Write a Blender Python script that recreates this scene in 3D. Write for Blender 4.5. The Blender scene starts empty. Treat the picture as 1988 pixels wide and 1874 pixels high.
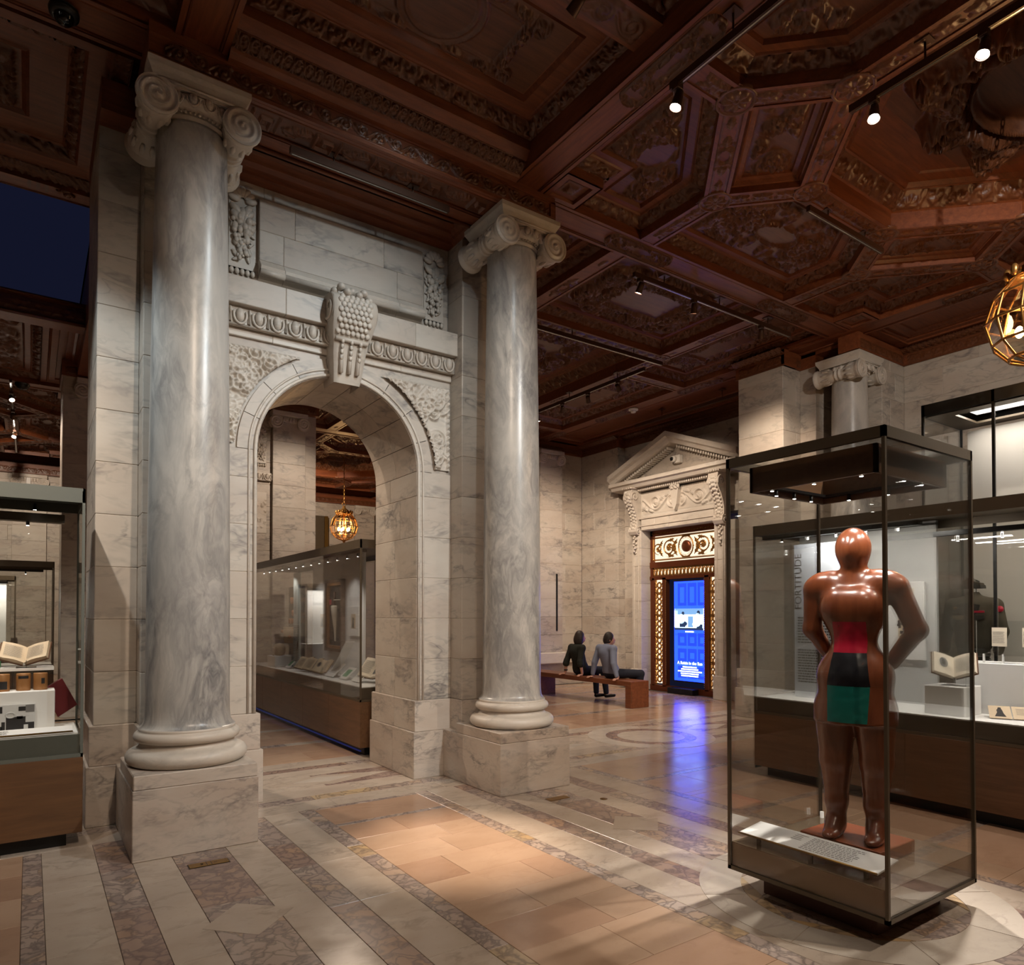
import bpy, math, random
import numpy as np
from mathutils import Matrix, Vector
random.seed(7); np.random.seed(7)
sc = bpy.context.scene
COL = sc.collection
PI = math.pi

# ------------------------------------------------------------------ camera, sky, exposure
cam_d = bpy.data.cameras.new('camera'); cam = bpy.data.objects.new('camera', cam_d); COL.objects.link(cam)
cam.location = (0, 0, 1.6)
cam.rotation_euler = (math.radians(90 + 0.922), 0, math.radians(-34.836))
cam_d.sensor_width = 36; cam_d.lens = 1343.886 * 36 / 1988
cam_d.shift_y = (1173.5 - 937) / 1988
cam_d.clip_start = 0.05
sc.camera = cam
world = bpy.data.worlds.new('night_sky'); sc.world = world; world.use_nodes = True
_bg = world.node_tree.nodes['Background']; _bg.inputs[0].default_value = (0.0068, 0.0082, 0.0225, 1); _bg.inputs[1].default_value = 0.36
sc.view_settings.view_transform = 'Standard'; sc.view_settings.look = 'None'
sc.view_settings.gamma = 1; sc.view_settings.use_curve_mapping = False
sc.view_settings.exposure = 1.25
sc.cycles.max_bounces = 6; sc.cycles.diffuse_bounces = 3; sc.cycles.glossy_bounces = 3; sc.cycles.adaptive_threshold = 0.03
sc.cycles.transparent_max_bounces = 16; sc.cycles.transmission_bounces = 4
sc.cycles.caustics_reflective = False; sc.cycles.caustics_refractive = False
sc.cycles.sample_clamp_indirect = 4.0
WARM = (1.0, 0.80, 0.62); NEUT = (1.0, 0.92, 0.84); COOL = (0.80, 0.93, 1.0)

def lamp(parent, loc, target, power, deg, blend=0.6, col=WARM, r=0.03):
    d = bpy.data.lights.new('spot_lamp', 'SPOT'); d.energy = power; d.spot_size = math.radians(deg); d.spot_blend = blend
    d.color = col; d.shadow_soft_size = r
    o = bpy.data.objects.new('spot_lamp', d); COL.objects.link(o); o.location = loc
    o.rotation_euler = (Vector(target) - Vector(loc)).to_track_quat('-Z', 'Y').to_euler()
    if parent is not None: attach(o, parent)
    return o
def glow(parent, loc, power, col=WARM, r=0.05):
    d = bpy.data.lights.new('bulb_lamp', 'POINT'); d.energy = power; d.color = col; d.shadow_soft_size = r
    o = bpy.data.objects.new('bulb_lamp', d); COL.objects.link(o); o.location = loc
    if parent is not None: attach(o, parent)
    return o
def area(parent, loc, target, power, sx, sy, col=NEUT):
    d = bpy.data.lights.new('led_lamp', 'AREA'); d.energy = power; d.shape = 'RECTANGLE'; d.size = sx; d.size_y = sy; d.color = col
    o = bpy.data.objects.new('led_lamp', d); COL.objects.link(o); o.location = loc
    o.rotation_euler = (Vector(target) - Vector(loc)).to_track_quat('-Z', 'Y').to_euler()
    if parent is not None: attach(o, parent)
    return o

# ------------------------------------------------------------------ objects and labels
BASE = {}
def tag(o, label=None, cat=None, group=None, kind=None):
    if label: o['label'] = label
    if cat: o['category'] = cat
    if group: o['group'] = group
    if kind: o['kind'] = kind
    return o
def attach(o, parent):
    o.parent = parent
    b = BASE.get(parent.name)
    if b is not None: o.matrix_parent_inverse = b
    BASE[o.name] = None if b is None else Matrix.Identity(4)
    if b is None: BASE.pop(o.name, None)
def thing(name, label, cat, loc=(0, 0, 0), group=None, kind=None, rz=0.0, local=False):
    o = bpy.data.objects.new(name, None); COL.objects.link(o); o.empty_display_size = 0.1
    o.location = loc; o.rotation_euler = (0, 0, rz)
    if not local: BASE[o.name] = Matrix.Translation(-Vector(loc))
    return tag(o, label, cat, group, kind)
def struct(name, loc=(0, 0, 0)):
    return thing(name, None, None, loc, kind='structure')
def part_empty(name, parent):
    o = bpy.data.objects.new(name, None); COL.objects.link(o); attach(o, parent); return o

class MB:
    def __init__(s): s.v = []; s.f = []; s.sm = []
    def add(s, verts, faces, smooth=False):
        n = len(s.v); s.v.extend([tuple(map(float, p)) for p in verts])
        s.f.extend([tuple(i + n for i in f) for f in faces]); s.sm.extend([smooth] * len(faces)); return s
    def box(s, x0, y0, z0, x1, y1, z1):
        x0, x1 = sorted((x0, x1)); y0, y1 = sorted((y0, y1)); z0, z1 = sorted((z0, z1))
        return s.add([(x0,y0,z0),(x1,y0,z0),(x1,y1,z0),(x0,y1,z0),(x0,y0,z1),(x1,y0,z1),(x1,y1,z1),(x0,y1,z1)],
                     [(0,3,2,1),(4,5,6,7),(0,1,5,4),(1,2,6,5),(2,3,7,6),(3,0,4,7)])
    def cbox(s, x0, y0, z0, x1, y1, z1, c=0.004):
        x0, x1 = sorted((x0, x1)); y0, y1 = sorted((y0, y1)); z0, z1 = sorted((z0, z1))
        c = min(c, (x1-x0)*.3, (y1-y0)*.3, (z1-z0)*.3)
        V = []; ix = {}
        for a, X in enumerate((x0, x1)):
            for b, Y in enumerate((y0, y1)):
                for d, Z in enumerate((z0, z1)):
                    sx = c if a == 0 else -c; sy = c if b == 0 else -c; sz = c if d == 0 else -c
                    ix[a,b,d,0] = len(V); V.append((X, Y+sy, Z+sz))
                    ix[a,b,d,1] = len(V); V.append((X+sx, Y, Z+sz))
                    ix[a,b,d,2] = len(V); V.append((X+sx, Y+sy, Z))
        F = []
        for a in (0, 1): F.append((ix[a,0,0,0],ix[a,0,1,0],ix[a,1,1,0],ix[a,1,0,0]) if a == 0 else (ix[a,0,0,0],ix[a,1,0,0],ix[a,1,1,0],ix[a,0,1,0]))
        for b in (0, 1): F.append((ix[0,b,0,1],ix[1,b,0,1],ix[1,b,1,1],ix[0,b,1,1]) if b == 0 else (ix[0,b,0,1],ix[0,b,1,1],ix[1,b,1,1],ix[1,b,0,1]))
        for d in (0, 1): F.append((ix[0,0,d,2],ix[0,1,d,2],ix[1,1,d,2],ix[1,0,d,2]) if d == 0 else (ix[0,0,d,2],ix[1,0,d,2],ix[1,1,d,2],ix[0,1,d,2]))
        for a in (0, 1):
            for b in (0, 1): F.append((ix[a,b,0,0],ix[a,b,0,1],ix[a,b,1,1],ix[a,b,1,0]))
            for d in (0, 1): F.append((ix[a,0,d,0],ix[a,0,d,2],ix[a,1,d,2],ix[a,1,d,0]))
        for b in (0, 1):
            for d in (0, 1): F.append((ix[0,b,d,1],ix[0,b,d,2],ix[1,b,d,2],ix[1,b,d,1]))
        for a in (0, 1):
            for b in (0, 1):
                for d in (0, 1): F.append((ix[a,b,d,0],ix[a,b,d,1],ix[a,b,d,2]))
        return s.add(V, F)
    def obox(s, c, ux, uy, uz):
        c, ux, uy, uz = (np.array(q, float) for q in (c, ux, uy, uz))
        V = [c+a*ux+b*uy+d*uz for d in (-1, 1) for a, b in ((-1,-1),(1,-1),(1,1),(-1,1))]
        return s.add(V, [(0,3,2,1),(4,5,6,7),(0,1,5,4),(1,2,6,5),(2,3,7,6),(3,0,4,7)])
    def prism(s, poly, h, f):          # poly (u,v) list, extruded from w=0 to h; f(u,v,w)->xyz
        n = len(poly); V = [f(u, v, 0) for u, v in poly] + [f(u, v, h) for u, v in poly]
        return s.add(V, [tuple(range(n))[::-1], tuple(range(n, 2*n))] + [(i, (i+1) % n, n+(i+1) % n, n+i) for i in range(n)])
    def lathe(s, prof, c=(0,0,0), n=32, axis='z', smooth=True, a0=0.0, a1=2*PI, cap=True):
        V = []; full = abs(a1-a0-2*PI) < 1e-6; m = n if full else n+1
        for r, z in prof:
            for k in range(m):
                a = a0+(a1-a0)*k/n; x, y = r*math.cos(a), r*math.sin(a)
                p = (x, y, z) if axis == 'z' else ((x, z, y) if axis == 'y' else (z, x, y))
                V.append((c[0]+p[0], c[1]+p[1], c[2]+p[2]))
        F = []
        for i in range(len(prof)-1):
            for k in range(n if not full else m):
                k2 = (k+1) % m
                F.append((i*m+k, i*m+k2, (i+1)*m+k2, (i+1)*m+k))
        s.add(V, F, smooth)
        if cap and full:
            b = len(s.v)-len(V)
            for i in (0, len(prof)-1):
                if prof[i][0] > 1e-4: s.f.append(tuple(b+i*m+k for k in range(m))); s.sm.append(False)
        return s
    def tube(s, pts, r, n=6, closed=False, cap=True):
        pts = [np.array(p, float) for p in pts]; N = len(pts)
        rr = r if hasattr(r, '__len__') else [r]*N
        V = []; prev = None
        for i, p in enumerate(pts):
            if closed: t = pts[(i+1) % N]-pts[i-1]
            else: t = pts[min(i+1, N-1)]-pts[max(i-1, 0)]
            t = t/(np.linalg.norm(t)+1e-12)
            if prev is None:
                a = np.array((0,0,1.)) if abs(t[2]) < .9 else np.array((1.,0,0)); u = np.cross(t, a)
            else: u = prev-t*np.dot(prev, t)
            u /= np.linalg.norm(u)+1e-12; prev = u; w = np.cross(t, u)
            for k in range(n):
                a = 2*PI*k/n; V.append(p+rr[i]*(math.cos(a)*u+math.sin(a)*w))
        F = []
        for i in range(N if closed else N-1):
            j = (i+1) % N
            for k in range(n): F.append((i*n+k, i*n+(k+1) % n, j*n+(k+1) % n, j*n+k))
        if cap and not closed: F += [tuple(range(n))[::-1], tuple((N-1)*n+k for k in range(n))]
        return s.add(V, F, n > 5)
    def sph(s, c, r, nu=10, nv=6, R=None):
        r = r if hasattr(r, '__len__') else (r, r, r); V = []
        for j in range(nv+1):
            b = PI*j/nv
            for k in range(nu):
                a = 2*PI*k/nu; q = np.array((r[0]*math.sin(b)*math.cos(a), r[1]*math.sin(b)*math.sin(a), r[2]*math.cos(b)))
                if R is not None: q = np.array(R) @ q
                V.append((c[0]+q[0], c[1]+q[1], c[2]+q[2]))
        return s.add(V, [(j*nu+k, j*nu+(k+1) % nu, (j+1)*nu+(k+1) % nu, (j+1)*nu+k) for j in range(nv) for k in range(nu)], True)
    def grid(s, P, smooth=True, mask=None):
        a, b = P.shape[:2]; F = []
        for i in range(a-1):
            for j in range(b-1):
                if mask is None or mask[i, j]: F.append((i*b+j, (i+1)*b+j, (i+1)*b+j+1, i*b+j+1))
        return s.add(P.reshape(-1, 3), F, smooth)
    def build(s, name, mat, parent=None):
        me = bpy.data.meshes.new(name); me.from_pydata(s.v, [], s.f)
        me.polygons.foreach_set('use_smooth', s.sm); me.update()
        me.materials.append(mat)
        o = bpy.data.objects.new(name, me); COL.objects.link(o)
        if parent is not None: attach(o, parent)
        return o
def mesh_obj(name, V, F, mat, parent=None, smooth=True):
    m = MB(); m.add(V, F, smooth); return m.build(name, mat, parent)
def copy_tree(o, parent=None):
    c = o.copy(); COL.objects.link(c); mi = o.matrix_parent_inverse.copy(); c.parent = parent; c.matrix_parent_inverse = mi
    if o.name in BASE: BASE[c.name] = BASE[o.name]
    for ch in o.children: copy_tree(ch, c)
    return c
def at_corner(mb, name, mat, parent=None, label=None, cat=None, group=None):
    o = mb.build(name, mat, parent); return tag(o, label, cat, group)

# ---- smooth bodies grown from distance fields
class SDF:
    def __init__(s, lo, hi, h):
        s.lo = np.array(lo, float); s.h = h; s.n = np.ceil((np.array(hi)-s.lo)/h).astype(int)+1
        s.ax = [s.lo[i]+h*np.arange(s.n[i]) for i in range(3)]
        s.val = np.full(s.n, 1.0, np.float32)
    def _blk(s, lo, hi):
        a = [max(0, int((lo[i]-s.lo[i])/s.h)) for i in range(3)]; b = [min(s.n[i], int((hi[i]-s.lo[i])/s.h)+2) for i in range(3)]
        sl = tuple(slice(a[i], max(a[i], b[i])) for i in range(3))
        return sl, np.meshgrid(*[s.ax[i][sl[i]] for i in range(3)], indexing='ij')
    def _mix(s, sl, d, k, op='u'):
        v = s.val[sl]
        if op == 'u':
            if k > 0:
                hh = np.clip(.5+.5*(v-d)/k, 0, 1); s.val[sl] = v*(1-hh)+d*hh-k*hh*(1-hh)
            else: s.val[sl] = np.minimum(v, d)
        else:
            if k > 0:
                hh = np.clip(.5-.5*(v+d)/k, 0, 1); s.val[sl] = v*(1-hh)-d*hh+k*hh*(1-hh)
            else: s.val[sl] = np.maximum(v, -d)
        return s
    def cap(s, a, b, ra, rb=None, k=.02, op='u', sq=(1,1,1)):
        rb = ra if rb is None else rb; a = np.array(a, float); b = np.array(b, float); m = max(ra, rb)/min(sq)+k+.03
        sl, (X, Y, Z) = s._blk(np.minimum(a, b)-m, np.maximum(a, b)+m)
        d = b-a; L = np.dot(d*np.array(sq)**2, d)+1e-12
        px, py, pz = (X-a[0]), (Y-a[1]), (Z-a[2])
        t = np.clip((px*d[0]*sq[0]**2+py*d[1]*sq[1]**2+pz*d[2]*sq[2]**2)/L, 0, 1)
        D = np.sqrt(((px-t*d[0])*sq[0])**2+((py-t*d[1])*sq[1])**2+((pz-t*d[2])*sq[2])**2)-(ra+(rb-ra)*t)
        return s._mix(sl, D, k, op)
    def ell(s, c, r, k=.02, op='u', R=None):
        c = np.array(c, float); m = max(r)+k+.03
        sl, (X, Y, Z) = s._blk(c-m, c+m); q = [X-c[0], Y-c[1], Z-c[2]]
        if R is not None: q = [R[i][0]*q[0]+R[i][1]*q[1]+R[i][2]*q[2] for i in range(3)]
        k0 = np.sqrt((q[0]/r[0])**2+(q[1]/r[1])**2+(q[2]/r[2])**2); k1 = np.sqrt((q[0]/r[0]**2)**2+(q[1]/r[1]**2)**2+(q[2]/r[2]**2)**2)
        return s._mix(sl, k0*(k0-1)/(k1+1e-9), k, op)
    def boxcut(s, lo, hi):                  # keep only what is inside
        X, Y, Z = np.meshgrid(*s.ax, indexing='ij'); d = np.maximum.reduce([lo[0]-X, X-hi[0], lo[1]-Y, Y-hi[1], lo[2]-Z, Z-hi[2]])
        s.val = np.maximum(s.val, d.astype(np.float32)); return s
    def mesh(s):
        v = s.val; v[0], v[-1] = 1, 1; v[:, 0], v[:, -1] = 1, 1; v[:, :, 0], v[:, :, -1] = 1, 1
        neg = v < 0; n = np.array(v.shape)-1
        acc = np.zeros(tuple(n)+(3,)); cnt = np.zeros(tuple(n))
        for ax in range(3):
            o = [i for i in range(3) if i != ax]
            for d1 in (0, 1):
                for d2 in (0, 1):
                    off = [0, 0, 0]; off[o[0]] = d1; off[o[1]] = d2
                    off2 = list(off); off2[ax] = 1
                    A = v[tuple(slice(off[i], off[i]+n[i]) for i in range(3))]; B = v[tuple(slice(off2[i], off2[i]+n[i]) for i in range(3))]
                    cr = (A < 0) != (B < 0); t = np.where(cr, A/np.where(cr, A-B, 1), 0)
                    cnt += cr
                    for i in range(3):
                        acc[..., i] += np.where(cr, t if i == ax else off[i], 0)
        act = cnt > 0; idx = -np.ones(tuple(n), int); idx[act] = np.arange(act.sum())
        I = np.argwhere(act); V = s.lo+s.h*(I+acc[act]/cnt[act][:, None]); F = []
        for ax in range(3):
            o = [(ax+1) % 3, (ax+2) % 3]
            A = v[tuple(slice(0, -1) if i == ax else slice(1, -1) for i in range(3))]; B = v[tuple(slice(1, None) if i == ax else slice(1, -1) for i in range(3))]
            for sgn in (0, 1):
                E = np.argwhere(((A < 0) & (B >= 0)) if sgn == 0 else ((A >= 0) & (B < 0)))
                if len(E) == 0: continue
                E = E+np.array([0 if i == ax else 1 for i in range(3)]); q = []
                for da, db in ((-1,-1),(0,-1),(0,0),(-1,0)):
                    e = E.copy(); e[:, o[0]] += da; e[:, o[1]] += db; q.append(idx[e[:,0], e[:,1], e[:,2]])
                q = np.stack(q, 1); F.append(q if sgn == 0 else q[:, ::-1])
        F = np.concatenate(F); F = F[(F >= 0).all(1)]
        return V, F
    def build(s, name, mat, parent=None):
        V, F = s.mesh(); return mesh_obj(name, V.tolist(), F.tolist(), mat, parent)
# ------------------------------------------------------------------ materials
def C(r, g, b):
    return tuple((x/255/12.92 if x/255 <= .04045 else ((x/255+.055)/1.055)**2.4) for x in (r, g, b))+(1,)
class G:
    def __init__(s, name):
        s.m = bpy.data.materials.new(name); s.m.use_nodes = True; s.nt = s.m.node_tree
        s.bsdf = s.nt.nodes['Principled BSDF']; s.out = s.nt.nodes['Material Output']
    def n(s, t, **kw):
        nd = s.nt.nodes.new('ShaderNode'+t)
        for k, v in kw.items():
            if k[0] == '_': key = int(k[1:]) if k[1:].isdigit() else k[1:].replace('_', ' ')
            else:
                setattr(nd, k, v); continue
            if isinstance(v, bpy.types.NodeSocket): s.nt.links.new(v, nd.inputs[key])
            else: nd.inputs[key].default_value = v
        return nd
    def math(s, op, a, b=0.0, clamp=False):
        return s.n('Math', operation=op, use_clamp=clamp, _0=a, _1=b).outputs[0]
    def ramp(s, fac, stops, interp='LINEAR'):
        nd = s.n('ValToRGB', _0=fac); cr = nd.color_ramp; cr.interpolation = interp
        while len(cr.elements) < len(stops): cr.elements.new(.5)
        for e, (p, c) in zip(cr.elements, stops): e.position = p; e.color = c if hasattr(c, '__len__') else (c, c, c, 1)
        return nd.outputs[0]
    def mix(s, f, a, b, mode='MIX'):
        nd = s.n('MixRGB', blend_type=mode, _0=f, _1=a, _2=b); return nd.outputs[0]
    def pos(s, scale=(1,1,1), rnd=True, rot=(0,0,0)):
        p = s.n('NewGeometry').outputs['Position']
        if rnd:
            r = s.n('ObjectInfo').outputs['Random']
            o = s.n('VectorMath', operation='SCALE', _0=(37.1, 19.3, 53.7), _Scale=r).outputs[0]
            p = s.n('VectorMath', operation='ADD', _0=p, _1=o).outputs[0]
        return s.n('Mapping', _Vector=p, _Rotation=rot, _Scale=scale).outputs[0]
    def noise(s, vec, scale, detail=4, rough=.55, dist=0.0, out=0):
        return s.n('TexNoise', _Vector=vec, _Scale=scale, _Detail=detail, _Roughness=rough, _Distortion=dist).outputs[out]
    def warp(s, vec, scale, amt, detail=3):
        c = s.noise(vec, scale, detail, out=1)
        d = s.n('VectorMath', operation='SUBTRACT', _0=c, _1=(.5,.5,.5)).outputs[0]
        d = s.n('VectorMath', operation='SCALE', _0=d, _Scale=amt).outputs[0]
        return s.n('VectorMath', operation='ADD', _0=vec, _1=d).outputs[0]
    def ridge(s, vec, scale, width, detail=3, rough=.5):
        a = s.math('ABSOLUTE', s.math('SUBTRACT', s.noise(vec, scale, detail, rough), .5))
        return s.ramp(a, [(0, 1.0), (width, 0.0)])
    def set(s, **kw):
        for k, v in kw.items():
            k = k.replace('_', ' ')
            if isinstance(v, bpy.types.NodeSocket): s.nt.links.new(v, s.bsdf.inputs[k])
            else: s.bsdf.inputs[k].default_value = v
        return s
    def bump(s, h, strength, dist=.01):
        b = s.n('Bump', _Height=h, _Strength=strength, _Distance=dist); s.nt.links.new(b.outputs[0], s.bsdf.inputs['Normal']); return s
def plain(name, col, rough=.5, metal=0.0, **kw):
    g = G(name); v = g.noise(g.pos((1,1,1), True), 6.0, 3)
    c = g.mix(g.math('MULTIPLY', v, .25), col, tuple(x*.72 for x in col[:3])+(1,))
    g.set(Base_Color=c, Roughness=rough, Metallic=metal, **kw); return g.m
def emit(name, col, power):
    g = G(name); g.set(Base_Color=(0,0,0,1), Emission_Color=col, Emission_Strength=power); return g.m
def marble(name, base, vein, warm, scale=1.0, vs=.6, rough=.42, rot=(.3,.5,.2), st=(1.0,1.0,2.4)):
    g = G(name); p = g.pos(tuple(scale*x for x in st), True, rot); w = g.warp(p, 1.1, .7)
    v1 = g.ridge(w, 1.3, .045, 4, .6); v2 = g.ridge(w, 3.4, .05, 3, .6)
    br = g.ramp(g.noise(p, 1.7, 3), [(.40, 0.0), (.66, 1.0)])
    v = g.math('ADD', g.math('MULTIPLY', v1, .75), g.math('MULTIPLY', v2, .5)); v = g.math('MULTIPLY', v, br, True)
    cl = g.ramp(g.noise(w, .9, 4), [(.32, base), (.68, warm)])
    fine = g.noise(p, 14, 2); cl = g.mix(g.math('MULTIPLY', fine, .10), cl, vein)
    rn = g.n('ObjectInfo').outputs['Random']; cl = g.mix(g.math('MULTIPLY', rn, .13), cl, tuple(x*.72 for x in warm[:3])+(1,))
    c = g.mix(g.math('MULTIPLY', v, vs, True), cl, vein)
    g.set(Base_Color=c, Roughness=rough); return g.m
M = {}
M['marble'] = marble('wall_marble', C(198,190,178), C(100,97,96), C(180,166,152), .9, .8, .45)
M['marble_trim'] = marble('trim_marble', C(210,203,192), C(128,124,120), C(196,184,170), 1.2, .35, .45)
M['marble_base'] = marble('base_marble', C(200,190,178), C(98,94,92), C(184,168,154), 1.5, .7, .35)
def column_marble():
    g = G('column_marble'); p = g.pos((1.5,1.5,.55), True, (.12,.05,0)); w = g.warp(p, .9, 1.5, 4)
    v1 = g.ridge(w, 1.9, .12, 5, .64); v2 = g.ridge(w, 5.5, .11, 4, .64)
    br = g.ramp(g.noise(w, .9, 3), [(.34, 0.10), (.62, 1.0)])
    v = g.math('MULTIPLY', g.math('ADD', g.math('MULTIPLY', v1, .6), g.math('MULTIPLY', v2, .45)), br, True)
    cl = g.ramp(g.noise(w, 1.3, 4), [(.33, C(198,192,183)), (.7, C(164,160,155))])
    g.set(Base_Color=g.mix(g.math('MULTIPLY', v, .88, True), cl, C(90,90,92)), Roughness=.30); return g.m
M['column'] = column_marble()
def floor_marble(name, a, b, vein, vs, sc=1.0):
    g = G(name); p = g.pos((sc,sc*1.6,sc), True, (0,0,.5)); w = g.warp(p, 1.6, .6)
    v = g.ridge(w, 2.6, .05, 5, .62); br = g.ramp(g.noise(p, 2.2, 3), [(.42, 0.0), (.7, 1.0)])
    sp = g.ramp(g.noise(p, 26, 3, .6), [(.62, 0.0), (.72, 1.0)])
    cl = g.ramp(g.noise(w, 1.6, 4), [(.3, a), (.7, b)])
    f = g.math('ADD', g.math('MULTIPLY', g.math('MULTIPLY', v, br), vs), g.math('MULTIPLY', sp, vs*.35), True)
    rn = g.n('ObjectInfo').outputs['Random']; cl = g.mix(g.math('MULTIPLY', rn, .28), cl, tuple(x*.66 for x in b[:3])+(1,))
    g.set(Base_Color=g.mix(f, cl, vein), Roughness=g.ramp(g.noise(p, 5, 3), [(.3, .15), (.7, .25)])); return g.m
M['f_cream'] = floor_marble('cream_floor_marble', C(194,181,166), C(176,160,145), C(116,106,98), .6)
M['f_white'] = floor_marble('white_floor_marble', C(200,190,178), C(184,173,160), C(140,130,122), .4)
M['f_tan'] = floor_marble('tan_floor_stone', C(186,158,134), C(172,142,118), C(138,108,86), .3)
M['f_pink'] = floor_marble('pink_floor_stone', C(180,148,124), C(164,132,109), C(130,100,80), .28)
def breccia(name, a, b, c, dark, sc=1.0):
    g = G(name); p = g.pos((sc,sc,sc)); w = g.warp(p, 5, .16)
    vor = g.n('TexVoronoi', _Vector=w, _Scale=7.0); ed = g.n('TexVoronoi', feature='DISTANCE_TO_EDGE', _Vector=w, _Scale=7.0).outputs[0]
    sep = g.n('SeparateColor', _0=vor.outputs['Color']).outputs[0]
    cl = g.ramp(sep, [(0, a), (.4, b), (.75, a), (1.0, c)])
    cl = g.mix(g.ramp(g.noise(p, 1.2, 3), [(.5, 0.0), (.75, .7)]), cl, c)
    e = g.ramp(ed, [(0, 1.0), (.06, 0.0)]); v2 = g.ridge(w, 9, .06, 4)
    f = g.math('MULTIPLY', g.math('MAXIMUM', e, v2), .72)
    rn = g.n('ObjectInfo').outputs['Random']; cl = g.mix(g.math('MULTIPLY', rn, .3), cl, b)
    g.set(Base_Color=g.mix(f, cl, dark), Roughness=.2); return g.m
M['f_breccia'] = breccia('breccia_floor_marble', C(178,162,150), C(142,126,120), C(172,146,122), C(98,88,86))
M['f_rose'] = breccia('rose_breccia_floor_marble', C(160,138,126), C(138,116,108), C(166,134,108), C(98,84,82), .8)
M['f_yellow'] = breccia('ochre_floor_marble', C(188,166,132), C(170,148,122), C(184,152,108), C(112,98,88), .6)
def wood(name, a, b, rough=.42, sc=1.0, axis=0, spec=.5):
    g = G(name); st = [9.0, 9.0, 9.0]; st[axis] = .9
    p = g.pos(tuple(sc*x for x in st)); gr = g.noise(p, 3.0, 4, .65, .6); big = g.noise(g.pos((1,1,1)), 1.3, 2)
    cl = g.ramp(gr, [(.28, b), (.72, a)]); cl = g.mix(g.math('MULTIPLY', big, .35), cl, tuple(x*.55 for x in b[:3])+(1,))
    g.set(Base_Color=cl, Roughness=rough, Specular_IOR_Level=spec); return g.m
M['wood'] = wood('carved_ceiling_oak', C(140,80,46), C(102,52,29), .45)
M['wood_y'] = wood('carved_ceiling_oak_lengthwise', C(140,80,46), C(102,52,29), .45, 1.0, 1)
M['wood_carve'] = wood('carved_oak_relief', C(120,72,42), C(84,46,26), .40)
M['wood_fig'] = wood('polished_red_brown_wood', C(142,78,46), C(104,52,30), .26, .55, 2, .8)
M['wood_base'] = wood('orange_brown_wood', C(160,84,44), C(128,62,30), .4, .8, 1)
M['bench'] = wood('bench_walnut', C(150,90,58), C(112,62,38), .42, .8, 1)
M['veneer'] = wood('display_base_veneer', C(110,76,46), C(84,56,34), .5, .8, 0)
M['veneer_y'] = wood('display_base_veneer_lengthwise', C(126,92,64), C(96,68,46), .36, .8, 1)
M['bronze'] = plain('dark_bronze_metal', C(92,80,64), .42, .3)
M['bronze_lt'] = plain('brushed_bronze_metal', C(140,116,92), .42, .2)
M['grey_case'] = plain('grey_green_case_panel', C(92,94,86), .5, .1)
M['deck'] = plain('bronze_tinted_case_deck', C(120,102,82), .14, .3)
M['black'] = plain('black_metal', C(16,15,15), .4, .2)
M['track'] = plain('brown_track_metal', C(74,46,28), .45, .3)
M['white'] = plain('white_painted_board', C(232,231,228), .6)
M['offwhite'] = plain('warm_white_board', C(214,208,198), .6)
M['greypanel'] = plain('pale_grey_board', C(196,196,194), .65)
M['paper'] = plain('aged_paper', C(206,186,158), .8)
M['paper_lt'] = plain('pale_paper', C(226,214,194), .8)
M['ink'] = plain('printing_ink', C(52,48,46), .8)
M['ink_lt'] = plain('grey_printing_ink', C(120,118,116), .8)
M['leather'] = plain('brown_leather', C(92,60,38), .55)
M['redleather'] = plain('dark_red_leather', C(104,34,38), .5)
M['brass'] = plain('old_brass', C(152,118,62), .35, .85)
M['gilt'] = plain('red_bronze_door_metal', C(120,66,40), .36, .7)
M['gold'] = plain('gilt_bronze', C(176,128,70), .34, .8)
M['terra'] = plain('fired_clay', C(186,130,92), .7)
M['clay'] = plain('pale_stoneware', C(206,182,152), .6)
M['uniform'] = plain('olive_brown_wool', C(78,70,56), .9)
M['uniform_dk'] = plain('dark_olive_wool', C(52,48,42), .9)
M['skin'] = plain('skin', C(196,146,124), .5, Subsurface_Weight=.0)
M['hair'] = plain('dark_grey_brown_hair', C(56,46,40), .55)
M['hair2'] = plain('short_dark_hair', C(42,34,30), .6)
M['blackcloth'] = plain('black_green_cloth', C(34,36,28), .85)
M['bluecloth'] = plain('blue_grey_shirt_cloth', C(128,136,158), .85)
M['navy'] = plain('dark_navy_cloth', C(30,34,48), .85)
M['shoe'] = plain('black_shoe_leather', C(18,18,20), .3)
M['red'] = plain('red_paint', C(186,22,52), .35)
M['blackp'] = plain('black_paint', C(20,20,24), .3)
M['green'] = plain('green_paint', C(10,104,92), .35)
M['photo_dk'] = plain('dark_photo_print', C(38,36,36), .5)
M['photo_md'] = plain('grey_photo_print', C(118,116,114), .5)
M['photo_lt'] = plain('light_photo_print', C(206,206,204), .5)
M['matblack'] = plain('dark_mount_board', C(48,44,42), .8)
M['tin'] = plain('orange_brown_printed_tin', C(156,108,62), .45, .1)
M['greenbook'] = plain('green_cover', C(84,150,104), .6)
M['chrome'] = plain('polished_metal', C(180,178,172), .2, .9)
def glassmat(name, tint, k=1.0):
    g = G(name); nt = g.nt; nt.nodes.remove(g.bsdf)
    tr = g.n('BsdfTransparent', _Color=tint); gl = g.n('BsdfGlossy', _Color=(1,1,1,1), _Roughness=0.0)
    fr = g.n('Fresnel', _IOR=1.45).outputs[0]
    mx = g.n('MixShader', _0=g.math('MULTIPLY', fr, k), _1=tr.outputs[0], _2=gl.outputs[0])
    nt.links.new(mx.outputs[0], g.out.inputs[0]); return g.m
M['glass'] = glassmat('case_glass', (.975,.98,.975,1), .5)
M['lantern_glass'] = glassmat('amber_lantern_glass', (.95,.90,.80,1), .8)
M['acrylic'] = glassmat('clear_acrylic', (.94,.95,.95,1), .9)
M['lens'] = emit('lit_lamp_lens', (1.0,.90,.78,1), 28.0)
M['lens_s'] = emit('small_led_lens', (1.0,.94,.86,1), 40.0)
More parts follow.
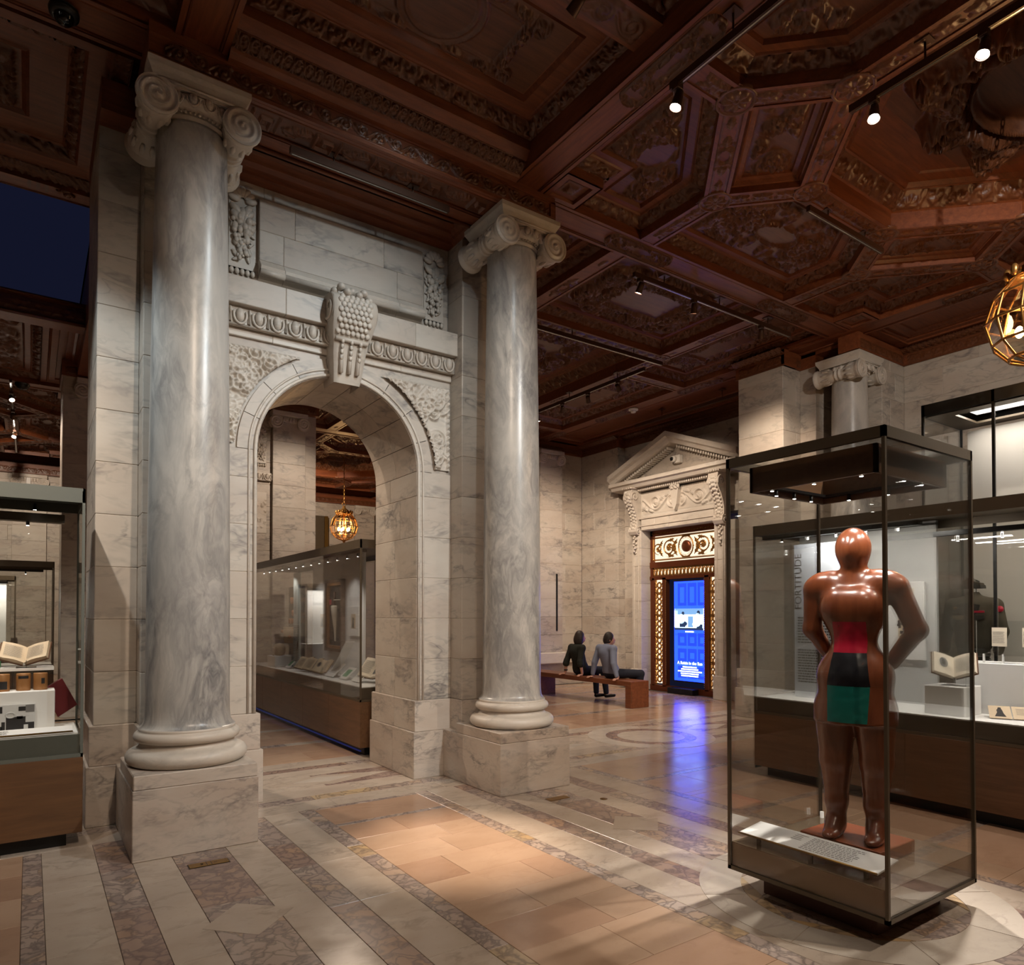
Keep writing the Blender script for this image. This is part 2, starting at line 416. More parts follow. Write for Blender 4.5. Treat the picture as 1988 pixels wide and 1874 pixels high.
M['bulb'] = emit('lantern_bulb', (1.0,.62,.26,1), 26.0)
M['diffuser'] = emit('case_light_diffuser', (1.0,.90,.80,1), .8)
M['backlit'] = emit('backlit_door_glass', (1.0,.82,.60,1), .55)
M['scr_blue'] = emit('screen_blue', (.006,.028,.80,1), 2.7)
M['scr_blue2'] = emit('screen_dark_blue', (.004,.016,.52,1), 2.2)
M['scr_lt'] = emit('screen_pale', (.50,.74,1.0,1), 1.5)
M['scr_md'] = emit('screen_mid', (.10,.20,.36,1), 1.1)
M['scr_dk'] = emit('screen_shadow', (.01,.02,.05,1), 1.0)
for k_ in ('lens', 'lens_s', 'bulb', 'scr_md', 'scr_dk'): M[k_].cycles.emission_sampling = 'NONE'
M['exit'] = emit('case_edge_blue', (.10,.16,1.0,1), .03)
# ------------------------------------------------------------------ carved ornament height functions
def sp(u, v, cx, cy, R, turns=2.1, hand=1.0, rot=0.0):
    x = u-cx; y = (v-cy)*hand; r = np.hypot(x, y)/R; th = np.arctan2(y, x)/(2*PI)+rot
    ph = r*turns-th; fr = ph-np.floor(ph)
    return np.clip((1-r)*5, 0, 1)*np.maximum(np.exp(-((fr-.5)/.23)**2), np.exp(-(r/.2)**2))
def fan(u, v, cx, cy, R, n=7, up=1.0):
    x = u-cx; y = (v-cy)*up; r = np.hypot(x, y)/R; a = np.arctan2(x, y)
    lob = np.abs(np.cos(a*n/2.0)); lim = .72+.28*lob
    return np.where(np.abs(a) < 1.75, np.clip((lim-r)*6, 0, 1)*(.35+.65*lob)*np.clip(r*5, .2, 1), 0)
def leaf(u, v, cx, cy, L, W, ang):
    c, s = math.cos(ang), math.sin(ang); x = (u-cx)*c+(v-cy)*s; y = -(u-cx)*s+(v-cy)*c
    t = np.clip(x/L, 0, 1); w = W*np.sin(PI*t)**.7*(.8+.2*np.cos(t*22))
    return np.where((x > 0) & (x < L), np.clip(1-np.abs(y)/(w+1e-5), 0, 1)**.5*(1-.45*np.exp(-(y/(W*.12))**2)), 0)
def rosette(u, v, cx, cy, R, n=8):
    x = u-cx; y = v-cy; r = np.hypot(x, y)/R; a = np.arctan2(y, x)
    l = np.abs(np.cos(a*n/2)); return np.clip((.78+.22*l-r)*5, 0, 1)*np.maximum((.3+.7*l)*np.clip(r*3, 0, 1), np.exp(-(r/.2)**2))
def anthemion(s, t, W, L):
    p = W*1.25; k = np.floor(s/p); x = s-k*p-p/2
    a = fan(x, t, 0, W*.16, W*.62, 9); b = np.maximum.reduce([sp(x, t, -p*.2, W*.72, W*.2, 1.7, 1), sp(x, t, p*.2, W*.72, W*.2, 1.7, -1), leaf(x, t, 0, W*.12, W*.5, W*.2, PI/2), leaf(x, t, 0, W*.3, W*.4, W*.12, .6), leaf(x, t, 0, W*.3, W*.4, W*.12, PI-.6)])
    bead = np.clip(1-np.abs(t-W*.05)/(W*.05), 0, 1)*np.abs(np.sin(s*PI/(W*.16)))
    q = np.exp(-((np.abs(x)-p*.48-.06*W*np.sin(t/W*6))/(W*.05))**2)*.7
    return np.maximum(np.maximum(np.where(k % 2 == 0, a, b), bead), q)
def eggs(s, t, W, L):
    p = W*.72; x = (s+p/2) % p-p/2; y = (t-W*.5)/W
    r = np.sqrt((x/(p*.34))**2+(y/.42)**2)
    rim = np.exp(-((r-1.12)/.16)**2); lf = np.clip(1-r, 0, 1)**.5*(.4+.6*np.abs(np.cos(np.arctan2(x/p, y)*4)))
    d = np.exp(-((np.abs(x)-p*.5)/(p*.05))**2)*.8
    return np.maximum(np.maximum(rim, lf), d)
def rinceau(s, t, W, L):
    p = W*1.15; k = np.floor(s/p); x = s-k*p; h = np.where(k % 2 == 0, 1.0, -1.0)
    y = np.where(k % 2 == 0, t, W-t)
    a = sp(x, y, p*.5, W*.47, W*.40, 2.0, 1, .25)
    st = np.exp(-((t-W*.5-W*.33*np.sin(s*PI/p))/(W*.05))**2)*.8
    l = np.maximum(leaf(x, y, p*.02, W*.15, W*.42, W*.13, .7), leaf(x, y, p*.62, W*.92, W*.42, W*.12, -.3))
    return np.maximum.reduce([a, st, l, rosette(x, y, p*.5, W*.47, W*.13, 6)])
def cart_rib(s, t, W, L):
    c = L/2; x = s-c; r = np.sqrt((x/(W*.62))**2+((t-W/2)/(W*.36))**2)
    ov = np.exp(-((r-1)/.14)**2)
    a = np.maximum.reduce([leaf(x, t, W*.75, W*.5, W*.9, W*.26, 0), leaf(-x, t, W*.75, W*.5, W*.9, W*.26, 0), leaf(x, t, L*.5-W*.35, W*.5, W*.9, W*.26, PI), leaf(-x, t, L*.5-W*.35, W*.5, W*.9, W*.26, PI)])
    c2 = np.maximum.reduce([sp(np.abs(x), t, W*1.0, W*.25, W*.2, 1.6), sp(np.abs(x), t, W*1.0, W*.75, W*.2, 1.6, -1), sp(np.abs(x), t, W*.55, W*.12, W*.14, 1.5), sp(np.abs(x), t, W*.55, W*.88, W*.14, 1.5)])
    e = np.exp(-((np.minimum(t, W-t)-W*.07)/(W*.03))**2)*.6
    return np.maximum.reduce([ov, a, c2, e])
def flower_rib(s, t, W, L):
    p = W*1.3; n = max(1, round(L/p)); q = L/n; x = s % q
    return np.maximum.reduce([rosette(x, t, q/2, W/2, W*.40, 8), leaf(x, t, q*.5, W*.5, q*.5, W*.2, .35), leaf(x, t, q*.5, W*.5, q*.5, W*.2, PI-.35), leaf(x, t, q*.5, W*.5, q*.5, W*.18, -.4), leaf(x, t, q*.5, W*.5, q*.5, W*.18, PI+.4), np.exp(-((np.minimum(t, W-t)-W*.06)/(W*.03))**2)*.6])
def greek(s, t, W, L):
    p = W*1.1; k = np.floor(s/p); x = (s-k*p)/p; y = t/W
    g = np.zeros_like(s)
    for a, b, c_, d in ((.05,.12,.1,.9),(.05,.7,.82,.9),(.62,.70,.3,.9),(.3,.7,.3,.38),(.3,.38,.3,.62),(.3,.5,.54,.62),(.85,.92,.1,.9)):
        g = np.maximum(g, ((x > a) & (x < b) & (y > c_) & (y < d))*1.0)
    l = np.maximum.reduce([leaf(x*p, t, p*.02, W*.5, p*.55, W*.3, .3), leaf(x*p, t, p*.5, W*.45, p*.5, W*.3, -.4), leaf(x*p, t, p*.3, W*.2, p*.5, W*.2, .9)])
    return np.where(k % 2 == 0, g*.8, l)
def arabesque(seed, W, H, n=12, hole=0.0, sym=4):
    R = random.Random(seed); items = []
    if sym == 0: n = int(n*2.4)
    for i in range(n):
        a = R.random(); cx = W*(.04+.42*R.random()); cy = H*(.06+.42*R.random())
        if sym == 0: cx *= R.choice((-1, 1)); cy *= R.choice((-1, 1))
        items.append((R.choice('ssl'), cx, cy, min(W, H)*(.07+.08*R.random()), R.choice((-1, 1)), R.random()*6.28))
    def f(u, v, *_):
        x = np.abs(u-W/2) if sym >= 2 else u-W/2; y = np.abs(v-H/2) if sym >= 4 else v-H/2
        z = np.zeros_like(u)
        for k, cx, cy, r, hd, an in items:
            if sym == 2: cy = (cy-H*.27)*1.9
            z = np.maximum(z, sp(x, y, cx, cy, r, 2.0, hd, an/6.28) if k == 's' else leaf(x, y, cx-r*math.cos(an), cy-r*math.sin(an), r*2.4, r*.7, an))
        e = np.clip(np.minimum(np.minimum(u, W-u), np.minimum(v, H-v))/(.03*min(W, H)), 0, 1)
        if hole > 0:
            rr = np.sqrt(((u-W/2)/(W*hole))**2+((v-H/2)/(H*hole))**2)
            z = np.where(rr < 1, .25, z); z = np.maximum(z, np.exp(-((rr-1.05)/.06)**2))
        return z*e
    return f
def relief(mb, o, du, dv, nrm, W, H, fn, depth, res=.012, mask=None, flip=False):
    nu = max(2, int(W/res)+1); nv = max(2, int(H/res)+1)
    U, V = np.meshgrid(np.linspace(0, W, nu), np.linspace(0, H, nv), indexing='ij')
    h = fn(U, V)*depth
    P = np.array(o)[None, None]+U[..., None]*np.array(du)+V[..., None]*np.array(dv)+h[..., None]*np.array(nrm)
    mk = None
    if mask is not None:
        k = mask(U, V); mk = k[:-1, :-1] & k[1:, :-1] & k[:-1, 1:] & k[1:, 1:]
    return mb.grid(P, True, mk)
def edge_band(mb, a, b, c, d, fn, depth, res=.014, up=(0,0,-1)):
    # band between outer edge a->b and inner edge d->c (quad a,b,c,d), relief towards the viewer below
    a, b, c, d = (np.array(q, float) for q in (a, b, c, d)); L = np.linalg.norm((b+c-a-d)/2); Wd = np.linalg.norm((d+c-a-b)/2)
    nu = max(2, int(L/res)+1); nv = max(3, int(Wd/res)+1)
    s, t = np.meshgrid(np.linspace(0, 1, nu), np.linspace(0, 1, nv), indexing='ij')
    P = (a[None, None]*(1-s[..., None])+b*s[..., None])*(1-t[..., None])+(d*(1-s[..., None])+c*s[..., None])*t[..., None]
    n = np.cross(b-a, d-a); n /= np.linalg.norm(n)+1e-9
    if np.dot(n, up) < 0: n = -n
    h = fn(s*L, t*Wd, Wd, L)*depth
    return mb.grid(P+h[..., None]*n, True)
# ------------------------------------------------------------------ floor
floor = MB().box(-9, -3, -.2, 12, 23.5, -.006).build('floor', plain('dark_grout', C(92,78,68), .7)); tag(floor, kind='structure')
def tile(x0, y0, x1, y1, mat, z=0.0):
    MB().cbox(x0+.0012, y0+.0012, -.02, x1-.0012, y1-.0012, z, .0015).build('floor_tile', M[mat], floor)
def strip(x0, x1, y0, y1, mats, lens, off=0.0):          # a band running along y
    y = y0-off; i = 0
    while y < y1-.01:
        L = lens[i % len(lens)]; a, b = max(y, y0), min(y+L, y1)
        if b-a > .02: tile(x0, a, x1, b, mats[i % len(mats)])
        y += L; i += 1
def strip_x(y0, y1, x0, x1, mats, lens, off=0.0):
    x = x0-off; i = 0
    while x < x1-.01:
        L = lens[i % len(lens)]; a, b = max(x, x0), min(x+L, x1)
        if b-a > .02: tile(a, y0, b, y1, mats[i % len(mats)])
        x += L; i += 1
Y0, Y1 = -.3, 5.66
for side in (0, 1):                                    # bands each side of the aisle field, mirrored about x = 2.40
    f = (lambda a, b: (a, b)) if side == 0 else (lambda a, b: (4.80-b, 4.80-a))
    o = .35*side
    strip(*f(.075, .37), Y0, Y1, ['f_cream'], [1.05, .9, 1.2], o)
    strip(*f(.37, .556), Y0, Y1, ['f_rose', 'f_breccia'], [.85, 1.1, .7], o)
    strip(*f(.556, .785), Y0, Y1, ['f_cream'], [1.15, .95], .4+o)
    strip(*f(1.12, 1.36), Y0, Y1, ['f_cream'], [1.0, 1.2], .1+o)
    strip(*f(1.36, 1.535), Y0, Y1, ['f_breccia', 'f_rose'], [.7, .5, .9], .2+o)
    strip(*f(1.535, 1.81), Y0, Y1, ['f_cream', 'f_cream'], [.95, .8, .7], .2+o)
    strip(*f(1.81, 1.93), Y0, Y1, ['f_breccia', 'f_breccia', 'f_yellow', 'f_breccia'], [.45, .6, .25, .5], o)
    strip(*f(-.025, .075), Y0, Y1, ['f_breccia'], [.8, .6], o)
    strip(*f(.785, 1.12), Y0, Y1, ['f_breccia', 'f_rose'], [.95, .82], .1+.3*side)
def inlay(poly, mat, z=.0012):
    MB().prism(poly, z+.004, lambda u, v, w: (u, v, w-.004)).build('floor_inlay', M[mat], floor)
inlay([(.735, 3.82), (.955, 3.59), (1.20, 3.82), (.955, 4.05)], 'f_cream'); inlay([(3.60, 3.85), (3.84, 3.62), (4.08, 3.85), (3.84, 4.08)], 'f_cream')
yy = Y0; k = 0                                        # tan field between the bands
rows = [5.66, 5.14]
tile(1.93, 5.14, 2.87, 5.60, 'f_pink'); strip_x(5.60, 5.66, 1.93, 2.87, ['f_breccia'], [.5]); strip_x(5.08, 5.14, 1.93, 2.87, ['f_breccia'], [.4])
y = 5.08; k = 0
while y > Y0:
    L = (.36, .30, .34, .38)[k % 4]; c = 1.93+(.42, .62, .5, .33, .7)[k % 5]
    tile(1.93, y-L, c, y, 'f_tan' if k % 3 else 'f_pink'); tile(c, y-L, 2.87, y, 'f_pink' if k % 4 == 0 else 'f_tan'); y -= L; k += 1
y = 5.40; k = 0                                       # tan field right of the statue aisle
strip_x(5.40, 5.66, 4.825, 8.6, ['f_tan'], [1.3]); 
while y > Y0:
    L = .62; strip_x(y-L+.09, y, 4.825, 8.6, ['f_tan', 'f_pink', 'f_tan'], [.78, .92, .84], .25*(k % 3)); strip_x(y-L, y-L+.09, 4.825, 8.6, ['f_breccia'], [1.6]) if k % 2 == 0 else strip_x(y-L, y-L+.09, 4.825, 8.6, ['f_tan'], [1.2]); y -= L; k += 1
y = 5.66; k = 0
while y > 2.0:
    strip_x(y-.42, y, -1.4, -.025, ['f_pink', 'f_tan'], [.7, .8], .3*(k % 2)); y -= .42; k += 1
XA, XB = -1.4, 10.8                                   # cross bands in line with the arch
strip_x(5.66, 5.93, XA, XB, ['f_cream'], [1.25, 1.05]); strip_x(5.93, 6.08, XA, XB, ['f_breccia', 'f_yellow', 'f_breccia', 'f_rose'], [.8, .55, 1.1, .7], .5)
strip_x(6.08, 6.36, XA, XB, ['f_cream'], [1.2, .9], .3); strip_x(6.36, 6.84, XA, XB, ['f_rose', 'f_breccia', 'f_rose', 'f_cream'], [1.0, .9], .1)
strip_x(6.84, 7.12, XA, XB, ['f_cream'], [1.1, 1.25], .6); strip_x(7.12, 7.27, XA, XB, ['f_breccia', 'f_rose'], [.9, 1.2]); strip_x(7.27, 7.55, XA, XB, ['f_cream'], [1.3, 1.0], .2)
inlay([(1.66, 6.60), (2.38, 6.40), (3.06, 6.60), (2.38, 6.81)], 'f_cream'); inlay([(2.07, 6.62), (2.38, 6.51), (2.66, 6.62), (2.35, 6.74)], 'f_white', .0022)
inlay([(7.55, 6.6), (8.0, 6.42), (8.45, 6.6), (8.0, 6.78)], 'f_white'); inlay([(4.9, 6.6), (5.3, 6.42), (5.7, 6.6), (5.3, 6.78)], 'f_white')
y = 7.55; k = 0
while y < 12.5:
    L = (.5, .5, .16)[k % 3]; strip_x(y, y+L, XA, XB, ['f_pink', 'f_tan', 'f_tan'] if k % 3 < 2 else ['f_breccia', 'f_cream'], [1.35, 1.15, 1.5], .4*(k % 2)); y += L; k += 1
MB().box(-9, 12.5, -.02, 12, 23, 0).build('floor_slab', M['f_tan'], floor); MB().box(-9, 5.66, -.02, -1.4, 12.5, 0).build('floor_slab', M['f_tan'], floor)
MB().box(-9, -3, -.02, 12, -.3, 0).build('floor_slab', M['f_tan'], floor); MB().box(8.6, -.3, -.02, 12, 5.66, 0).build('floor_slab', M['f_tan'], floor); MB().box(-9, -.3, -.02, -1.4, 5.66, 0).build('floor_slab', M['f_tan'], floor)
def ring(cx, cy, r0, r1, a0, a1, mat, z):
    n = max(3, int((a1-a0)*14)); A = [a0+(a1-a0)*i/n for i in range(n+1)]
    inlay([(cx+r1*math.cos(a), cy+r1*math.sin(a)) for a in A]+([(cx+r0*math.cos(a), cy+r0*math.sin(a)) for a in A[::-1]] if r0 > 0 else []), mat, z)
for cx, cy in ((3.88, 2.185), (6.76, 6.50)):
    for k in range(8): ring(cx, cy, .592, .83, k*PI/4+.2+.004, (k+1)*PI/4+.2-.004, 'f_white', .0022)
    for k in range(6): ring(cx, cy, .0 if cx < 5 else .44, .588, k*PI/3+.004, (k+1)*PI/3-.004, ('f_yellow', 'f_breccia', 'f_yellow')[k % 3] if cx < 5 else 'f_rose', .0022)
    if cx > 5: ring(cx, cy, 0, .436, 0, 2*PI-.001, 'f_white', .0022)
# ------------------------------------------------------------------ marble walls
ZC = [0, .38]+[.76+.405*i for i in range(12)]+[5.40]
def block(parent, x0, y0, z0, x1, y1, z1, mat='marble', c=.005):
    return MB().cbox(x0, y0, z0, x1, y1, z1, c).build('marble_block', M[mat], parent)
def courses(parent, x0, y0, x1, y1, splits=None, axis='x', z_lo=.76, z_hi=5.40, off=0, depth_jit=0.0):
    for i in range(len(ZC)-1):
        a, b = ZC[i], ZC[i+1]
        if b <= z_lo+.01 or a >= z_hi-.01: continue
        a, b = max(a, z_lo), min(b, z_hi)
        lo, hi = (x0, x1) if axis == 'x' else (y0, y1)
        cuts = [lo]+([lo+(hi-lo)*t for t in splits[(i+off) % len(splits)]] if splits else [])+[hi]
        for p, q in zip(cuts, cuts[1:]):
            if axis == 'x': block(parent, p, y0, a, q, y1, b)
            else: block(parent, x0, p, a, x1, q, b)
wf = struct('wall_front', (2.365, 6.6, 0))
AX, AR, AZ = 2.365, .765, 3.03
for sx0, sx1, inner in ((.40, .69, 0), (4.04, 4.33, 0)): courses(wf, sx0, 6.15, sx1, 7.14, [[.45], [.6], [.35]], 'y')
for sx0, sx1 in ((.69, 1.21), (3.52, 4.04)): courses(wf, sx0, 5.93, sx1, 6.9)
courses(wf, 1.21, 6.15, 1.60, 7.14, [[.38], [.62]], 'y', .76, 3.03); courses(wf, 3.13, 6.15, 3.52, 7.14, [[.38], [.62], [.5]], 'y', .76, 3.03)
for (x0, x1, ya, yb) in ((.37, .70, 6.12, 7.17), (.67, 1.23, 5.90, 6.9), (1.20, 1.63, 6.12, 7.17), (3.10, 3.53, 6.12, 7.17), (3.50, 4.06, 5.90, 6.9), (4.03, 4.36, 6.12, 7.17)):
    m_ = ya+.45*(yb-ya)
    for p, q in ((ya, m_), (m_, yb)):
        block(wf, x0, p, .455, x1, q, .76, 'marble_base'); block(wf, x0-.02, p-(.02 if p == ya else 0), 0, x1+.02, q, .455, 'marble_base')
NV = 9                                                # voussoirs
for k in range(NV):
    a0, a1 = PI*k/NV, PI*(k+1)/NV
    for (ya, yb) in ((6.15, 6.62), (6.62, 7.14)):
        A = [a0+(a1-a0)*i/6 for i in range(7)]; A[0] += .0035; A[-1] -= .0035
        poly = [(AX+AR*math.cos(a), AZ+AR*math.sin(a)) for a in A]+[(AX+.935*math.cos(a), AZ+.935*math.sin(a)) for a in A[::-1]]
        MB().prism(poly, yb-ya-.003, lambda u, v, w, y=ya: (u, y+w, v)).build('voussoir', M['marble'], wf)
for r_, th_, y_ in ((.785, .016, 6.142), (.835, .011, 6.146)):
    P = [(AX+r_*math.cos(a), y_, AZ+r_*math.sin(a)) for a in np.linspace(0, PI, 40)]
    MB().tube([(AX+r_, y_, .76)]+P+[(AX-r_, y_, .76)], th_, 8).build('arch_moulding', M['marble_trim'], wf)
def spandrel(sx):
    A = np.linspace(0, PI/2, 16); pts = [(AX+sx*.935*math.cos(a), AZ+.935*math.sin(a)) for a in A]
    e = AX+sx*1.155; poly = pts+[(AX, 4.02), (e, 4.02), (e, AZ)]
    MB().prism(poly, .93, lambda u, v, w: (u, 6.17+w, v)).build('spandrel_stone', M['marble'], wf)
    W, H = .80, .84; x0 = e-sx*.02
    ar = arabesque(11+sx, W, H, 15, 0, 0); ar2 = arabesque(31+sx, W, H, 15, 0, 0)
    def f(u, v): 
        x = AX+sx*(1.135-u); z = 3.07+v; d = np.hypot(x-AX, z-AZ)-.955
        ed = np.minimum(np.minimum(u, d), H-v); z_ = np.maximum(ar(u, v), ar2(u, v)); return np.maximum(z_, np.exp(-((ed-.02)/.014)**2)*(.6+.4*np.sin((u*1.3+v)*110)))*.9+.25
    mk = lambda u, v: (np.hypot(AX+sx*(1.135-u)-AX, 3.07+v-AZ) > .955) & (u < W)
    m = MB(); relief(m, (x0, 6.168, 3.07), (-sx, 0, 0), (0, 0, 1), (0, -1, 0), W, H, f, .055, .008, mk); m.build('spandrel_carving', M['marble_trim'], wf)
spandrel(-1); spandrel(1)
for (x0, x1) in ((1.21, 1.72), (1.72, 2.34), (2.34, 2.95), (2.95, 3.52)):
    block(wf, x0, 6.14, 3.985, x1, 7.14, 4.055, 'marble_trim'); 
for (x0, x1) in ((1.19, 1.80), (1.80, 2.40), (2.40, 3.05), (3.05, 3.545)): block(wf, x0, 6.02, 4.215, x1, 7.14, 4.445)
def egg_dart_x(x0, x1, y, z0, z1, n, parent, sgn=-1):
    m = MB(); h = z1-z0; p = (x1-x0)/n
    m.box(x0, y+.03, z0, x1, y+.25, z1)
    for i in range(n):
        cx = x0+p*(i+.5); cz = z0+h*.52
        m.sph((cx, y+.025, cz), (p*.24, .042, h*.40), 10, 8)
        m.tube([(cx+p*.34*math.cos(a), y+.012, cz+h*.46*math.sin(a)) for a in np.linspace(PI*.85, 2*PI+PI*.15, 12)], .011, 6)
        m.add([(cx+p*.5, y-.005, z0+.01), (cx+p*.5-p*.10, y+.02, z0+h*.15), (cx+p*.5, y+.012, z1-.02), (cx+p*.5+p*.10, y+.02, z0+h*.15)], [(0,1,2),(0,2,3)])
        m.sph((cx+p*.5, y+.015, z0+h*.72), (p*.07, .02, h*.2), 6, 4)
    m.tube([(x0, y+.03, z0+.004), (x1, y+.03, z0+.004)], .012, 6)
    return m.build('egg_and_dart', M['marble_trim'], parent)
egg_dart_x(1.20, 3.53, 6.06, 4.055, 4.215, 15, wf)
for (x0, x1) in ((1.21, 1.62), (1.62, 2.10), (2.10, 2.90), (2.90, 3.52)): block(wf, x0, 6.215, 4.445, x1, 7.14, 4.68)
block(wf, 1.21, 6.215, 4.68, 1.62, 7.14, 5.25); block(wf, 3.20, 6.215, 4.68, 3.52, 7.14, 5.25); block(wf, 1.62, 6.23, 4.68, 3.20, 7.14, 5.25)
for (x0, x1) in ((1.21, 1.66), (1.66, 2.80), (2.80, 3.52)): block(wf, x0, 6.215, 5.25, x1, 7.14, 5.42)
for (x0, x1, z0, z1) in ((1.61, 1.92, 4.965, 5.245), (1.92, 2.78, 4.965, 5.245), (2.78, 3.20, 4.965, 5.245), (1.61, 1.82, 4.70, 4.965), (1.82, 2.92, 4.70, 4.965), (2.92, 3.20, 4.70, 4.965)):
    block(wf, x0, 6.165, z0, x1, 6.24, z1, 'marble')
for (x0, x1) in ((1.61, 1.82), (1.82, 2.92), (2.92, 3.20)):
    MB().prism([(6.165, 4.70), (6.24, 4.70), (6.24, 4.52), (6.11, 4.60), (6.10, 4.63)], x1-x0-.003, lambda u, v, w, x=x0: (x+w, u, v)).build('tablet_ledge', M['marble_trim'], wf)
    MB().tube([(x0, 6.13, 4.585), (x1, 6.13, 4.585)], .03, 8).build('tablet_ledge', M['marble_trim'], wf)
def garland(cx, y, ztop, zbot, w, parent, seed, mat='marble_trim'):
    R = random.Random(seed); m = MB(); H = ztop-zbot
    m.box(cx-w*.5, y+.005, zbot-.02, cx+w*.5, y+.03, ztop-.06)
    for i in range(7):                                   # palmette crown
        a = -1.3+2.6*i/6; m.sph((cx+.34*w*math.sin(a), y-.01, ztop-.10+.09*math.cos(a)), (.034, .02, .05), 8, 6, [[math.cos(a), 0, math.sin(a)], [0, 1, 0], [-math.sin(a), 0, math.cos(a)]])
    for i in range(9):                                   # drooping leaves
        a = R.uniform(-1, 1); m.sph((cx+a*w*.34, y-.02, ztop-.17-.08*R.random()), (.035, .022, .06), 8, 5, [[math.cos(a), 0, math.sin(a)], [0, 1, 0], [-math.sin(a), 0, math.cos(a)]])
    for i in range(46):                                  # fruit, flowers and grapes
        t = R.random(); ww = w*.40*(1-t*.55); z = ztop-.24-t*(H-.28); r = .030*(1-.45*t)*R.uniform(.65, 1.25)
        m.sph((cx+R.uniform(-ww, ww), y-.012-.02*R.random(), z), (r, r*.9, r*R.uniform(.9, 1.5)), 8, 6)
    for i in range(16):
        t = R.random(); a = R.uniform(-1.2, 1.2); z = ztop-.26-t*(H-.3); m.sph((cx+R.choice((-1, 1))*w*.38*(1-t*.5), y-.008, z), (.018, .012, .045), 6, 5, [[math.cos(a), 0, math.sin(a)], [0, 1, 0], [-math.sin(a), 0, math.cos(a)]])
    for i in range(5): m.sph((cx-w*.4+w*.2*i, y-.005, zbot-.055), (.022, .02, .028), 6, 5); m.box(cx-w*.5, y, zbot-.045, cx+w*.5, y+.02, zbot-.025)
    return m.build('fruit_garland', M[mat], parent)
garland(1.475, 6.20, 5.27, 4.62, .22, wf, 1); garland(3.345, 6.20, 5.27, 4.62, .22, wf, 2)
# keystone console
ks = MB(); prof = []
for z, d, w in ((3.72, .10, .125), (3.80, .13, .135), (3.98, .17, .155), (4.08, .20, .165), (4.14, .24, .185), (4.24, .30, .20), (4.34, .325, .205), (4.42, .31, .205), (4.47, .25, .205), (4.49, .17, .20)): prof.append((z, d, w))
P = np.array([[(AX+s*w*k_, 6.15-d+(.012 if k_ > .99 else 0), z) for s, k_ in ((-1, 1), (-1, .98), (-1, .55), (0, 0), (1, .55), (1, .98), (1, 1))] for z, d, w in prof]); ks.grid(P, True)
for s in (-1, 1):
    ks.add([(AX+s*w, 6.15-d+.012, z) for z, d, w in prof]+[(AX+s*w, 6.3, z) for z, d, w in prof], [(i, i+1, i+1+len(prof), i+len(prof)) for i in range(len(prof)-1)])
ks.add([(AX-.2, 5.98, 4.49), (AX+.2, 5.98, 4.49), (AX+.2, 6.3, 4.49), (AX-.2, 6.3, 4.49)], [(0,1,2,3)])
kso = ks.build('keystone', M['marble_trim'], wf)
m = MB()
for s in (-1, 1):                                       # side volutes, flutes and scale carving
    P = [(AX+s*.212, 5.945+r*math.cos(a), 4.35+r*math.sin(a)) for a, r in [(t, .012+.018*t) for t in np.linspace(0, 6.6, 34)]]; m.tube(P, .014, 6)
    m.lathe([(.125, 0), (.12, s*.02)], (AX+s*.19, 5.955, 4.35), 20, 'x')
for i, x in enumerate((-.085, 0, .085)):
    m.tube([(AX+x*.9, 6.0, 3.80), (AX+x, 5.965, 4.06)], .020, 6)
    for j in range(4): m.sph((AX+x, 5.965-.012*j, 3.93+.045*j), (.018, .016, .024), 6, 5)
for j in range(8):
    for i in range(-3, 4):
        z = 4.14+.042*j; d = float(np.interp(z, [p_[0] for p_ in prof], [p_[1] for p_ in prof]))+.004; x = (i+.5*(j % 2))*.046
        if abs(x) < .16: m.sph((AX+x, 6.15-d, z), (.026, .014, .027), 8, 5)
for i in range(9): m.sph((AX-.16+.04*i, 5.90+.05*math.cos(i*1.7), 4.50+.03*math.sin(i*2.1)), (.036, .05, .036), 8, 6)
m.tube([(AX-.15, 5.935, 4.08), (AX+.15, 5.935, 4.08)], .02, 6)
m.build('keystone_carving', M['marble_trim'], kso)
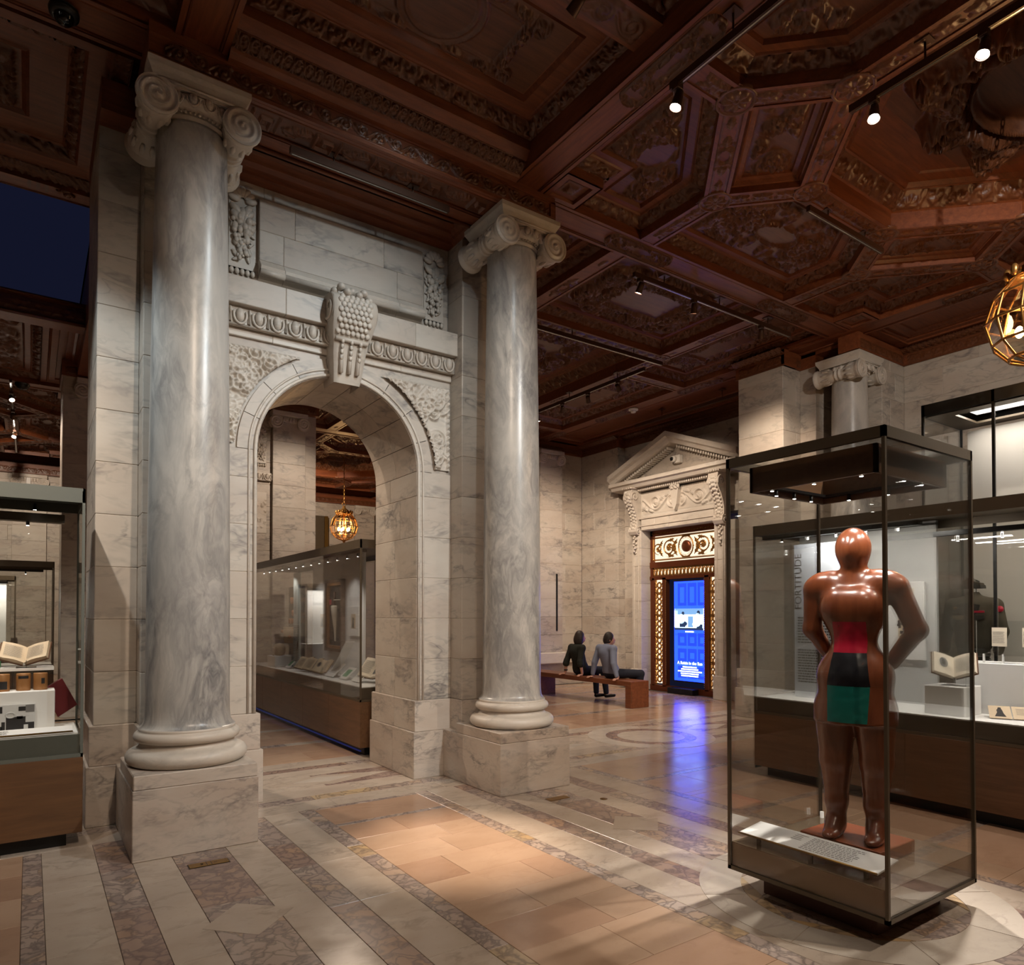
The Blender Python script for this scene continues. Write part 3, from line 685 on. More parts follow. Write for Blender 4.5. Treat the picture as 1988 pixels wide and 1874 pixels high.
# ------------------------------------------------------------------ columns
def volute_face(m, cx, y, cz, R, sg, hand):
    nr, na = 16, 48; P = np.zeros((nr, na+1, 3))
    for i in range(nr):
        r = R*i/(nr-1)
        a = np.linspace(0, 2*PI, na+1); x = r*np.cos(a); z = r*np.sin(a)
        ph = (r/R)*2.6-a/(2*PI)*hand; fr = ph-np.floor(ph); h = .016*np.exp(-((fr-.55)/.27)**2)+.016*np.exp(-(r/(R*.2))**2)
        if i == nr-1: h = h*0+.004
        P[i, :, 0] = cx+x; P[i, :, 1] = y+sg*h; P[i, :, 2] = cz+z
    m.grid(P, True)
def capital(parent, cx, cy, hx=.335, flat=0.0):
    cp = MB().lathe([(.238, 5.05), (.243, 5.075), (.262, 5.09), (.258, 5.10), (.25, 5.105), (.262, 5.125), (.285, 5.14), (.318, 5.165), (.33, 5.195), (.30, 5.215), (.20, 5.235)], (cx, cy, 0), 40).build('capital', M['marble_trim'], parent)
    m = MB()
    for z, k in ((5.235, -.035), (5.262, -.03), (5.30, -.012), (5.333, 0), (5.365, 0)): pass
    Q = [(5.235, -.04), (5.258, -.038), (5.296, -.018), (5.318, -.004), (5.325, 0), (5.365, 0)]
    V = []
    for z, k in Q:
        h = hx+k; V += [(cx-h, cy-h, z), (cx+h, cy-h, z), (cx+h, cy+h, z), (cx-h, cy+h, z)]
    m.add(V, [(0,3,2,1), tuple(len(V)-4+i for i in range(4))]+[(4*i+k, 4*i+(k+1) % 4, 4*i+4+(k+1) % 4, 4*i+4+k) for i in range(len(Q)-1) for k in range(4)]); m.build('abacus', M['marble_trim'], cp)
    R = .132
    for sg in (-1, 1):
        for hd in (-1, 1):
            m = MB(); x = cx+hd*.273; y = cy+sg*.335
            volute_face(m, x, y, 5.107, R, sg, hd*sg if sg < 0 else -hd*sg)
            m.lathe([(R, sg*.335), (R+.004, sg*.318), (R-.006, sg*.30), (.118, sg*.27)], (x, cy, 5.107), 28, 'y', cap=False); m.build('volute', M['marble_trim'], cp)
        m = MB(); a = np.linspace(0, PI, 2)
        m.box(cx-.273, cy+sg*.322, 5.208, cx+.273, cy+sg*.25, 5.24)
        m.tube([(cx+.273*t, cy+sg*.330, 5.232) for t in (-1, 1)], .010, 6); pass
        m.build('canalis', M['marble_trim'], cp)
    for hd in (-1, 1):
        prof = [(.118, -.27), (.112, -.2), (.095, -.13), (.078, -.07), (.074, -.045), (.088, -.04), (.088, -.018), (.078, -.014), (.078, .014), (.088, .018), (.088, .04), (.074, .045), (.078, .07), (.095, .13), (.112, .2), (.118, .27)]
        m = MB().lathe(prof, (cx+hd*.273, cy, 5.107), 24, 'y', cap=False)
        for k in range(10):
            a = 2*PI*k/10
            for s in (-1, 1): m.sph((cx+hd*.273+.1*math.cos(a), cy+s*.19, 5.107+.1*math.sin(a)), (.022, .075, .022), 6, 5)
        m.build('bolster', M['marble_trim'], cp)
    m = MB()
    for k in range(56): 
        a = 2*PI*k/56; L = (.013, .007, .007)[k % 3]; m.sph((cx+.266*math.cos(a), cy+.266*math.sin(a), 5.112), (L, L, .011), 6, 4)
    m.build('bead_moulding', M['marble_trim'], cp)
    m = MB()
    for k in range(20):
        a = 2*PI*(k+.5)/20; R_ = [[math.cos(a), -math.sin(a), 0], [math.sin(a), math.cos(a), 0], [0, 0, 1]]
        m.sph((cx+.318*math.cos(a), cy+.318*math.sin(a), 5.168), (.030, .034, .048), 10, 7, R_)
        m.tube([(cx+.335*math.cos(a+.125*math.cos(t)), cy+.335*math.sin(a+.125*math.cos(t)), 5.176+.056*math.sin(t)) for t in np.linspace(PI, 2*PI, 8)], .0075, 5)
    m.build('egg_and_dart', M['marble_trim'], cp)
    return cp
def column(cx, cy, label, back, plinth=True):
    t = thing('column', label, 'column', (cx, cy, 0), 'ionic marble columns')
    p = MB().cbox(cx-.395, cy-.395, 0, cx+.395, back, .462, .005).build('plinth', M['marble_base'], t)
    MB().cbox(cx-.39, cy-.39, .462, cx+.39, min(cy+.39, back), .557, .006).build('plinth_cap', M['marble_base'], p)
    b = [(.33, .557)]
    b += [(.345+.057*math.sin(a), .612-.055*math.cos(a)) for a in np.linspace(0.1, PI-.1, 10)]
    b += [(.335, .672), (.318, .685), (.31, .70), (.318, .712)]
    b += [(.312+.040*math.sin(a), .752-.038*math.cos(a)) for a in np.linspace(0.1, PI-.1, 8)]+[(.318, .795), (.318, .812)]
    MB().lathe(b, (cx, cy, 0), 56).build('column_base', M['marble_trim'], t)
    s = [(.318, .812), (.300, .826), (.287, .85), (.281, .90)]+[(.279-.041*(q**1.6), .95+4.08*q) for q in np.linspace(0, 1, 12)]+[(.240, 5.05), (.246, 5.07)]
    MB().lathe(s, (cx, cy, 0), 64).build('shaft', M['column'], t)
    capital(t, cx, cy); return t
column(.945, 5.465, 'veined white marble ionic column in front of the pier left of the archway', 6.12)
column(3.80, 5.465, 'veined white marble ionic column right of the archway, near the bench', 6.12)
column(9.90, 5.50, 'ionic marble column against the far pier behind the tall glass case', 5.94)
def flat_capital(parent, cx, y, w, sg=-1, z=5.365, axis='x'):
    # pilaster capital with two scrolls facing -y (axis x) or -x (axis y)
    f = (lambda u, v, zz: (cx+u, y+v, zz)) if axis == 'x' else (lambda u, v, zz: (y+v, cx+u, zz))
    cp = MB(); a, b = f(-w/2-.03, -.07, z-.09), f(w/2+.03, .1, z); cp.cbox(*a, *b, .01); a, b = f(-w/2+.05, -.03, z-.19), f(w/2-.05, .1, z-.09); cp.cbox(*a, *b, .005)
    for i in range(7):
        u = (i-3)*w*.095; cp.sph(f(u, -.035, z-.145), (.024, .03, .042) if axis == 'x' else (.03, .024, .042), 8, 6)
    o = cp.build('pilaster_capital', M['marble_trim'], parent); m = MB(); R = .12
    for hd in (-1, 1):
        c0 = f(hd*(w/2-.05), 0, z-.20)
        if axis == 'x':
            volute_face(m, c0[0], y-.06, c0[2], R, -1, -hd); m.lathe([(R, -.06), (R, .08)], (c0[0], y, c0[2]), 24, 'y', cap=False)
        else:
            m.lathe([(R, -.05), (R, .08)], (y, c0[1], c0[2]), 24, 'x')
            m.tube([(y-.055, c0[1]+hd*r*math.cos(t), c0[2]+r*math.sin(t)) for t, r in [(q, .015+.0075*q) for q in np.linspace(0, 13, 50)]], .010, 6)
    m.build('volute', M['marble_trim'], o); return o
# ------------------------------------------------------------------ right wall with portal
wr = struct('wall_right', (11, 9, 0))
courses(wr, 11.0, 8.30, 11.3, 11.35, [[.28], [.72], [.12, .88]], 'y', 3.6, 5.40); courses(wr, 11.0, 10.9, 11.3, 11.35, None, 'y', 0, 3.6); courses(wr, 11.0, 7.0, 11.3, 8.30, [[.5], [.3]], 'y', .76)
block(wr, 11.0, 7.0, 0, 11.3, 8.3, .76)
courses(wr, 10.8, 11.35, 11.2, 12.6, [[.35], [.65]], 'y', .76); block(wr, 10.78, 11.33, 0, 11.2, 12.6, .76, 'marble_base')
courses(wr, 9.30, 6.2, 11.0, 7.0, [[.2], None or [.8]], 'x', .76); block(wr, 9.26, 6.17, .455, 11.0, 7.03, .76, 'marble_base'); block(wr, 9.24, 6.15, 0, 11.0, 7.05, .455, 'marble_base')
courses(wr, 9.74, 5.94, 11.0, 6.2, None, 'x', 0); courses(wr, 10.2, 5.18, 11.0, 5.94, [[.48], [.3]], 'x', 0)
courses(wr, 10.85, -2.6, 11.2, 5.18, [[.10, .24, .38, .52, .66, .80, .93], [.16, .31, .45, .59, .73, .87]], 'y', .76); block(wr, 10.83, -2.6, 0, 11.2, 5.18, .76, 'marble_base')
PY = 9.62                                               # portal centre line
pt = part_empty('portal', wr)
def pbox(n, x0, ya, za, x1, yb, zb, mat='marble_trim', c=.006): return MB().cbox(x0, ya, za, x1, yb, zb, c).build(n, M[mat], pt)
for s in (-1, 1):
    for k in range(9): pbox('surround_stone', 10.74, PY+s*.965, .38*k, 11.2, PY+s*1.22, .38*(k+1)-.001)
    for k in range(9): pbox('surround_stone', 10.86, PY+s*1.22, .38*k, 11.2, PY+s*1.36, .38*(k+1)-.001)
    pbox('surround_moulding', 10.722, PY+s*1.03, 0, 10.75, PY+s*1.05, 3.5); pbox('surround_moulding', 10.722, PY+s*1.16, .45, 10.75, PY+s*1.19, 3.64)
    pbox('surround_base', 10.70, PY+s*.95, 0, 10.9, PY+s*1.26, .45)
for k in range(5): pbox('surround_stone', 10.74, PY-.965+.386*k, 3.42, 11.2, PY-.965+.386*(k+1), 3.68)
pbox('surround_moulding', 10.722, PY-1.05, 3.50, 10.75, PY+1.05, 3.52); pbox('surround_moulding', 10.715, PY-1.22, 3.655, 10.75, PY+1.22, 3.70)
pbox('frieze_stone', 10.80, PY-1.25, 3.70, 11.2, PY+1.25, 4.24)
m = MB(); relief(m, (10.795, PY+.95, 3.76), (0, -1, 0), (0, 0, 1), (-1, 0, 0), 1.9, .40, lambda u, v: rinceau(np.abs(u-.95)+.12, v, .40, 1.9)*np.clip(np.abs(u-.95)*8-.6, 0, 1), .06, .011)
m.build('scroll_frieze', M['marble_trim'], pt)
m = MB().prism([(-.11, 4.20), (.11, 4.20), (.06, 3.86), (.0, 3.74), (-.06, 3.86)], .10, lambda u, v, w: (10.80-w, PY+u, v))
for i in range(16): m.sph((10.69, PY-.12+.03*(i % 8), 4.2+.035*(i//8)+.02*math.sin(i*2)), .03, 6, 5)
m.build('frieze_urn', M['marble_trim'], pt)
m = MB()
for i in range(44): m.box(10.66, PY-1.18+.055*i-.017, 4.26, 10.84, PY-1.18+.055*i+.017, 4.315)
m.build('dentil_course', M['marble_trim'], pt)
MB().prism([(10.46, 4.48), (10.46, 4.41), (10.52, 4.39), (10.56, 4.33), (10.80, 4.315), (11.1, 4.315), (11.1, 4.48)], 3.36, lambda u, v, w: (u, PY-1.68+w, v)).build('portal_cornice', M['marble_trim'], pt)
for s in (-1, 1):                                       # raking cornices
    a = np.array((PY+s*1.70, 4.46)); b = np.array((PY, 5.12)); d = (b-a); L = np.linalg.norm(d); d /= L; nn = np.array((-d[1]*-s, abs(d[0]))) if False else np.array((0, 1.0))
    poly = [(10.44, .0), (10.44, .10), (10.50, .13), (10.54, .20), (10.58, .215), (11.1, .215), (11.1, 0), (10.62, 0)]
    V = []
    for e in (a, b):
        V += [(x, e[0], e[1]+.215-z-.02) for x, z in poly]
    n = len(poly); MB().add(V, [tuple(range(n)), tuple(range(n, 2*n))[::-1]]+[(i, (i+1) % n, n+(i+1) % n, n+i) for i in range(n)]).build('raking_cornice', M['marble_trim'], pt)
    m = MB()
    for i in range(24):
        q = a+(b-a)*(.10+.86*i/24); m.box(10.64, q[0]-.018, q[1]-.085, 10.82, q[0]+.018, q[1]-.035)
    m.build('dentil_course', M['marble_trim'], pt)
for k, (y0, y1, z0) in enumerate(((-1.5, 0, 4.48), (0, 1.5, 4.48))): pass
MB().prism([(PY-1.6, 4.47), (PY+1.6, 4.47), (PY, 5.08)], .25, lambda u, v, w: (10.85+w, u, v)).build('tympanum', M['marble'], pt)
for s in (-1, 1):                                       # scrolled consoles
    prof = [(10.80, 4.30), (10.52, 4.30), (10.50, 4.22), (10.49, 4.12), (10.52, 4.02), (10.60, 3.90), (10.66, 3.76), (10.69, 3.62), (10.68, 3.52), (10.64, 3.47), (10.63, 3.40), (10.67, 3.34), (10.74, 3.32), (10.80, 3.36)]
    y0 = PY+s*1.13-.115
    c = MB().prism(prof, .23, lambda u, v, w, y=y0: (u, y+w, v)).build('console', M['marble_trim'], pt); m = MB()
    for e in (-.008, .238):
        m.tube([(10.60+.9*r*math.cos(t), y0+e, 4.14+r*math.sin(t)) for t, r in [(q, .01+.0105*q) for q in np.linspace(0, 10, 40)]], .012, 6)
        m.tube([(10.70+.7*r*math.cos(t), y0+e, 3.42+r*math.sin(t)) for t, r in [(q, .01+.0085*q) for q in np.linspace(0, 8, 30)]], .010, 6)
    for i in range(11):
        t = i/10; z = 4.2-.72*t; x = np.interp(z, [3.47, 3.62, 3.76, 3.9, 4.02, 4.12, 4.22], [10.64, 10.69, 10.66, 10.60, 10.52, 10.49, 10.50])
        m.sph((x+.01, y0+.115, z), (.03, .085*(1-.4*t), .04), 8, 5); m.sph((x+.005, y0+.05, z-.03), (.022, .03, .03), 6, 5); m.sph((x+.005, y0+.18, z-.03), (.022, .03, .03), 6, 5)
    for i in range(12): m.sph((10.72+.02*math.sin(i*3), y0+.115+.045*math.sin(i*2.2)*(1-i/14), 3.30-.032*i), (.035, .03, .03), 7, 5)
    m.build('console_leaf', M['marble_trim'], c)
    m = MB(); m.cbox(10.48, y0-.04, 4.30, 10.85, y0+.27, 4.335); 
    for i in range(5): m.sph((10.47, y0+.0+.058*i, 4.318), (.02, .024, .022), 6, 5)
    m.build('console_cap', M['marble_trim'], pt)
sc_ = thing('ceiling_speaker', 'small pale wall speaker with black grille inside the pediment', 'speaker', (10.82, PY-.05, 4.78))
MB().cbox(10.74, PY-.11, 4.70, 10.85, PY+.05, 4.86, .01).build('housing', M['offwhite'], sc_); MB().lathe([(.0, -.03), (.06, -.03), (.065, 0), (.055, .05)], (10.70, PY+.02, 4.78), 20, 'x').build('cone', M['offwhite'], sc_); MB().lathe([(0, 0), (.038, 0), (.038, .03)], (10.655, PY+.03, 4.78), 20, 'x').build('grille', M['black'], sc_)
# bronze door with lit screen
door = struct('door_1', (11.05, PY, 0))
m = MB(); m.box(11.02, PY-.965, 0, 11.12, PY-.90, 3.43); m.box(11.02, PY+.90, 0, 11.12, PY+.965, 3.43); m.box(11.02, PY-.965, 3.30, 11.12, PY+.965, 3.43); m.box(11.0, PY-.965, 2.62, 11.12, PY+.965, 2.74); m.box(11.0, PY-.965, 2.36, 11.12, PY+.965, 2.44); m.box(11.0, PY-.965, 0, 11.12, PY+.965, .12)
for s in (-1, 1): m.box(11.0, PY+s*.56-.05, .1, 11.12, PY+s*.56+.05, 2.4); m.box(11.0, PY+s*.90-.06, .1, 11.1, PY+s*.90, 2.4)
m.build('door_frame', M['gilt'], door)
m = MB()
for i in range(46):
    y = PY-.90+.04*i
    for z in (3.355, 2.655): m.sph((11.01, y, z), (.012, .011, .016), 5, 4)
m.build('bead_ornament', M['gold'], door)
MB().box(11.10, PY-.9, 2.45, 11.13, PY+.9, 3.31).build('backlit_pane', M['backlit'], door)
for s in (-1, 1): MB().box(11.09, PY+s*.62, .15, 11.11, PY+s*.85, 2.37).build('backlit_pane', M['backlit'], door)
m = MB(); m.box(11.04, PY-.9, 3.26, 11.08, PY+.9, 3.28); m.box(11.04, PY-.9, 2.77, 11.08, PY+.9, 2.79)
def tf(u, v):
    x = np.abs(u-.9); z = np.maximum.reduce([sp(x, v, .45, .235, .215, 2.6, 1, .2), sp(x, v, .76, .235, .14, 1.8, -1), leaf(x, v, .22, .05, .30, .06, 1.0), leaf(x, v, .22, .42, .30, .06, -1.0), leaf(x, v, .62, .06, .22, .05, .9), leaf(x, v, .62, .41, .22, .05, -.9), rosette(x, v, .45, .235, .08, 8), leaf(x, v, .30, .05, .2, .05, .2), leaf(x, v, .30, .42, .2, .05, -.2)])
    r = np.hypot(x/.19, (v-.235)/.22); return np.maximum.reduce([z, np.exp(-((r-1)/.10)**2), np.exp(-((r-.8)/.05)**2)*np.abs(np.sin(np.arctan2(v-.235, x)*14)), np.clip(1-np.minimum(np.minimum(u, 1.8-u), np.minimum(v, .47-v))/.022, 0, 1)])
relief(m, (11.06, PY+.9, 2.79), (0, -1, 0), (0, 0, 1), (-1, 0, 0), 1.8, .47, tf, .03, .008, lambda u, v: tf(u, v) > .24)
m.build('transom_grille', M['gold'], door)
m = MB().lathe([(0, -.03), (.08, -.028), (.12, -.01), (.12, .03)], (11.06, PY, 3.03), 24, 'x'); m.build('medallion', M['gilt'], door)
m = MB(); m.box(11.04, PY-.9, 2.585, 11.08, PY+.9, 2.62); m.box(11.04, PY-.9, 2.445, 11.08, PY+.9, 2.47)
for i in range(19):
    y = PY-.86+.0955*i; m.tube([(11.05, y-.02, 2.46), (11.05, y-.03, 2.53), (11.05, y+.0, 2.59), (11.05, y+.03, 2.53), (11.05, y+.02, 2.46)], .012, 5); m.box(11.04, y+.036, 2.45, 11.07, y+.056, 2.6)
m.build('gallery_grille', M['gold'], door)
for s in (-1, 1):
    m = MB()
    for i in range(18): 
        z = .24+.118*i; m.tube([(11.05, PY+s*.735+.055*math.cos(t), z+.055*math.sin(t)) for t in np.linspace(0, 2*PI, 14)], .020, 5); m.tube([(11.05, PY+s*.735-.1, z+.06), (11.05, PY+s*.735-.05, z), (11.05, PY+s*.735-.1, z-.06)], .014, 4); m.tube([(11.05, PY+s*.735+.1, z+.06), (11.05, PY+s*.735+.05, z), (11.05, PY+s*.735+.1, z-.06)], .014, 4)
        m.sph((11.05, PY+s*.735, z+.059), (.012, .016, .012), 5, 4)
        if i % 4 == 3: m.box(11.04, PY+s*.62, z+.03, 11.07, PY+s*.85, z+.085)
    m.box(11.04, PY+s*.62-.015, .12, 11.08, PY+s*.62+.015, 2.4); m.box(11.04, PY+s*.85-.015, .12, 11.08, PY+s*.85+.015, 2.4)
    m.build('side_grille', M['gold'], door)
m = MB()
for i in range(60):
    for s in (-1, 1): m.sph((10.995, PY+s*.505, .17+.0365*i), (.010, .010, .012), 5, 4)
m.build('bead_ornament', M['gold'], door)
MB().cbox(10.80, PY-.36, 0, 11.0, PY+.30, .12, .01).build('door_step', M['black'], door)
scr = thing('display_screen', 'tall blue lit video screen set in the bronze doorway', 'screen', (11.0, PY, .2))
S0, S1, T0, T1 = PY-.50, PY+.28, .26, 2.30
m = MB(); m.box(11.01, S0-.03, T0-.03, 11.08, S1+.03, T1+.03); m.build('bezel', M['black'], scr)
MB().box(11.004, S0, T0, 11.012, S1, T1).build('screen_panel', M['scr_blue'], scr)
def sbox(n, y0, y1, z0, z1, mat, x=11.003): 
    return MB().box(x-.0012, y0, z0, x, y1, z1).build(n, M[mat], scr)
for r_, (z0, z1) in enumerate(((1.80, 2.30), (.98, 1.28), (.66, .96), (.32, .60))):
    for c_ in range(3):
        y1 = S1-.10-.26*c_; sbox('poster_tile', max(S0, y1-.23), min(S1, y1), z0, z1-.04, 'scr_blue2')
        sbox('poster_figure', max(S0, y1-.17), y1-.06, z0+.06, z1-.12, 'scr_blue', 11.0015)
sbox('picture', S0, S1-.02, 1.30, 1.74, 'scr_lt', 11.0018)
for (a, b, z0, z1, mt) in ((.02, .76, 1.62, 1.74, 'scr_md'), (.0, .10, 1.36, 1.7, 'scr_lt'), (.36, .50, 1.36, 1.58, 'scr_md'), (.0, .76, 1.30, 1.345, 'scr_dk'), (.14, .30, 1.36, 1.46, 'scr_dk'), (.58, .74, 1.34, 1.42, 'scr_dk')): sbox('picture_detail', S1-b, S1-a-.01, z0, z1, mt, 11.0005)
for (c_, z_, r1, r2, mt) in ((.24, 1.64, .035, .04, 'scr_dk'), (.20, 1.53, .09, .10, 'scr_lt'), (.27, 1.43, .08, .05, 'scr_dk'), (.64, 1.655, .04, .045, 'scr_dk'), (.62, 1.53, .07, .12, 'scr_lt'), (.58, 1.42, .10, .05, 'scr_lt')):
    MB().prism([(r1*math.cos(a), r2*math.sin(a)) for a in np.linspace(0, 2*PI, 20)[:-1]], .001, lambda u, v, w, c0=c_, z0=z_: (10.9995-w, S1-c0+u, z0+v)).build('picture_detail', M[mt], scr)
def text(name, s, size, mat, parent, M4, align='CENTER', ext=.0005):
    cu = bpy.data.curves.new(name, 'FONT'); cu.body = s; cu.size = size; cu.align_x = align; cu.extrude = ext
    o = bpy.data.objects.new(name, cu); COL.objects.link(o); me = bpy.data.meshes.new_from_object(o)
    bpy.data.objects.remove(o); me.transform(M4); me.materials.clear(); me.materials.append(mat)
    q = bpy.data.objects.new(name, me); COL.objects.link(q)
    if parent is not None: attach(q, parent)
    return q
def frame4(o, ex, ey):
    ex = Vector(ex).normalized(); ey = Vector(ey).normalized(); ez = ex.cross(ey)
    return Matrix(((ex.x, ey.x, ez.x, o[0]), (ex.y, ey.y, ez.y, o[1]), (ex.z, ey.z, ez.z, o[2]), (0, 0, 0, 1)))
SM = M['SM'] = emit('screen_white', (.8,.9,1,1), 2.4)
YC = (S0+S1)/2-.02
tag(text('screen_title', 'A Raisin in the Sun', .085, SM, scr, frame4((10.998, YC, .60), (0,-1,0), (0,0,1))), kind='stuff')
CAPS = [(.535, .36), (.49, .44), (.445, .62), (.40, .46), (.355, .44), (1.255, .22)]
for r_, z in enumerate((1.19, .62)):
    for c_ in range(3): text('poster_title', 'PLAYBILL', .05, M['scr_blue2'], scr, frame4((10.999, S1-.13-.26*c_, z), (0,-1,0), (0,0,1)))
# ------------------------------------------------------------------ far walls
w2 = struct('wall_far', (2.4, 13, 0))
courses(w2, .39, 12.9, 1.21, 13.9, [[.4], [.6]], 'x', 0); courses(w2, 3.13, 12.95, 3.62, 13.9, None, 'x', 0); courses(w2, 3.62, 12.86, 4.22, 13.9, None, 'x', 0); courses(w2, 4.22, 12.95, 4.45, 13.9, None, 'x', 0)
flat_capital(w2, 3.92, 12.86, .60); flat_capital(w2, .90, 12.88, .60)
garland(3.42, 12.93, 5.0, 4.4, .2, w2, 5); egg_dart_x(3.0, 3.6, 12.86, 4.06, 4.2, 4, w2); m = MB(); relief(m, (3.28, 12.94, 3.1), (1, 0, 0), (0, 0, 1), (0, -1, 0), .25, .75, arabesque(5, .25, .75, 9, 0, 2), .03); m.build('spandrel_carving', M['marble_trim'], w2)
MB().prism([(1.21, 3.1)]+[(AX+.80*math.cos(a), 3.03+.80*math.sin(a)) for a in np.linspace(PI, 0, 20)]+[(3.13, 3.1), (3.13, 5.4), (1.21, 5.4)], .95, lambda u, v, w: (u, 12.95+w, v)).build('arch_stone', M['marble'], w2)
courses(w2, 9.0, 12.6, 10.8, 12.9, [[.3, .72], [.45], [.2, .6]], 'x', .76); block(w2, 9.0, 12.56, 0, 10.8, 12.9, .5, 'marble_base'); MB().cbox(8.98, 12.5, .5, 10.8, 12.9, .58, .01).build('base_moulding', M['marble_trim'], w2); MB().cbox(8.98, 12.54, .70, 10.8, 12.9, .76, .01).build('base_moulding', M['marble_trim'], w2)
courses(w2, 9.42, 12.42, 10.06, 12.62, None, 'x', .76); flat_capital(w2, 9.74, 12.42, .62); MB().cbox(9.36, 12.36, .5, 10.12, 12.6, .76, .02).build('base_moulding', M['marble_trim'], w2)
MB().box(9.87, 12.405, 1.25, 9.91, 12.425, 2.55).build('wall_slot', M['black'], w2)
w3 = struct('wall_back', (2, 22.6, 0))
courses(w3, -8, 22.6, 11.2, 22.9, [[.08,.16,.25,.34,.43,.52,.61,.70,.79,.88], [.12,.20,.30,.39,.47,.56,.66,.74,.84,.93]], 'x', 0)
courses(w3, 9.1, 22.45, 9.8, 22.7, None, 'x', 0); flat_capital(w3, 9.45, 22.45, .65); courses(w3, -.42, 22.45, .34, 22.7, None, 'x', 0); flat_capital(w3, -.04, 22.45, .72); courses(w3, .69, 22.3, 1.6, 22.7, [[.5]], 'x', 0); courses(w3, 6.2, 22.4, 6.9, 22.7, None, 'x', 0)
MB().cbox(7.35, 22.40, 0, 8.0, 22.55, 4.9, .01).build('bronze_doorway', M['bronze'], w3); MB().cbox(8.0, 22.36, 0, 8.12, 22.55, 4.9, .01).build('bronze_jamb', M['brass'], w3)
courses(w3, 10.85, 13.6, 11.2, 22.6, [[.12,.26,.4,.55,.7,.85]], 'y', 0)
wl = MB().box(-9, -3, 0, -8.8, 23, 6.0).build('wall_left', M['marble']); tag(wl, kind='structure')
wb = MB().box(-9, -3, 0, 11.2, -2.7, 6.0).build('wall_near', M['marble']); tag(wb, kind='structure')
# ------------------------------------------------------------------ carved wood ceiling
ceil = struct('ceiling', (4, 8, 5.6))
def inset(poly, d):
    n = len(poly); D = d if hasattr(d, '__len__') else [d]*n; L = []
    for i in range(n):
        a = np.array(poly[i], float); b = np.array(poly[(i+1) % n], float); t = (b-a)/np.linalg.norm(b-a); nr = np.array((-t[1], t[0]))
        L.append((a+nr*D[i], t))
    out = []
    for i in range(n):
        (p, t), (q, u) = L[i-1], L[i]; det = t[0]*u[1]-t[1]*u[0]
        if abs(det) < 1e-6: out.append(tuple(q)); continue
        w = q-p; s = (w[0]*u[1]-w[1]*u[0])/det; out.append(tuple(p+t*s))
    return out
def inside(poly, X, Y):
    r = np.zeros(X.shape, bool); n = len(poly)
    for i in range(n):
        (x0, y0), (x1, y1) = poly[i], poly[(i+1) % n]
        if y0 == y1: continue
        c = ((y0 > Y) != (y1 > Y)) & (X < (x1-x0)*(Y-y0)/(y1-y0)+x0); r ^= c
    return r
def edge_dist(poly, X, Y):
    d = np.full(X.shape, 9.0); n = len(poly)
    for i in range(n):
        a = np.array(poly[i]); b = np.array(poly[(i+1) % n]); t = b-a; L = np.dot(t, t)
        s = np.clip(((X-a[0])*t[0]+(Y-a[1])*t[1])/L, 0, 1); d = np.minimum(d, np.hypot(X-a[0]-s*t[0], Y-a[1]-s*t[1]))
    return d
STD = [(0, 0), (0, .09), (.10, .155, anthemion), (.108, .16), (.118, .152), (.13, .165), (.20, .165), (.212, .15), (.228, .185)]
def coffer(poly, z0, levels=STD, rel=None, rdepth=.05, res=.016, mat='wood', bres=.015):
    poly = [tuple(p) for p in poly]
    area_ = sum(poly[i-1][0]*poly[i][1]-poly[i][0]*poly[i-1][1] for i in range(len(poly)))
    if area_ < 0: poly = poly[::-1]
    poly = inset(poly, .004)
    n = len(poly); m = MB(); band = MB(); prev = None; hasband = False
    for lv in levels:
        P = [(x, y, z0+lv[1]) for x, y in inset(poly, lv[0])]
        if prev is not None:
            for i in range(n):
                a, b, c, d = prev[i], prev[(i+1) % n], P[(i+1) % n], P[i]
                if len(lv) > 2: edge_band(band, a, b, c, d, lv[2], .030, bres); hasband = True
                else: m.add([a, b, c, d], [(0, 1, 2, 3)])
        prev = P
    m.add(prev, [tuple(range(n))])
    co = m.build('coffer', M[mat], ceil)
    if hasband: band.build('carved_band', M['wood_carve'], co)
    if rel is not None:
        ip = [(p[0], p[1]) for p in prev]; x0 = min(p[0] for p in ip); x1 = max(p[0] for p in ip); y0 = min(p[1] for p in ip); y1 = max(p[1] for p in ip)
        W, H = x1-x0, y1-y0; f = rel(W, H); zz = prev[0][2]
        def g(u, v):
            d = edge_dist(ip, x0+u, y0+v); return f(u, v)*np.clip((d-.03)/.03, 0, 1)
        r = MB(); relief(r, (x0, y0, zz-.004), (1, 0, 0), (0, 1, 0), (0, 0, -1), W, H, g, rdepth, res, lambda u, v: inside(ip, x0+u, y0+v)); r.build('carved_relief', M['wood_carve'], co)
    return co
def rib(a, b, w, z, fn, h=.2, wd=.014):
    a = np.array(a, float); b = np.array(b, float); t = (b-a); L = np.linalg.norm(t); t /= L; nn = np.array((-t[1], t[0]))
    m = MB(); c = (a+b)/2; m.obox((c[0], c[1], z+h/2+.004), (t[0]*L/2, t[1]*L/2, 0), (nn[0]*w/2, nn[1]*w/2, 0), (0, 0, h/2))
    for s in (-1, 1): m.obox((c[0]+s*nn[0]*(w/2-.016), c[1]+s*nn[1]*(w/2-.016), z+.002), (t[0]*L/2, t[1]*L/2, 0), (nn[0]*.016, nn[1]*.016, 0), (0, 0, .008))
    o = m.build('rib', M['wood'], ceil)
    if fn:
        r = MB(); ww = w-.07; q = a-nn*ww/2; relief(r, (q[0]+t[0]*.12, q[1]+t[1]*.12, z+.006), (t[0], t[1], 0), (nn[0], nn[1], 0), (0, 0, -1), L-.24, ww, lambda u, v: fn(u, v, ww, L-.24), .026, wd); r.build('rib_carving', M['wood_carve'], o)
    return o
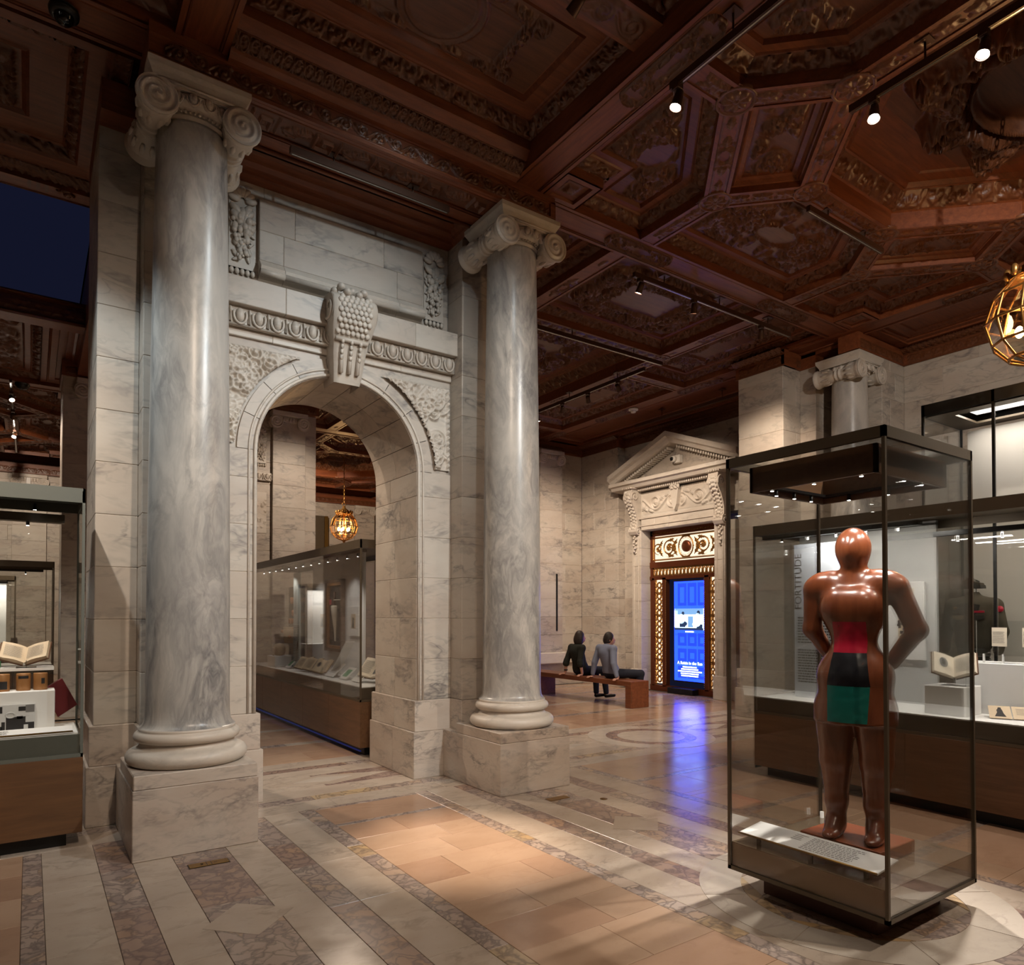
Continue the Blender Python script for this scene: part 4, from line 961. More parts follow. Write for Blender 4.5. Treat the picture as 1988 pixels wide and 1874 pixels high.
def roset(x, y, z, R=.13):
    m = MB(); m.lathe([(R+.03, z+.02), (R+.028, z-.006), (R+.008, z-.010), (R, z+.004), (0, z+.004)], (x, y, 0), 28, cap=False)
    relief(m, (x-R, y-R, z+.003), (1, 0, 0), (0, 1, 0), (0, 0, -1), 2*R, 2*R, lambda u, v: rosette(u, v, R, R, R*.92, 8), .022, .010)
    return m.build('rosette', M['wood_carve'], ceil)
def plaque(cx, cy, z, L, W, ax):
    du, dv = ((1, 0, 0), (0, 1, 0)) if ax == 'x' else ((0, 1, 0), (1, 0, 0))
    m = MB(); f1 = arabesque(int(cx*7+cy*3), L, W, 12, .22, 4)
    def f(u, v):
        e = np.clip((L/2-W*.0-np.abs(u-L/2))/W*2, 0, 1); rr = np.hypot(np.maximum(np.abs(u-L/2)-(L/2-W/2), 0), v-W/2)/(W/2)
        return np.where(rr < 1, np.maximum(f1(u, v), np.exp(-((rr-.93)/.05)**2))*.9+.1, 0)
    o = (cx-L/2, cy-W/2, z+.001) if ax == 'x' else (cx-W/2, cy-L/2, z+.001)
    relief(m, o, du, dv, (0, 0, -1), L, W, f, .036, .010); return m.build('plaque', M['wood_carve'], ceil)
def beam(x0, y0, x1, y1, z0, z1=6.3, ax='y', plaques=()):
    m = MB(); m.box(x0, y0, z0+.012, x1, y1, z1)
    if ax == 'y':
        for a, b in ((x0, x0+.035), (x1-.035, x1)): m.box(a, y0, z0, b, y1, z0+.02)
        for a in (x0+.05, x1-.05): m.tube([(a, y0, z0+.01), (a, y1, z0+.01)], .009, 6)
    else:
        for a, b in ((y0, y0+.035), (y1-.035, y1)): m.box(x0, a, z0, x1, b, z0+.02)
        for a in (y0+.05, y1-.05): m.tube([(x0, a, z0+.01), (x1, a, z0+.01)], .009, 6)
    o = m.build('beam', M['wood_y' if ax == 'y' else 'wood'], ceil)
    for q in plaques:
        plaque(q if ax == 'x' else (x0+x1)/2, (y0+y1)/2 if ax == 'x' else q, z0+.012, .95, (y1-y0 if ax == 'x' else x1-x0)-.12, ax)
    return o
ZB = 5.60
beam(3.61, -2.7, 3.95, 5.19, ZB, ax='y', plaques=(3.42, 1.3)); beam(.78, -2.7, 1.12, 5.19, ZB, ax='y')
beam(3.95, 5.21, 9.39, 5.565, ZB, ax='x', plaques=(5.45, 8.1)); beam(9.39, -2.7, 9.73, 5.19, ZB, ax='y', plaques=(3.6, 1.2)); beam(9.39, 7.05, 9.73, 13.0, ZB, ax='y', plaques=(8.0, 10.2, 12.2)); beam(3.95, 14.435, 9.39, 14.79, ZB, ax='x'); beam(9.39, 5.19, 9.73, 7.05, ZB, ax='y')
beam(-4.66, 5.21, .62, 5.565, ZB, ax='x')
before = set(ceil.children)
# octagonal bay
CX, CY = 6.67, 2.12; HX, HY = 2.72, 3.09
def q4(x, y): return (CX+x, CY+y)
O8 = [(.655, 1.585), (-.655, 1.585), (-1.585, .655), (-1.585, -.655), (-.655, -1.585), (.655, -1.585), (1.585, -.655), (1.585, .655)]
hw = .115
big = [(0, 0), (0, .16), (.02, .17), (.15, .30, anthemion), (.165, .31), (.19, .30), (.22, .34), (.34, .345), (.36, .36)]
co8 = coffer(inset([q4(*p) for p in O8], hw), ZB, big, None)
zc = ZB+.36
m = MB(); W = 2.0                                       # sculpted oval medallion in the octagon
f1 = arabesque(77, W, W*.86, 26, 0, 2); f2 = arabesque(78, W, W*.86, 26, 0, 4)
def med(u, v):
    x = (u-W/2)/(W*.5); y = (v-W*.43)/(W*.43); r = np.hypot(x/.62, y/.50); R2 = np.hypot(x, y)
    env = np.clip((1.0-R2+.12*np.sin(np.arctan2(y, x)*8+1))*7, 0, 1)*np.clip((r-1.0)*8, 0, 1)
    return np.maximum(np.maximum(f1(u, v), f2(u, v))*env*(1.0+.4*np.sin(u*9)*np.cos(v*8)), np.exp(-((r-.97)/.045)**2)*.7)
relief(m, (CX-W/2, CY-W*.43, zc-.004), (1, 0, 0), (0, 1, 0), (0, 0, -1), W, W*.86, med, .20, .012); m.build('medallion_carving', M['wood_carve'], co8)
for i in range(8): rib(q4(*O8[i-1]), q4(*O8[i]), .23, ZB, (cart_rib, flower_rib)[i % 2])
N8 = [(-2.2, 1.25), (-1.27, 2.2), (1.27, 2.2), (2.2, 1.25), (2.2, -1.25), (1.27, -2.2), (-1.27, -2.2), (-2.2, -1.25)]
pairs = {0: 2, 1: 1, 2: 0, 3: 7, 4: 6, 5: 5, 6: 4, 7: 3}
for i, p in enumerate(N8):
    rib(q4(*p), q4(*O8[pairs[i]]), .23, ZB, flower_rib); e = (math.copysign(HX, p[0]), p[1]) if abs(p[0]) > 2 else (p[0], math.copysign(HY, p[1])); rib(q4(*p), q4(*e), .23, ZB, flower_rib)
    roset(*q4(*p), ZB-.002); roset(*q4(*O8[i]), ZB-.002)
for i in (0, 2, 4, 6): rib(q4(*N8[i]), q4(*N8[i+1]), .23, ZB, cart_rib)
sq = [(0, 0), (0, .05), (.012, .055), (.03, .045), (.05, .075), (.09, .08), (.10, .10)]
for i in (0, 2, 4, 6):
    a, b = N8[i], N8[i+1]; c, d = O8[pairs[i+1]], O8[pairs[i]]
    coffer(inset([q4(*p) for p in (a, b, c, d)][::-1] if i in (0, 4) or True else None, -hw if False else hw) if False else inset(sorted([q4(*p) for p in (a, b, c, d)], key=lambda p: math.atan2(p[1]-CY-(a[1]+b[1]+c[1]+d[1])/4, p[0]-CX-(a[0]+b[0]+c[0]+d[0])/4)), hw), ZB, sq, lambda W_, H_: arabesque(40, W_, H_, 16, 0, 0), .05)
for s in (1, -1):
    P = [(-1.27, 3.09), (-1.27, 2.2), (-.655, 1.585), (.655, 1.585), (1.27, 2.2), (1.27, 3.09)]; D = [hw, hw, hw, hw, hw, 0.0]
    coffer([(x, CY+s*(y-CY)) for x, y in inset([q4(*p) for p in P], D)] if s > 0 else [(x, 2*CY-y) for x, y in inset([q4(*p) for p in P], D)], ZB, STD, lambda W_, H_: arabesque(51, W_, H_, 22, .16, 4), .055)
    P = [(-2.72, -1.25), (-2.2, -1.25), (-1.585, -.655), (-1.585, .655), (-2.2, 1.25), (-2.72, 1.25)]; D = [hw, hw, hw, hw, hw, 0.0]
    coffer([(x if s > 0 else 2*CX-x, y) for x, y in inset([q4(*p) for p in P], D)], ZB, STD, lambda W_, H_: arabesque(52, W_, H_, 18, .16, 4), .055)
    for s2 in (1, -1):
        P = [(-2.72, 1.25), (-2.2, 1.25), (-1.27, 2.2), (-1.27, 3.09), (-2.30, 3.09), (-2.30, 2.67), (-2.72, 2.67)]; D = [hw, hw, hw, 0, 0, 0, 0]
        Q = inset([q4(*p) for p in P], D); coffer([(x if s > 0 else 2*CX-x, y if s2 > 0 else 2*CY-y) for x, y in Q], ZB, STD, lambda W_, H_: arabesque(53, W_, H_, 16, .17, 4), .06)
        xx = CX-s*2.51; yy_ = CY+s2*2.88; coffer([(xx-.2, yy_-.2), (xx+.2, yy_-.2), (xx+.2, yy_+.2), (xx-.2, yy_+.2)], ZB, [(0, 0), (.05, 0), (.06, .03), (.10, .035)], lambda W_, H_: (lambda u, v: rosette(u, v, W_/2, H_/2, W_*.46)), .03)
bayR = [o for o in ceil.children if o not in before]
def mirror(objs, sx, sy, ox, oy):
    for o in objs:
        def cp(q, par):
            c = q.copy(); COL.objects.link(c); mi = q.matrix_parent_inverse.copy(); c.parent = par; c.matrix_parent_inverse = mi
            if par is ceil: c.location = (ox, oy, 0); c.scale = (sx, sy, 1)
            for ch in q.children: cp(ch, c)
        cp(o, ceil)
mirror(bayR, 1, -1, 0, 20); mirror(bayR, -1, -1, 4.73, 20)
# bay in front of the arch: rectangular coffer between the two longitudinal beams
L1 = [(1.12, 3.62), (3.61, 3.62), (3.61, 4.90), (1.12, 4.90)]
lv = [(0, 0), (.08, .095, anthemion), (.085, .10), (.105, .095), (.115, .105), (.24, .105), (.25, .09), (.275, .13)]
def circ_panel(W_, H_):
    f0 = arabesque(61, W_, H_, 14, 0, 4)
    def f(u, v):
        r = np.hypot(u-W_/2, v-H_/2); inner = (np.abs(u-W_/2) < W_*.30) & (np.abs(v-H_/2) < H_*.30)
        fr = np.exp(-((np.maximum(np.abs(u-W_/2)/(W_*.31), np.abs(v-H_/2)/(H_*.31))-1)/.03)**2)*.5
        z = np.where(inner, .05, f0(u, v)); z = np.maximum(z, fr)
        z = np.where(r < H_*.44, .12, z); return np.maximum(z, .4*np.exp(-((r-H_*.36)/.012)**2)+.4*np.exp(-((r-H_*.44)/.012)**2))
    return f
coffer(L1, 5.81, lv, circ_panel, .06, .012, bres=.010); m = MB(); m.box(1.12, 3.33, 5.75, 3.61, 3.62, 6.2); bx = m.build('beam', M['wood'], ceil)
m = MB(); relief(m, (1.2, 3.36, 5.749), (1, 0, 0), (0, 1, 0), (0, 0, -1), 2.35, .23, lambda u, v: rinceau(u, v, .23, 2.35), .018); m.build('beam_carving', M['wood_carve'], bx)
coffer([(1.12, .8), (3.61, .8), (3.61, 3.33), (1.12, 3.33)], 5.81, lv, lambda W_, H_: arabesque(62, W_, H_, 24, .2, 4), .06)
MB().box(1.12, -2.7, 5.81, 3.61, .8, 5.9).build('coffer', M['wood'], ceil)
def prof_x(x0, x1, pts, name='cornice', mat='wood', parent=ceil):       # mouldings running along x; pts (y,z)
    m = MB(); m.add([(x, y, z) for x in (x0, x1) for y, z in pts], [(i, i+1, len(pts)+i+1, len(pts)+i) for i in range(len(pts)-1)]); return m.build(name, M[mat], parent)
cn = prof_x(1.12, 3.61, [(5.17, 5.55), (5.12, 5.555), (5.075, 5.575), (5.06, 5.595)]); prof_x(1.12, 3.61, [(4.98, 5.665), (4.975, 5.672), (4.965, 5.668), (4.93, 5.70), (4.90, 5.73), (4.90, 5.81)])
m = MB(); edge_band(m, (1.12, 5.06, 5.595), (3.61, 5.06, 5.595), (3.61, 4.98, 5.665), (1.12, 4.98, 5.665), eggs, .032, .007); m.build('egg_and_dart', M['wood_carve'], ceil)
# frieze beam over the columns and its carved underside
fb = MB().box(.62, 5.17, 5.385, 4.10, 5.74, 5.62).build('frieze_beam', M['wood'], ceil); m = MB(); m.box(.62, 5.16, 5.37, 4.10, 5.19, 5.395); m.box(.62, 5.16, 5.535, 4.10, 5.19, 5.555); m.tube([(.62, 5.165, 5.40), (4.10, 5.165, 5.40)], .008, 6); m.box(3.40 + .64, 5.16, 5.37, 4.10, 5.19, 5.55); m.build('frieze_moulding', M['wood'], fb)
m = MB(); relief(m, (.72, 5.171, 5.40), (1, 0, 0), (0, 0, 1), (0, -1, 0), 3.3, .13, lambda u, v: rinceau(u, v, .13, 3.3), .024, .008); m.build('frieze_carving', M['wood_carve'], fb)
m = MB(); m.box(1.24, 5.19, 5.368, 3.50, 5.22, 5.39); m.box(1.24, 5.52, 5.368, 3.50, 5.56, 5.39); m.tube([(1.24, 5.235, 5.378), (3.5, 5.235, 5.378)], .012, 6); m.tube([(1.24, 5.50, 5.378), (3.5, 5.50, 5.378)], .012, 6); m.box(1.20, 5.19, 5.368, 1.25, 5.74, 5.39); m.box(3.48, 5.19, 5.368, 3.53, 5.74, 5.39); m.tube([(1.2, 5.70, 5.375), (3.5, 5.70, 5.375)], .02, 6); m.build('soffit_frame', M['wood'], fb)
m = MB(); relief(m, (1.32, 5.26, 5.384), (1, 0, 0), (0, 1, 0), (0, 0, -1), 2.1, .22, lambda u, v: greek(u, v, .22, 2.1), .030, .008); m.build('soffit_carving', M['wood_carve'], fb)
MB().box(.70, 5.74, 5.47, 4.04, 6.3, 5.62).build('recess_panel', M['wood'], ceil)
prof_x(1.21, 3.52, [(5.90, 5.47), (5.92, 5.45), (5.99, 5.45), (6.0, 5.43), (6.05, 5.41), (6.09, 5.405), (6.10, 5.38), (6.215, 5.37)]); prof_x(1.21, 3.52, [(5.74, 5.385), (5.75, 5.47), (5.90, 5.47)])
for x0, x1, s in ((1.21, 1.33, 1), (3.40, 3.52, -1)):
    m = MB(); pts = [(x0, 5.37), (x0+.04, 5.405), (x0+.07, 5.41), (x1, 5.47)] if s > 0 else [(x0, 5.47), (x0+.05, 5.41), (x1-.04, 5.405), (x1, 5.37)]
    m.add([(x, y, z) for y in (5.74, 6.2) for x, z in pts], [(i, i+1, len(pts)+i+1, len(pts)+i) for i in range(len(pts)-1)]); m.build('cornice', M['wood'], ceil)
MB().box(.40, 5.93, 5.385, 1.21, 7.2, 5.62).build('pier_cap', M['wood'], ceil); MB().box(3.52, 5.93, 5.385, 4.33, 7.2, 5.62).build('pier_cap', M['wood'], ceil)
# middle bay
ZM = 5.60
for (a, b, fn) in (((5.31, 5.565), (5.31, 14.435), cart_rib), ((8.03, 5.565), (8.03, 14.435), cart_rib)):
    for (p, q) in ((a[1], 7.49), (7.49, 8.31), (8.31, 11.69), (11.69, 12.51), (12.51, b[1])): rib((a[0], p), (a[0], q), .23, ZM, fn, wd=.018)
for y in (7.49, 12.51): rib((5.31, y), (8.03, y), .23, ZM, flower_rib, wd=.018)
for y in (8.31, 11.69): rib((8.03, y), (9.39, y), .23, ZM, flower_rib, wd=.018); rib((3.95, y), (5.31, y), .23, ZM, flower_rib, wd=.018)
for x in (5.31, 8.03):
    for y in (7.49, 8.31, 11.69, 12.51): roset(x, y, ZM-.002)
R4 = lambda x0, y0, x1, y1: [(x0, y0), (x1, y0), (x1, y1), (x0, y1)]
def tablet(seed, hw_=.26, hh=.24):
    def mk(W_, H_):
        f0 = arabesque(seed, W_, H_, 22, 0, 4)
        def f(u, v):
            q = np.maximum(np.abs(u-W_/2)/(W_*hw_), np.abs(v-H_/2)/(H_*hh)); return np.where(q < .95, .25, np.maximum(f0(u, v), .8*np.exp(-((q-1)/.05)**2)))
        return f
    return mk
coffer(R4(5.425, 5.565, 7.915, 7.375), ZM, STD, tablet(71), .09, .014); coffer(R4(5.425, 7.605, 7.915, 12.395), ZM, big, lambda W_, H_: (lambda f0: (lambda u, v: np.where(np.hypot((u-W_/2)/(W_*.27), (v-H_/2)/(H_*.2)) < 1, .1, np.maximum(f0(u, v), np.exp(-((np.hypot((u-W_/2)/(W_*.27), (v-H_/2)/(H_*.2))-1.03)/.04)**2)))))(arabesque(72, W_, H_, 30, 0, 4)), .10, .02, bres=.02)
coffer(R4(5.425, 12.625, 7.915, 14.435), ZM, STD, tablet(73), .08, .03, bres=.03)
for x0, x1 in ((8.145, 9.39), (3.95, 5.195)):
    coffer(R4(x0, 5.565, x1, 8.195), ZM, STD, tablet(74), .07, .016, bres=.016); coffer(R4(x0, 8.425, x1, 11.575), ZM, STD, tablet(75), .07, .02, bres=.02); coffer(R4(x0, 11.805, x1, 14.435), ZM, STD, tablet(76), .07, .03, bres=.03)
# strips above the right wall
edge = [(0, 0), (0, .06), (.08, .06), (.09, .045), (.12, .07), (.20, .075), (.21, .095)]
coffer(R4(9.73, -2.6, 10.60, 5.0), ZB, edge); coffer(R4(9.73, 7.1, 10.75, 12.4), ZB, edge)
def frieze_y(x, y0, y1, sg=-1):
    f = MB().box(x, y0, 5.375, x+.3, y1, 5.62).build('frieze_beam', M['wood'], ceil); m = MB(); W_ = y1-y0
    relief(m, (x-.001, y0+.06, 5.40), (0, 1, 0), (0, 0, 1), (-1, 0, 0), W_-.12, .13, lambda u, v: rinceau(u, v, .13, W_), .014, .014); m.box(x-.012, y0, 5.372, x, y1, 5.392); m.box(x-.012, y0, 5.54, x, y1, 5.56); m.build('frieze_carving', M['wood_carve'], f)
    m = MB(); edge_band(m, (x-.02, y0, 5.56), (x-.02, y1, 5.56), (x-.12, y1, 5.62), (x-.12, y0, 5.62), eggs, .02, .012); m.build('egg_and_dart', M['wood_carve'], f)
frieze_y(10.84, -2.6, 5.18); frieze_y(9.29, 6.16, 7.04); frieze_y(10.99, 7.0, 11.35); frieze_y(10.79, 11.33, 12.6)
def frieze_x(y, x0, x1): 
    f = MB().box(x0, y, 5.375, x1, y+.3, 5.62).build('frieze_beam', M['wood'], ceil); m = MB(); W_ = x1-x0; relief(m, (x0+.05, y-.001, 5.40), (1, 0, 0), (0, 0, 1), (0, -1, 0), W_-.1, .13, lambda u, v: rinceau(u, v, .13, W_), .014, .014); m.build('frieze_carving', M['wood_carve'], f)
frieze_x(6.17, 9.29, 9.76); frieze_x(5.93, 9.73, 10.2); frieze_x(5.17, 9.55, 10.86); frieze_x(12.58, 9.0, 10.8); frieze_x(12.84, 3.1, 4.47); frieze_x(12.88, .37, 1.25); frieze_x(22.4, -8, 10.9)
MB().box(3.1, 12.9, 5.4, 4.47, 13.95, 5.62).build('pier_cap', M['wood'], ceil); MB().box(.37, 12.92, 5.4, 3.1, 13.95, 5.62).build('pier_cap', M['wood'], ceil); MB().box(9.73, 5.2, 5.55, 11.2, 6.9, 5.62).build('pier_cap', M['wood'], ceil)
# bay left of the arch with the open light well
coffer(R4(-4.66, -2.7, .78, 5.19), ZB, STD, lambda W_, H_: arabesque(81, W_, H_, 20, .2, 4), .05, .05, bres=.03)
coffer(R4(-1.75, 5.60, .58, 7.70), ZB, [(0, 0), (0, .05), (.10, .10, eggs), (.12, .11), (.26, .12), (.28, .14), (.36, .20, anthemion), (.38, .21), (.62, .215), (.64, .20), (.67, .23)], lambda W_, H_: arabesque(82, W_, H_, 14, 0, 4), .05, .014)
MB().box(-4.66, 5.565, ZB, -1.75, 7.70, 5.8).build('coffer', M['wood'], ceil)
MB().box(-4.66, 7.70, 5.80, .58, 8.29, 6.2).build('well_soffit', M['wood'], ceil); m = MB()
for i in range(5): m.tube([(-4.66, 7.76+.03*i, 5.80), (.58, 7.76+.03*i, 5.80)], .011, 6)
for i in range(9):
    x = -4.2+.62*i+.12
    for k in range(3): m.box(x+.30+.07*k, 7.98, 5.77, x+.33+.07*k, 8.16, 5.80)
    for k in range(9): a = k*.7; m.sph((x+.1*math.cos(a)*(k % 3)/2, 8.07+.08*math.sin(a), 5.795), (.05, .022, .022), 6, 4, [[math.cos(a), -math.sin(a), 0], [math.sin(a), math.cos(a), 0], [0, 0, 1]])
m.tube([(-4.66, 8.27, 5.81), (.58, 8.27, 5.81)], .02, 6); m.build('well_carving', M['wood_carve'], ceil)
wf_ = MB().box(-4.66, 11.0, 5.52, .62, 11.3, 5.80).build('well_face', M['wood'], ceil); m = MB(); relief(m, (-4.6, 10.998, 5.56), (1, 0, 0), (0, 0, 1), (0, -1, 0), 5.2, .20, lambda u, v: np.maximum(flower_rib(u, v, .20, 5.2), 0), .02, .016); m.tube([(-4.66, 10.97, 5.80), (.62, 10.97, 5.80)], .02, 6); m.tube([(-4.66, 10.98, 5.53), (.62, 10.98, 5.53)], .025, 6); m.build('well_carving', M['wood_carve'], wf_)
coffer(R4(-3.2, 11.35, .10, 14.3), 5.55, STD, tablet(84), .07, .03, bres=.02); coffer(R4(.10, 11.35, .62, 14.3), 5.55, edge)
beam(-4.66, 14.435, .62, 14.79, ZB, ax='x')
# slab that closes the ceiling, open over the well
m = MB(); m.box(-9, -3, 6.25, 12, 8.29, 6.4); m.box(-9, 14.4, 6.25, 12, 23, 6.4); m.box(.58, 11.0, 6.25, 12, 14.4, 6.4); m.box(-9, 11.02, 5.78, .62, 14.45, 5.82); m.box(.58, 8.29, 6.25, 12, 11.0, 6.4); m.box(-9, 8.29, 6.25, -4.66, 11, 6.4); m.build('ceiling_slab', M['wood'], ceil)
m = MB(); m.box(11.15, -3, 5.35, 11.5, 23, 6.4); m.box(-9, 22.85, 5.35, 11.5, 23.1, 6.4); m.box(-9, -3.1, 5.5, 11.5, -2.9, 6.4); m.box(-9.1, -3, 5.5, -8.9, 23, 6.4); m.build('ceiling_upstand', M['wood'], ceil); m = MB(); m.box(10.5, -2.6, 5.625, 11.2, 5.3, 5.66); m.box(10.6, 7.0, 5.625, 11.2, 13.0, 5.66); m.box(9.3, 4.95, 5.63, 11.2, 7.2, 5.67); m.build('cornice_board', M['wood'], ceil)
m = MB(); m.box(-4.9, 8.25, 5.95, -4.66, 11.05, 6.4); m.box(.58, 7.14, 5.4, .75, 12.9, 6.4); m.box(.75, 7.14, 5.6, 3.95, 12.9, 5.7); m.box(-9, -3, 5.6, -4.66, 23, 5.7); m.box(.78, 14.8, 5.62, 3.95, 23, 5.7); m.box(9.73, 13, 5.62, 11.2, 23, 5.7); m.build('ceiling_slab', M['wood'], ceil)
# ------------------------------------------------------------------ display cases
def xf(mb, M4):
    mb.v = [tuple(M4 @ Vector(p)) for p in mb.v]; return mb
def pane(t, x0, y0, z0, x1, y1, z1, mat='glass'): return MB().box(x0, y0, z0, x1, y1, z1).build('glass_pane', M[mat], t)
def leds(t, pts, tgt, power=0.0, deg=70, body='black', n_lit=None, col=NEUT):
    for i, (x, y, z) in enumerate(pts):
        b = MB().lathe([(.011, z), (.011, z+.035), (.007, z+.045)], (x, y, 0), 10).build('led_spot', M[body], t)
        MB().lathe([(0, z-.001), (.009, z-.001)], (x, y, 0), 10, cap=False).build('lens', M['lens_s'], b)
        if power and (n_lit is None or i in n_lit): lamp(t, (x, y, z-.02), tgt(x, y) if callable(tgt) else tgt, power, deg, .8, col, .02)
def case(label, x0, y0, x1, y1, top, front, bays=1.2, base='veneer', trim='bronze', zt=.10, group='glass display cases', cols=True, ends=(1, 1)):
    t = thing('display_case', label, 'display case', ((x0+x1)/2, (y0+y1)/2, 0), group)
    MB().box(x0+.09, y0+.09, 0, x1-.09, y1-.09, .10).build('toe_kick', M['black'], t)
    L = (y1-y0) if front == 'x' else (x1-x0); n = max(1, round(L/bays)); m = MB()
    for i in range(n):
        if front == 'x': MB().cbox(x0, y0+L*i/n, .10, x1, y0+L*(i+1)/n, .62, .003).build('base_cabinet', M[base], t)
        else: MB().cbox(x0+L*i/n, y0, .10, x0+L*(i+1)/n, y1, .62, .003).build('base_cabinet', M[base], t)
    MB().box(x0+.02, y0+.02, .62, x1-.02, y1-.02, .775).build('plinth_box', M[trim], t); MB().box(x0+.03, y0+.03, .775, x1-.03, y1-.03, .785).build('deck', M['white'], t)
    m = MB()
    for z in (.62, .635): pass
    w = .014
    for (a, b, c, d) in ((x0, y0, x1, y0+w), (x0, y1-w, x1, y1), (x0, y0, x0+w, y1), (x1-w, y0, x1, y1)): m.box(a, b, .62, c, d, .645)
    m.build('base_frame', M[trim], t); m = MB()
    for (a, b, c, d) in ((x0, y0, x1, y0+w), (x0, y1-w, x1, y1), (x0, y0, x0+w, y1), (x1-w, y0, x1, y1)): m.box(a, b, top-zt, c, d, top)
    m.box(x0+w, y0+w, top-.03, x1-w, y1-w, top-.004)
    m.build('top_frame', M[trim], t)
    for x in (x0, x1-.018):
        for y in (y0, y1-.018): MB().box(x, y, .64, x+.018, y+.018, top-.02).build('corner_post', M[trim], t)
    g = .008
    if ends[0]: pane(t, x0+.018, y0+.004, .645, x1-.018, y0+.004+g, top-zt)
    if ends[1]: pane(t, x0+.018, y1-.004-g, .645, x1-.018, y1-.004, top-zt)
    pane(t, x0+.004, y0+.018, .645, x0+.004+g, y1-.018, top-zt); pane(t, x1-.004-g, y0+.018, .645, x1-.004, y1-.018, top-zt)
    return t
# statue case ------------------------------------------------------
sx0, sx1, sy0, sy1, sz0, szt = 3.335, 4.28, 1.682, 2.60, .135, 2.512
t = thing('display_case', 'tall square glass case on low bronze base holding the carved wooden figure', 'display case', (3.81, 2.14, 0), 'glass display cases')
MB().cbox(sx0+.15, sy0+.13, 0, sx1-.13, sy1-.13, sz0, .004).build('toe_kick', plain('red_brown_kick', C(84,50,34), .5), t)
MB().box(sx0+.015, sy0+.015, sz0+.01, sx1-.015, sy1-.015, .285).build('plinth_box', M['bronze_lt'], t); MB().box(sx0+.016, sy0+.016, .285, sx1-.016, sy1-.016, .291).build('deck', M['deck'], t)
m = MB(); w = .022
for (a, b, c, d) in ((sx0, sy0, sx1, sy0+w), (sx0, sy1-w, sx1, sy1), (sx0, sy0, sx0+w, sy1), (sx1-w, sy0, sx1, sy1)): m.box(a, b, sz0, c, d, sz0+.022)
m.build('base_frame', M['bronze'], t); m = MB()
for (a, b, c, d) in ((sx0, sy0, sx1, sy0+w), (sx0, sy1-w, sx1, sy1), (sx0, sy0, sx0+w, sy1), (sx1-w, sy0, sx1, sy1)): m.box(a, b, szt-.055, c, d, szt)
m.build('top_frame', M['bronze'], t)
for x in (sx0, sx1-.017):
    for y in (sy0, sy1-.017): MB().box(x, y, sz0+.02, x+.017, y+.017, szt-.05).build('corner_post', M['bronze'], t)
pane(t, sx0+.003, sy0+.017, sz0+.022, sx0+.011, sy1-.017, szt-.055); pane(t, sx1-.011, sy0+.017, sz0+.022, sx1-.003, sy1-.017, szt-.055); pane(t, sx0+.017, sy0+.003, sz0+.022, sx1-.017, sy0+.011, szt-.055); pane(t, sx0+.017, sy1-.011, sz0+.022, sx1-.017, sy1-.003, szt-.055); pane(t, sx0+.02, sy0+.02, szt-.02, sx1-.02, sy1-.02, szt-.012)
a0, a1, b0, b1 = sx0+.10, sx1-.10, sy0+.09, sy1-.09; m = MB()
for (a, b, c, d) in ((a0, b0, a1, b0+.02), (a0, b1-.02, a1, b1), (a0, b0, a0+.02, b1), (a1-.02, b0, a1, b1)): m.box(a, b, szt-.20, c, d, szt-.055)
m.build('light_canopy', M['veneer'], t); m = MB()
for (a, b, c, d) in ((a0+.02, b0+.02, a1-.02, b0+.06), (a0+.02, b1-.06, a1-.02, b1-.02), (a0+.02, b0+.02, a0+.06, b1-.02), (a1-.06, b0+.02, a1-.02, b1-.02)): m.box(a, b, szt-.165, c, d, szt-.15)
m.build('light_rail', M['black'], t)
pts = [(a0+.04, b0+.1, 2.31), (a0+.04, b0+.36, 2.31), (a0+.04, b1-.12, 2.31), (a0+.2, b1-.04, 2.31), (a0+.38, b1-.04, 2.31), (a0+.56, b1-.04, 2.31), (a1-.04, b1-.2, 2.31), (a1-.04, b0+.3, 2.31), (a1-.2, b0+.04, 2.31), (a0+.35, b0+.04, 2.31)]
leds(t, pts, lambda x, y: (3.78, 2.09, 1.5), 3.6, 75, n_lit=(0, 1, 2, 8, 9), col=NEUT)
MB().lathe([(.012, .291), (.012, .33)], (sx1-.06, sy1-.05, 0), 12).build('humidity_sensor', M['white'], t)
lb = thing('label_panel', 'long white caption panel on low brackets inside the figure case', 'sign', (3.5, 2.15, .291))
lx0, lx1, lz0, lz1 = 3.385, 3.59, .345, .372
def lab(u, v): return (lx0+(lx1-lx0)*v, 2.56-u, lz0+(lz1-lz0)*v)
m = MB(); m.add([lab(0,0), lab(.80,0), lab(.80,1), lab(0,1)]+[tuple(np.array(lab(*q))-(0,0,.008)) for q in ((0,0),(.80,0),(.80,1),(0,1))], [(0,1,2,3),(7,6,5,4),(0,4,5,1),(1,5,6,2),(2,6,7,3),(3,7,4,0)]); m.build('board', M['white'], lb)
MB().tube([lab(0, -.02), lab(.80, -.02)], .006, 6).build('edge_strip', M['brass'], lb)
for u in (.10, .42, .72): MB().box(lx0+.04, 2.56-u-.01, .291, lx0+.055, 2.56-u+.01, .34).build('bracket', M['bronze'], lb)
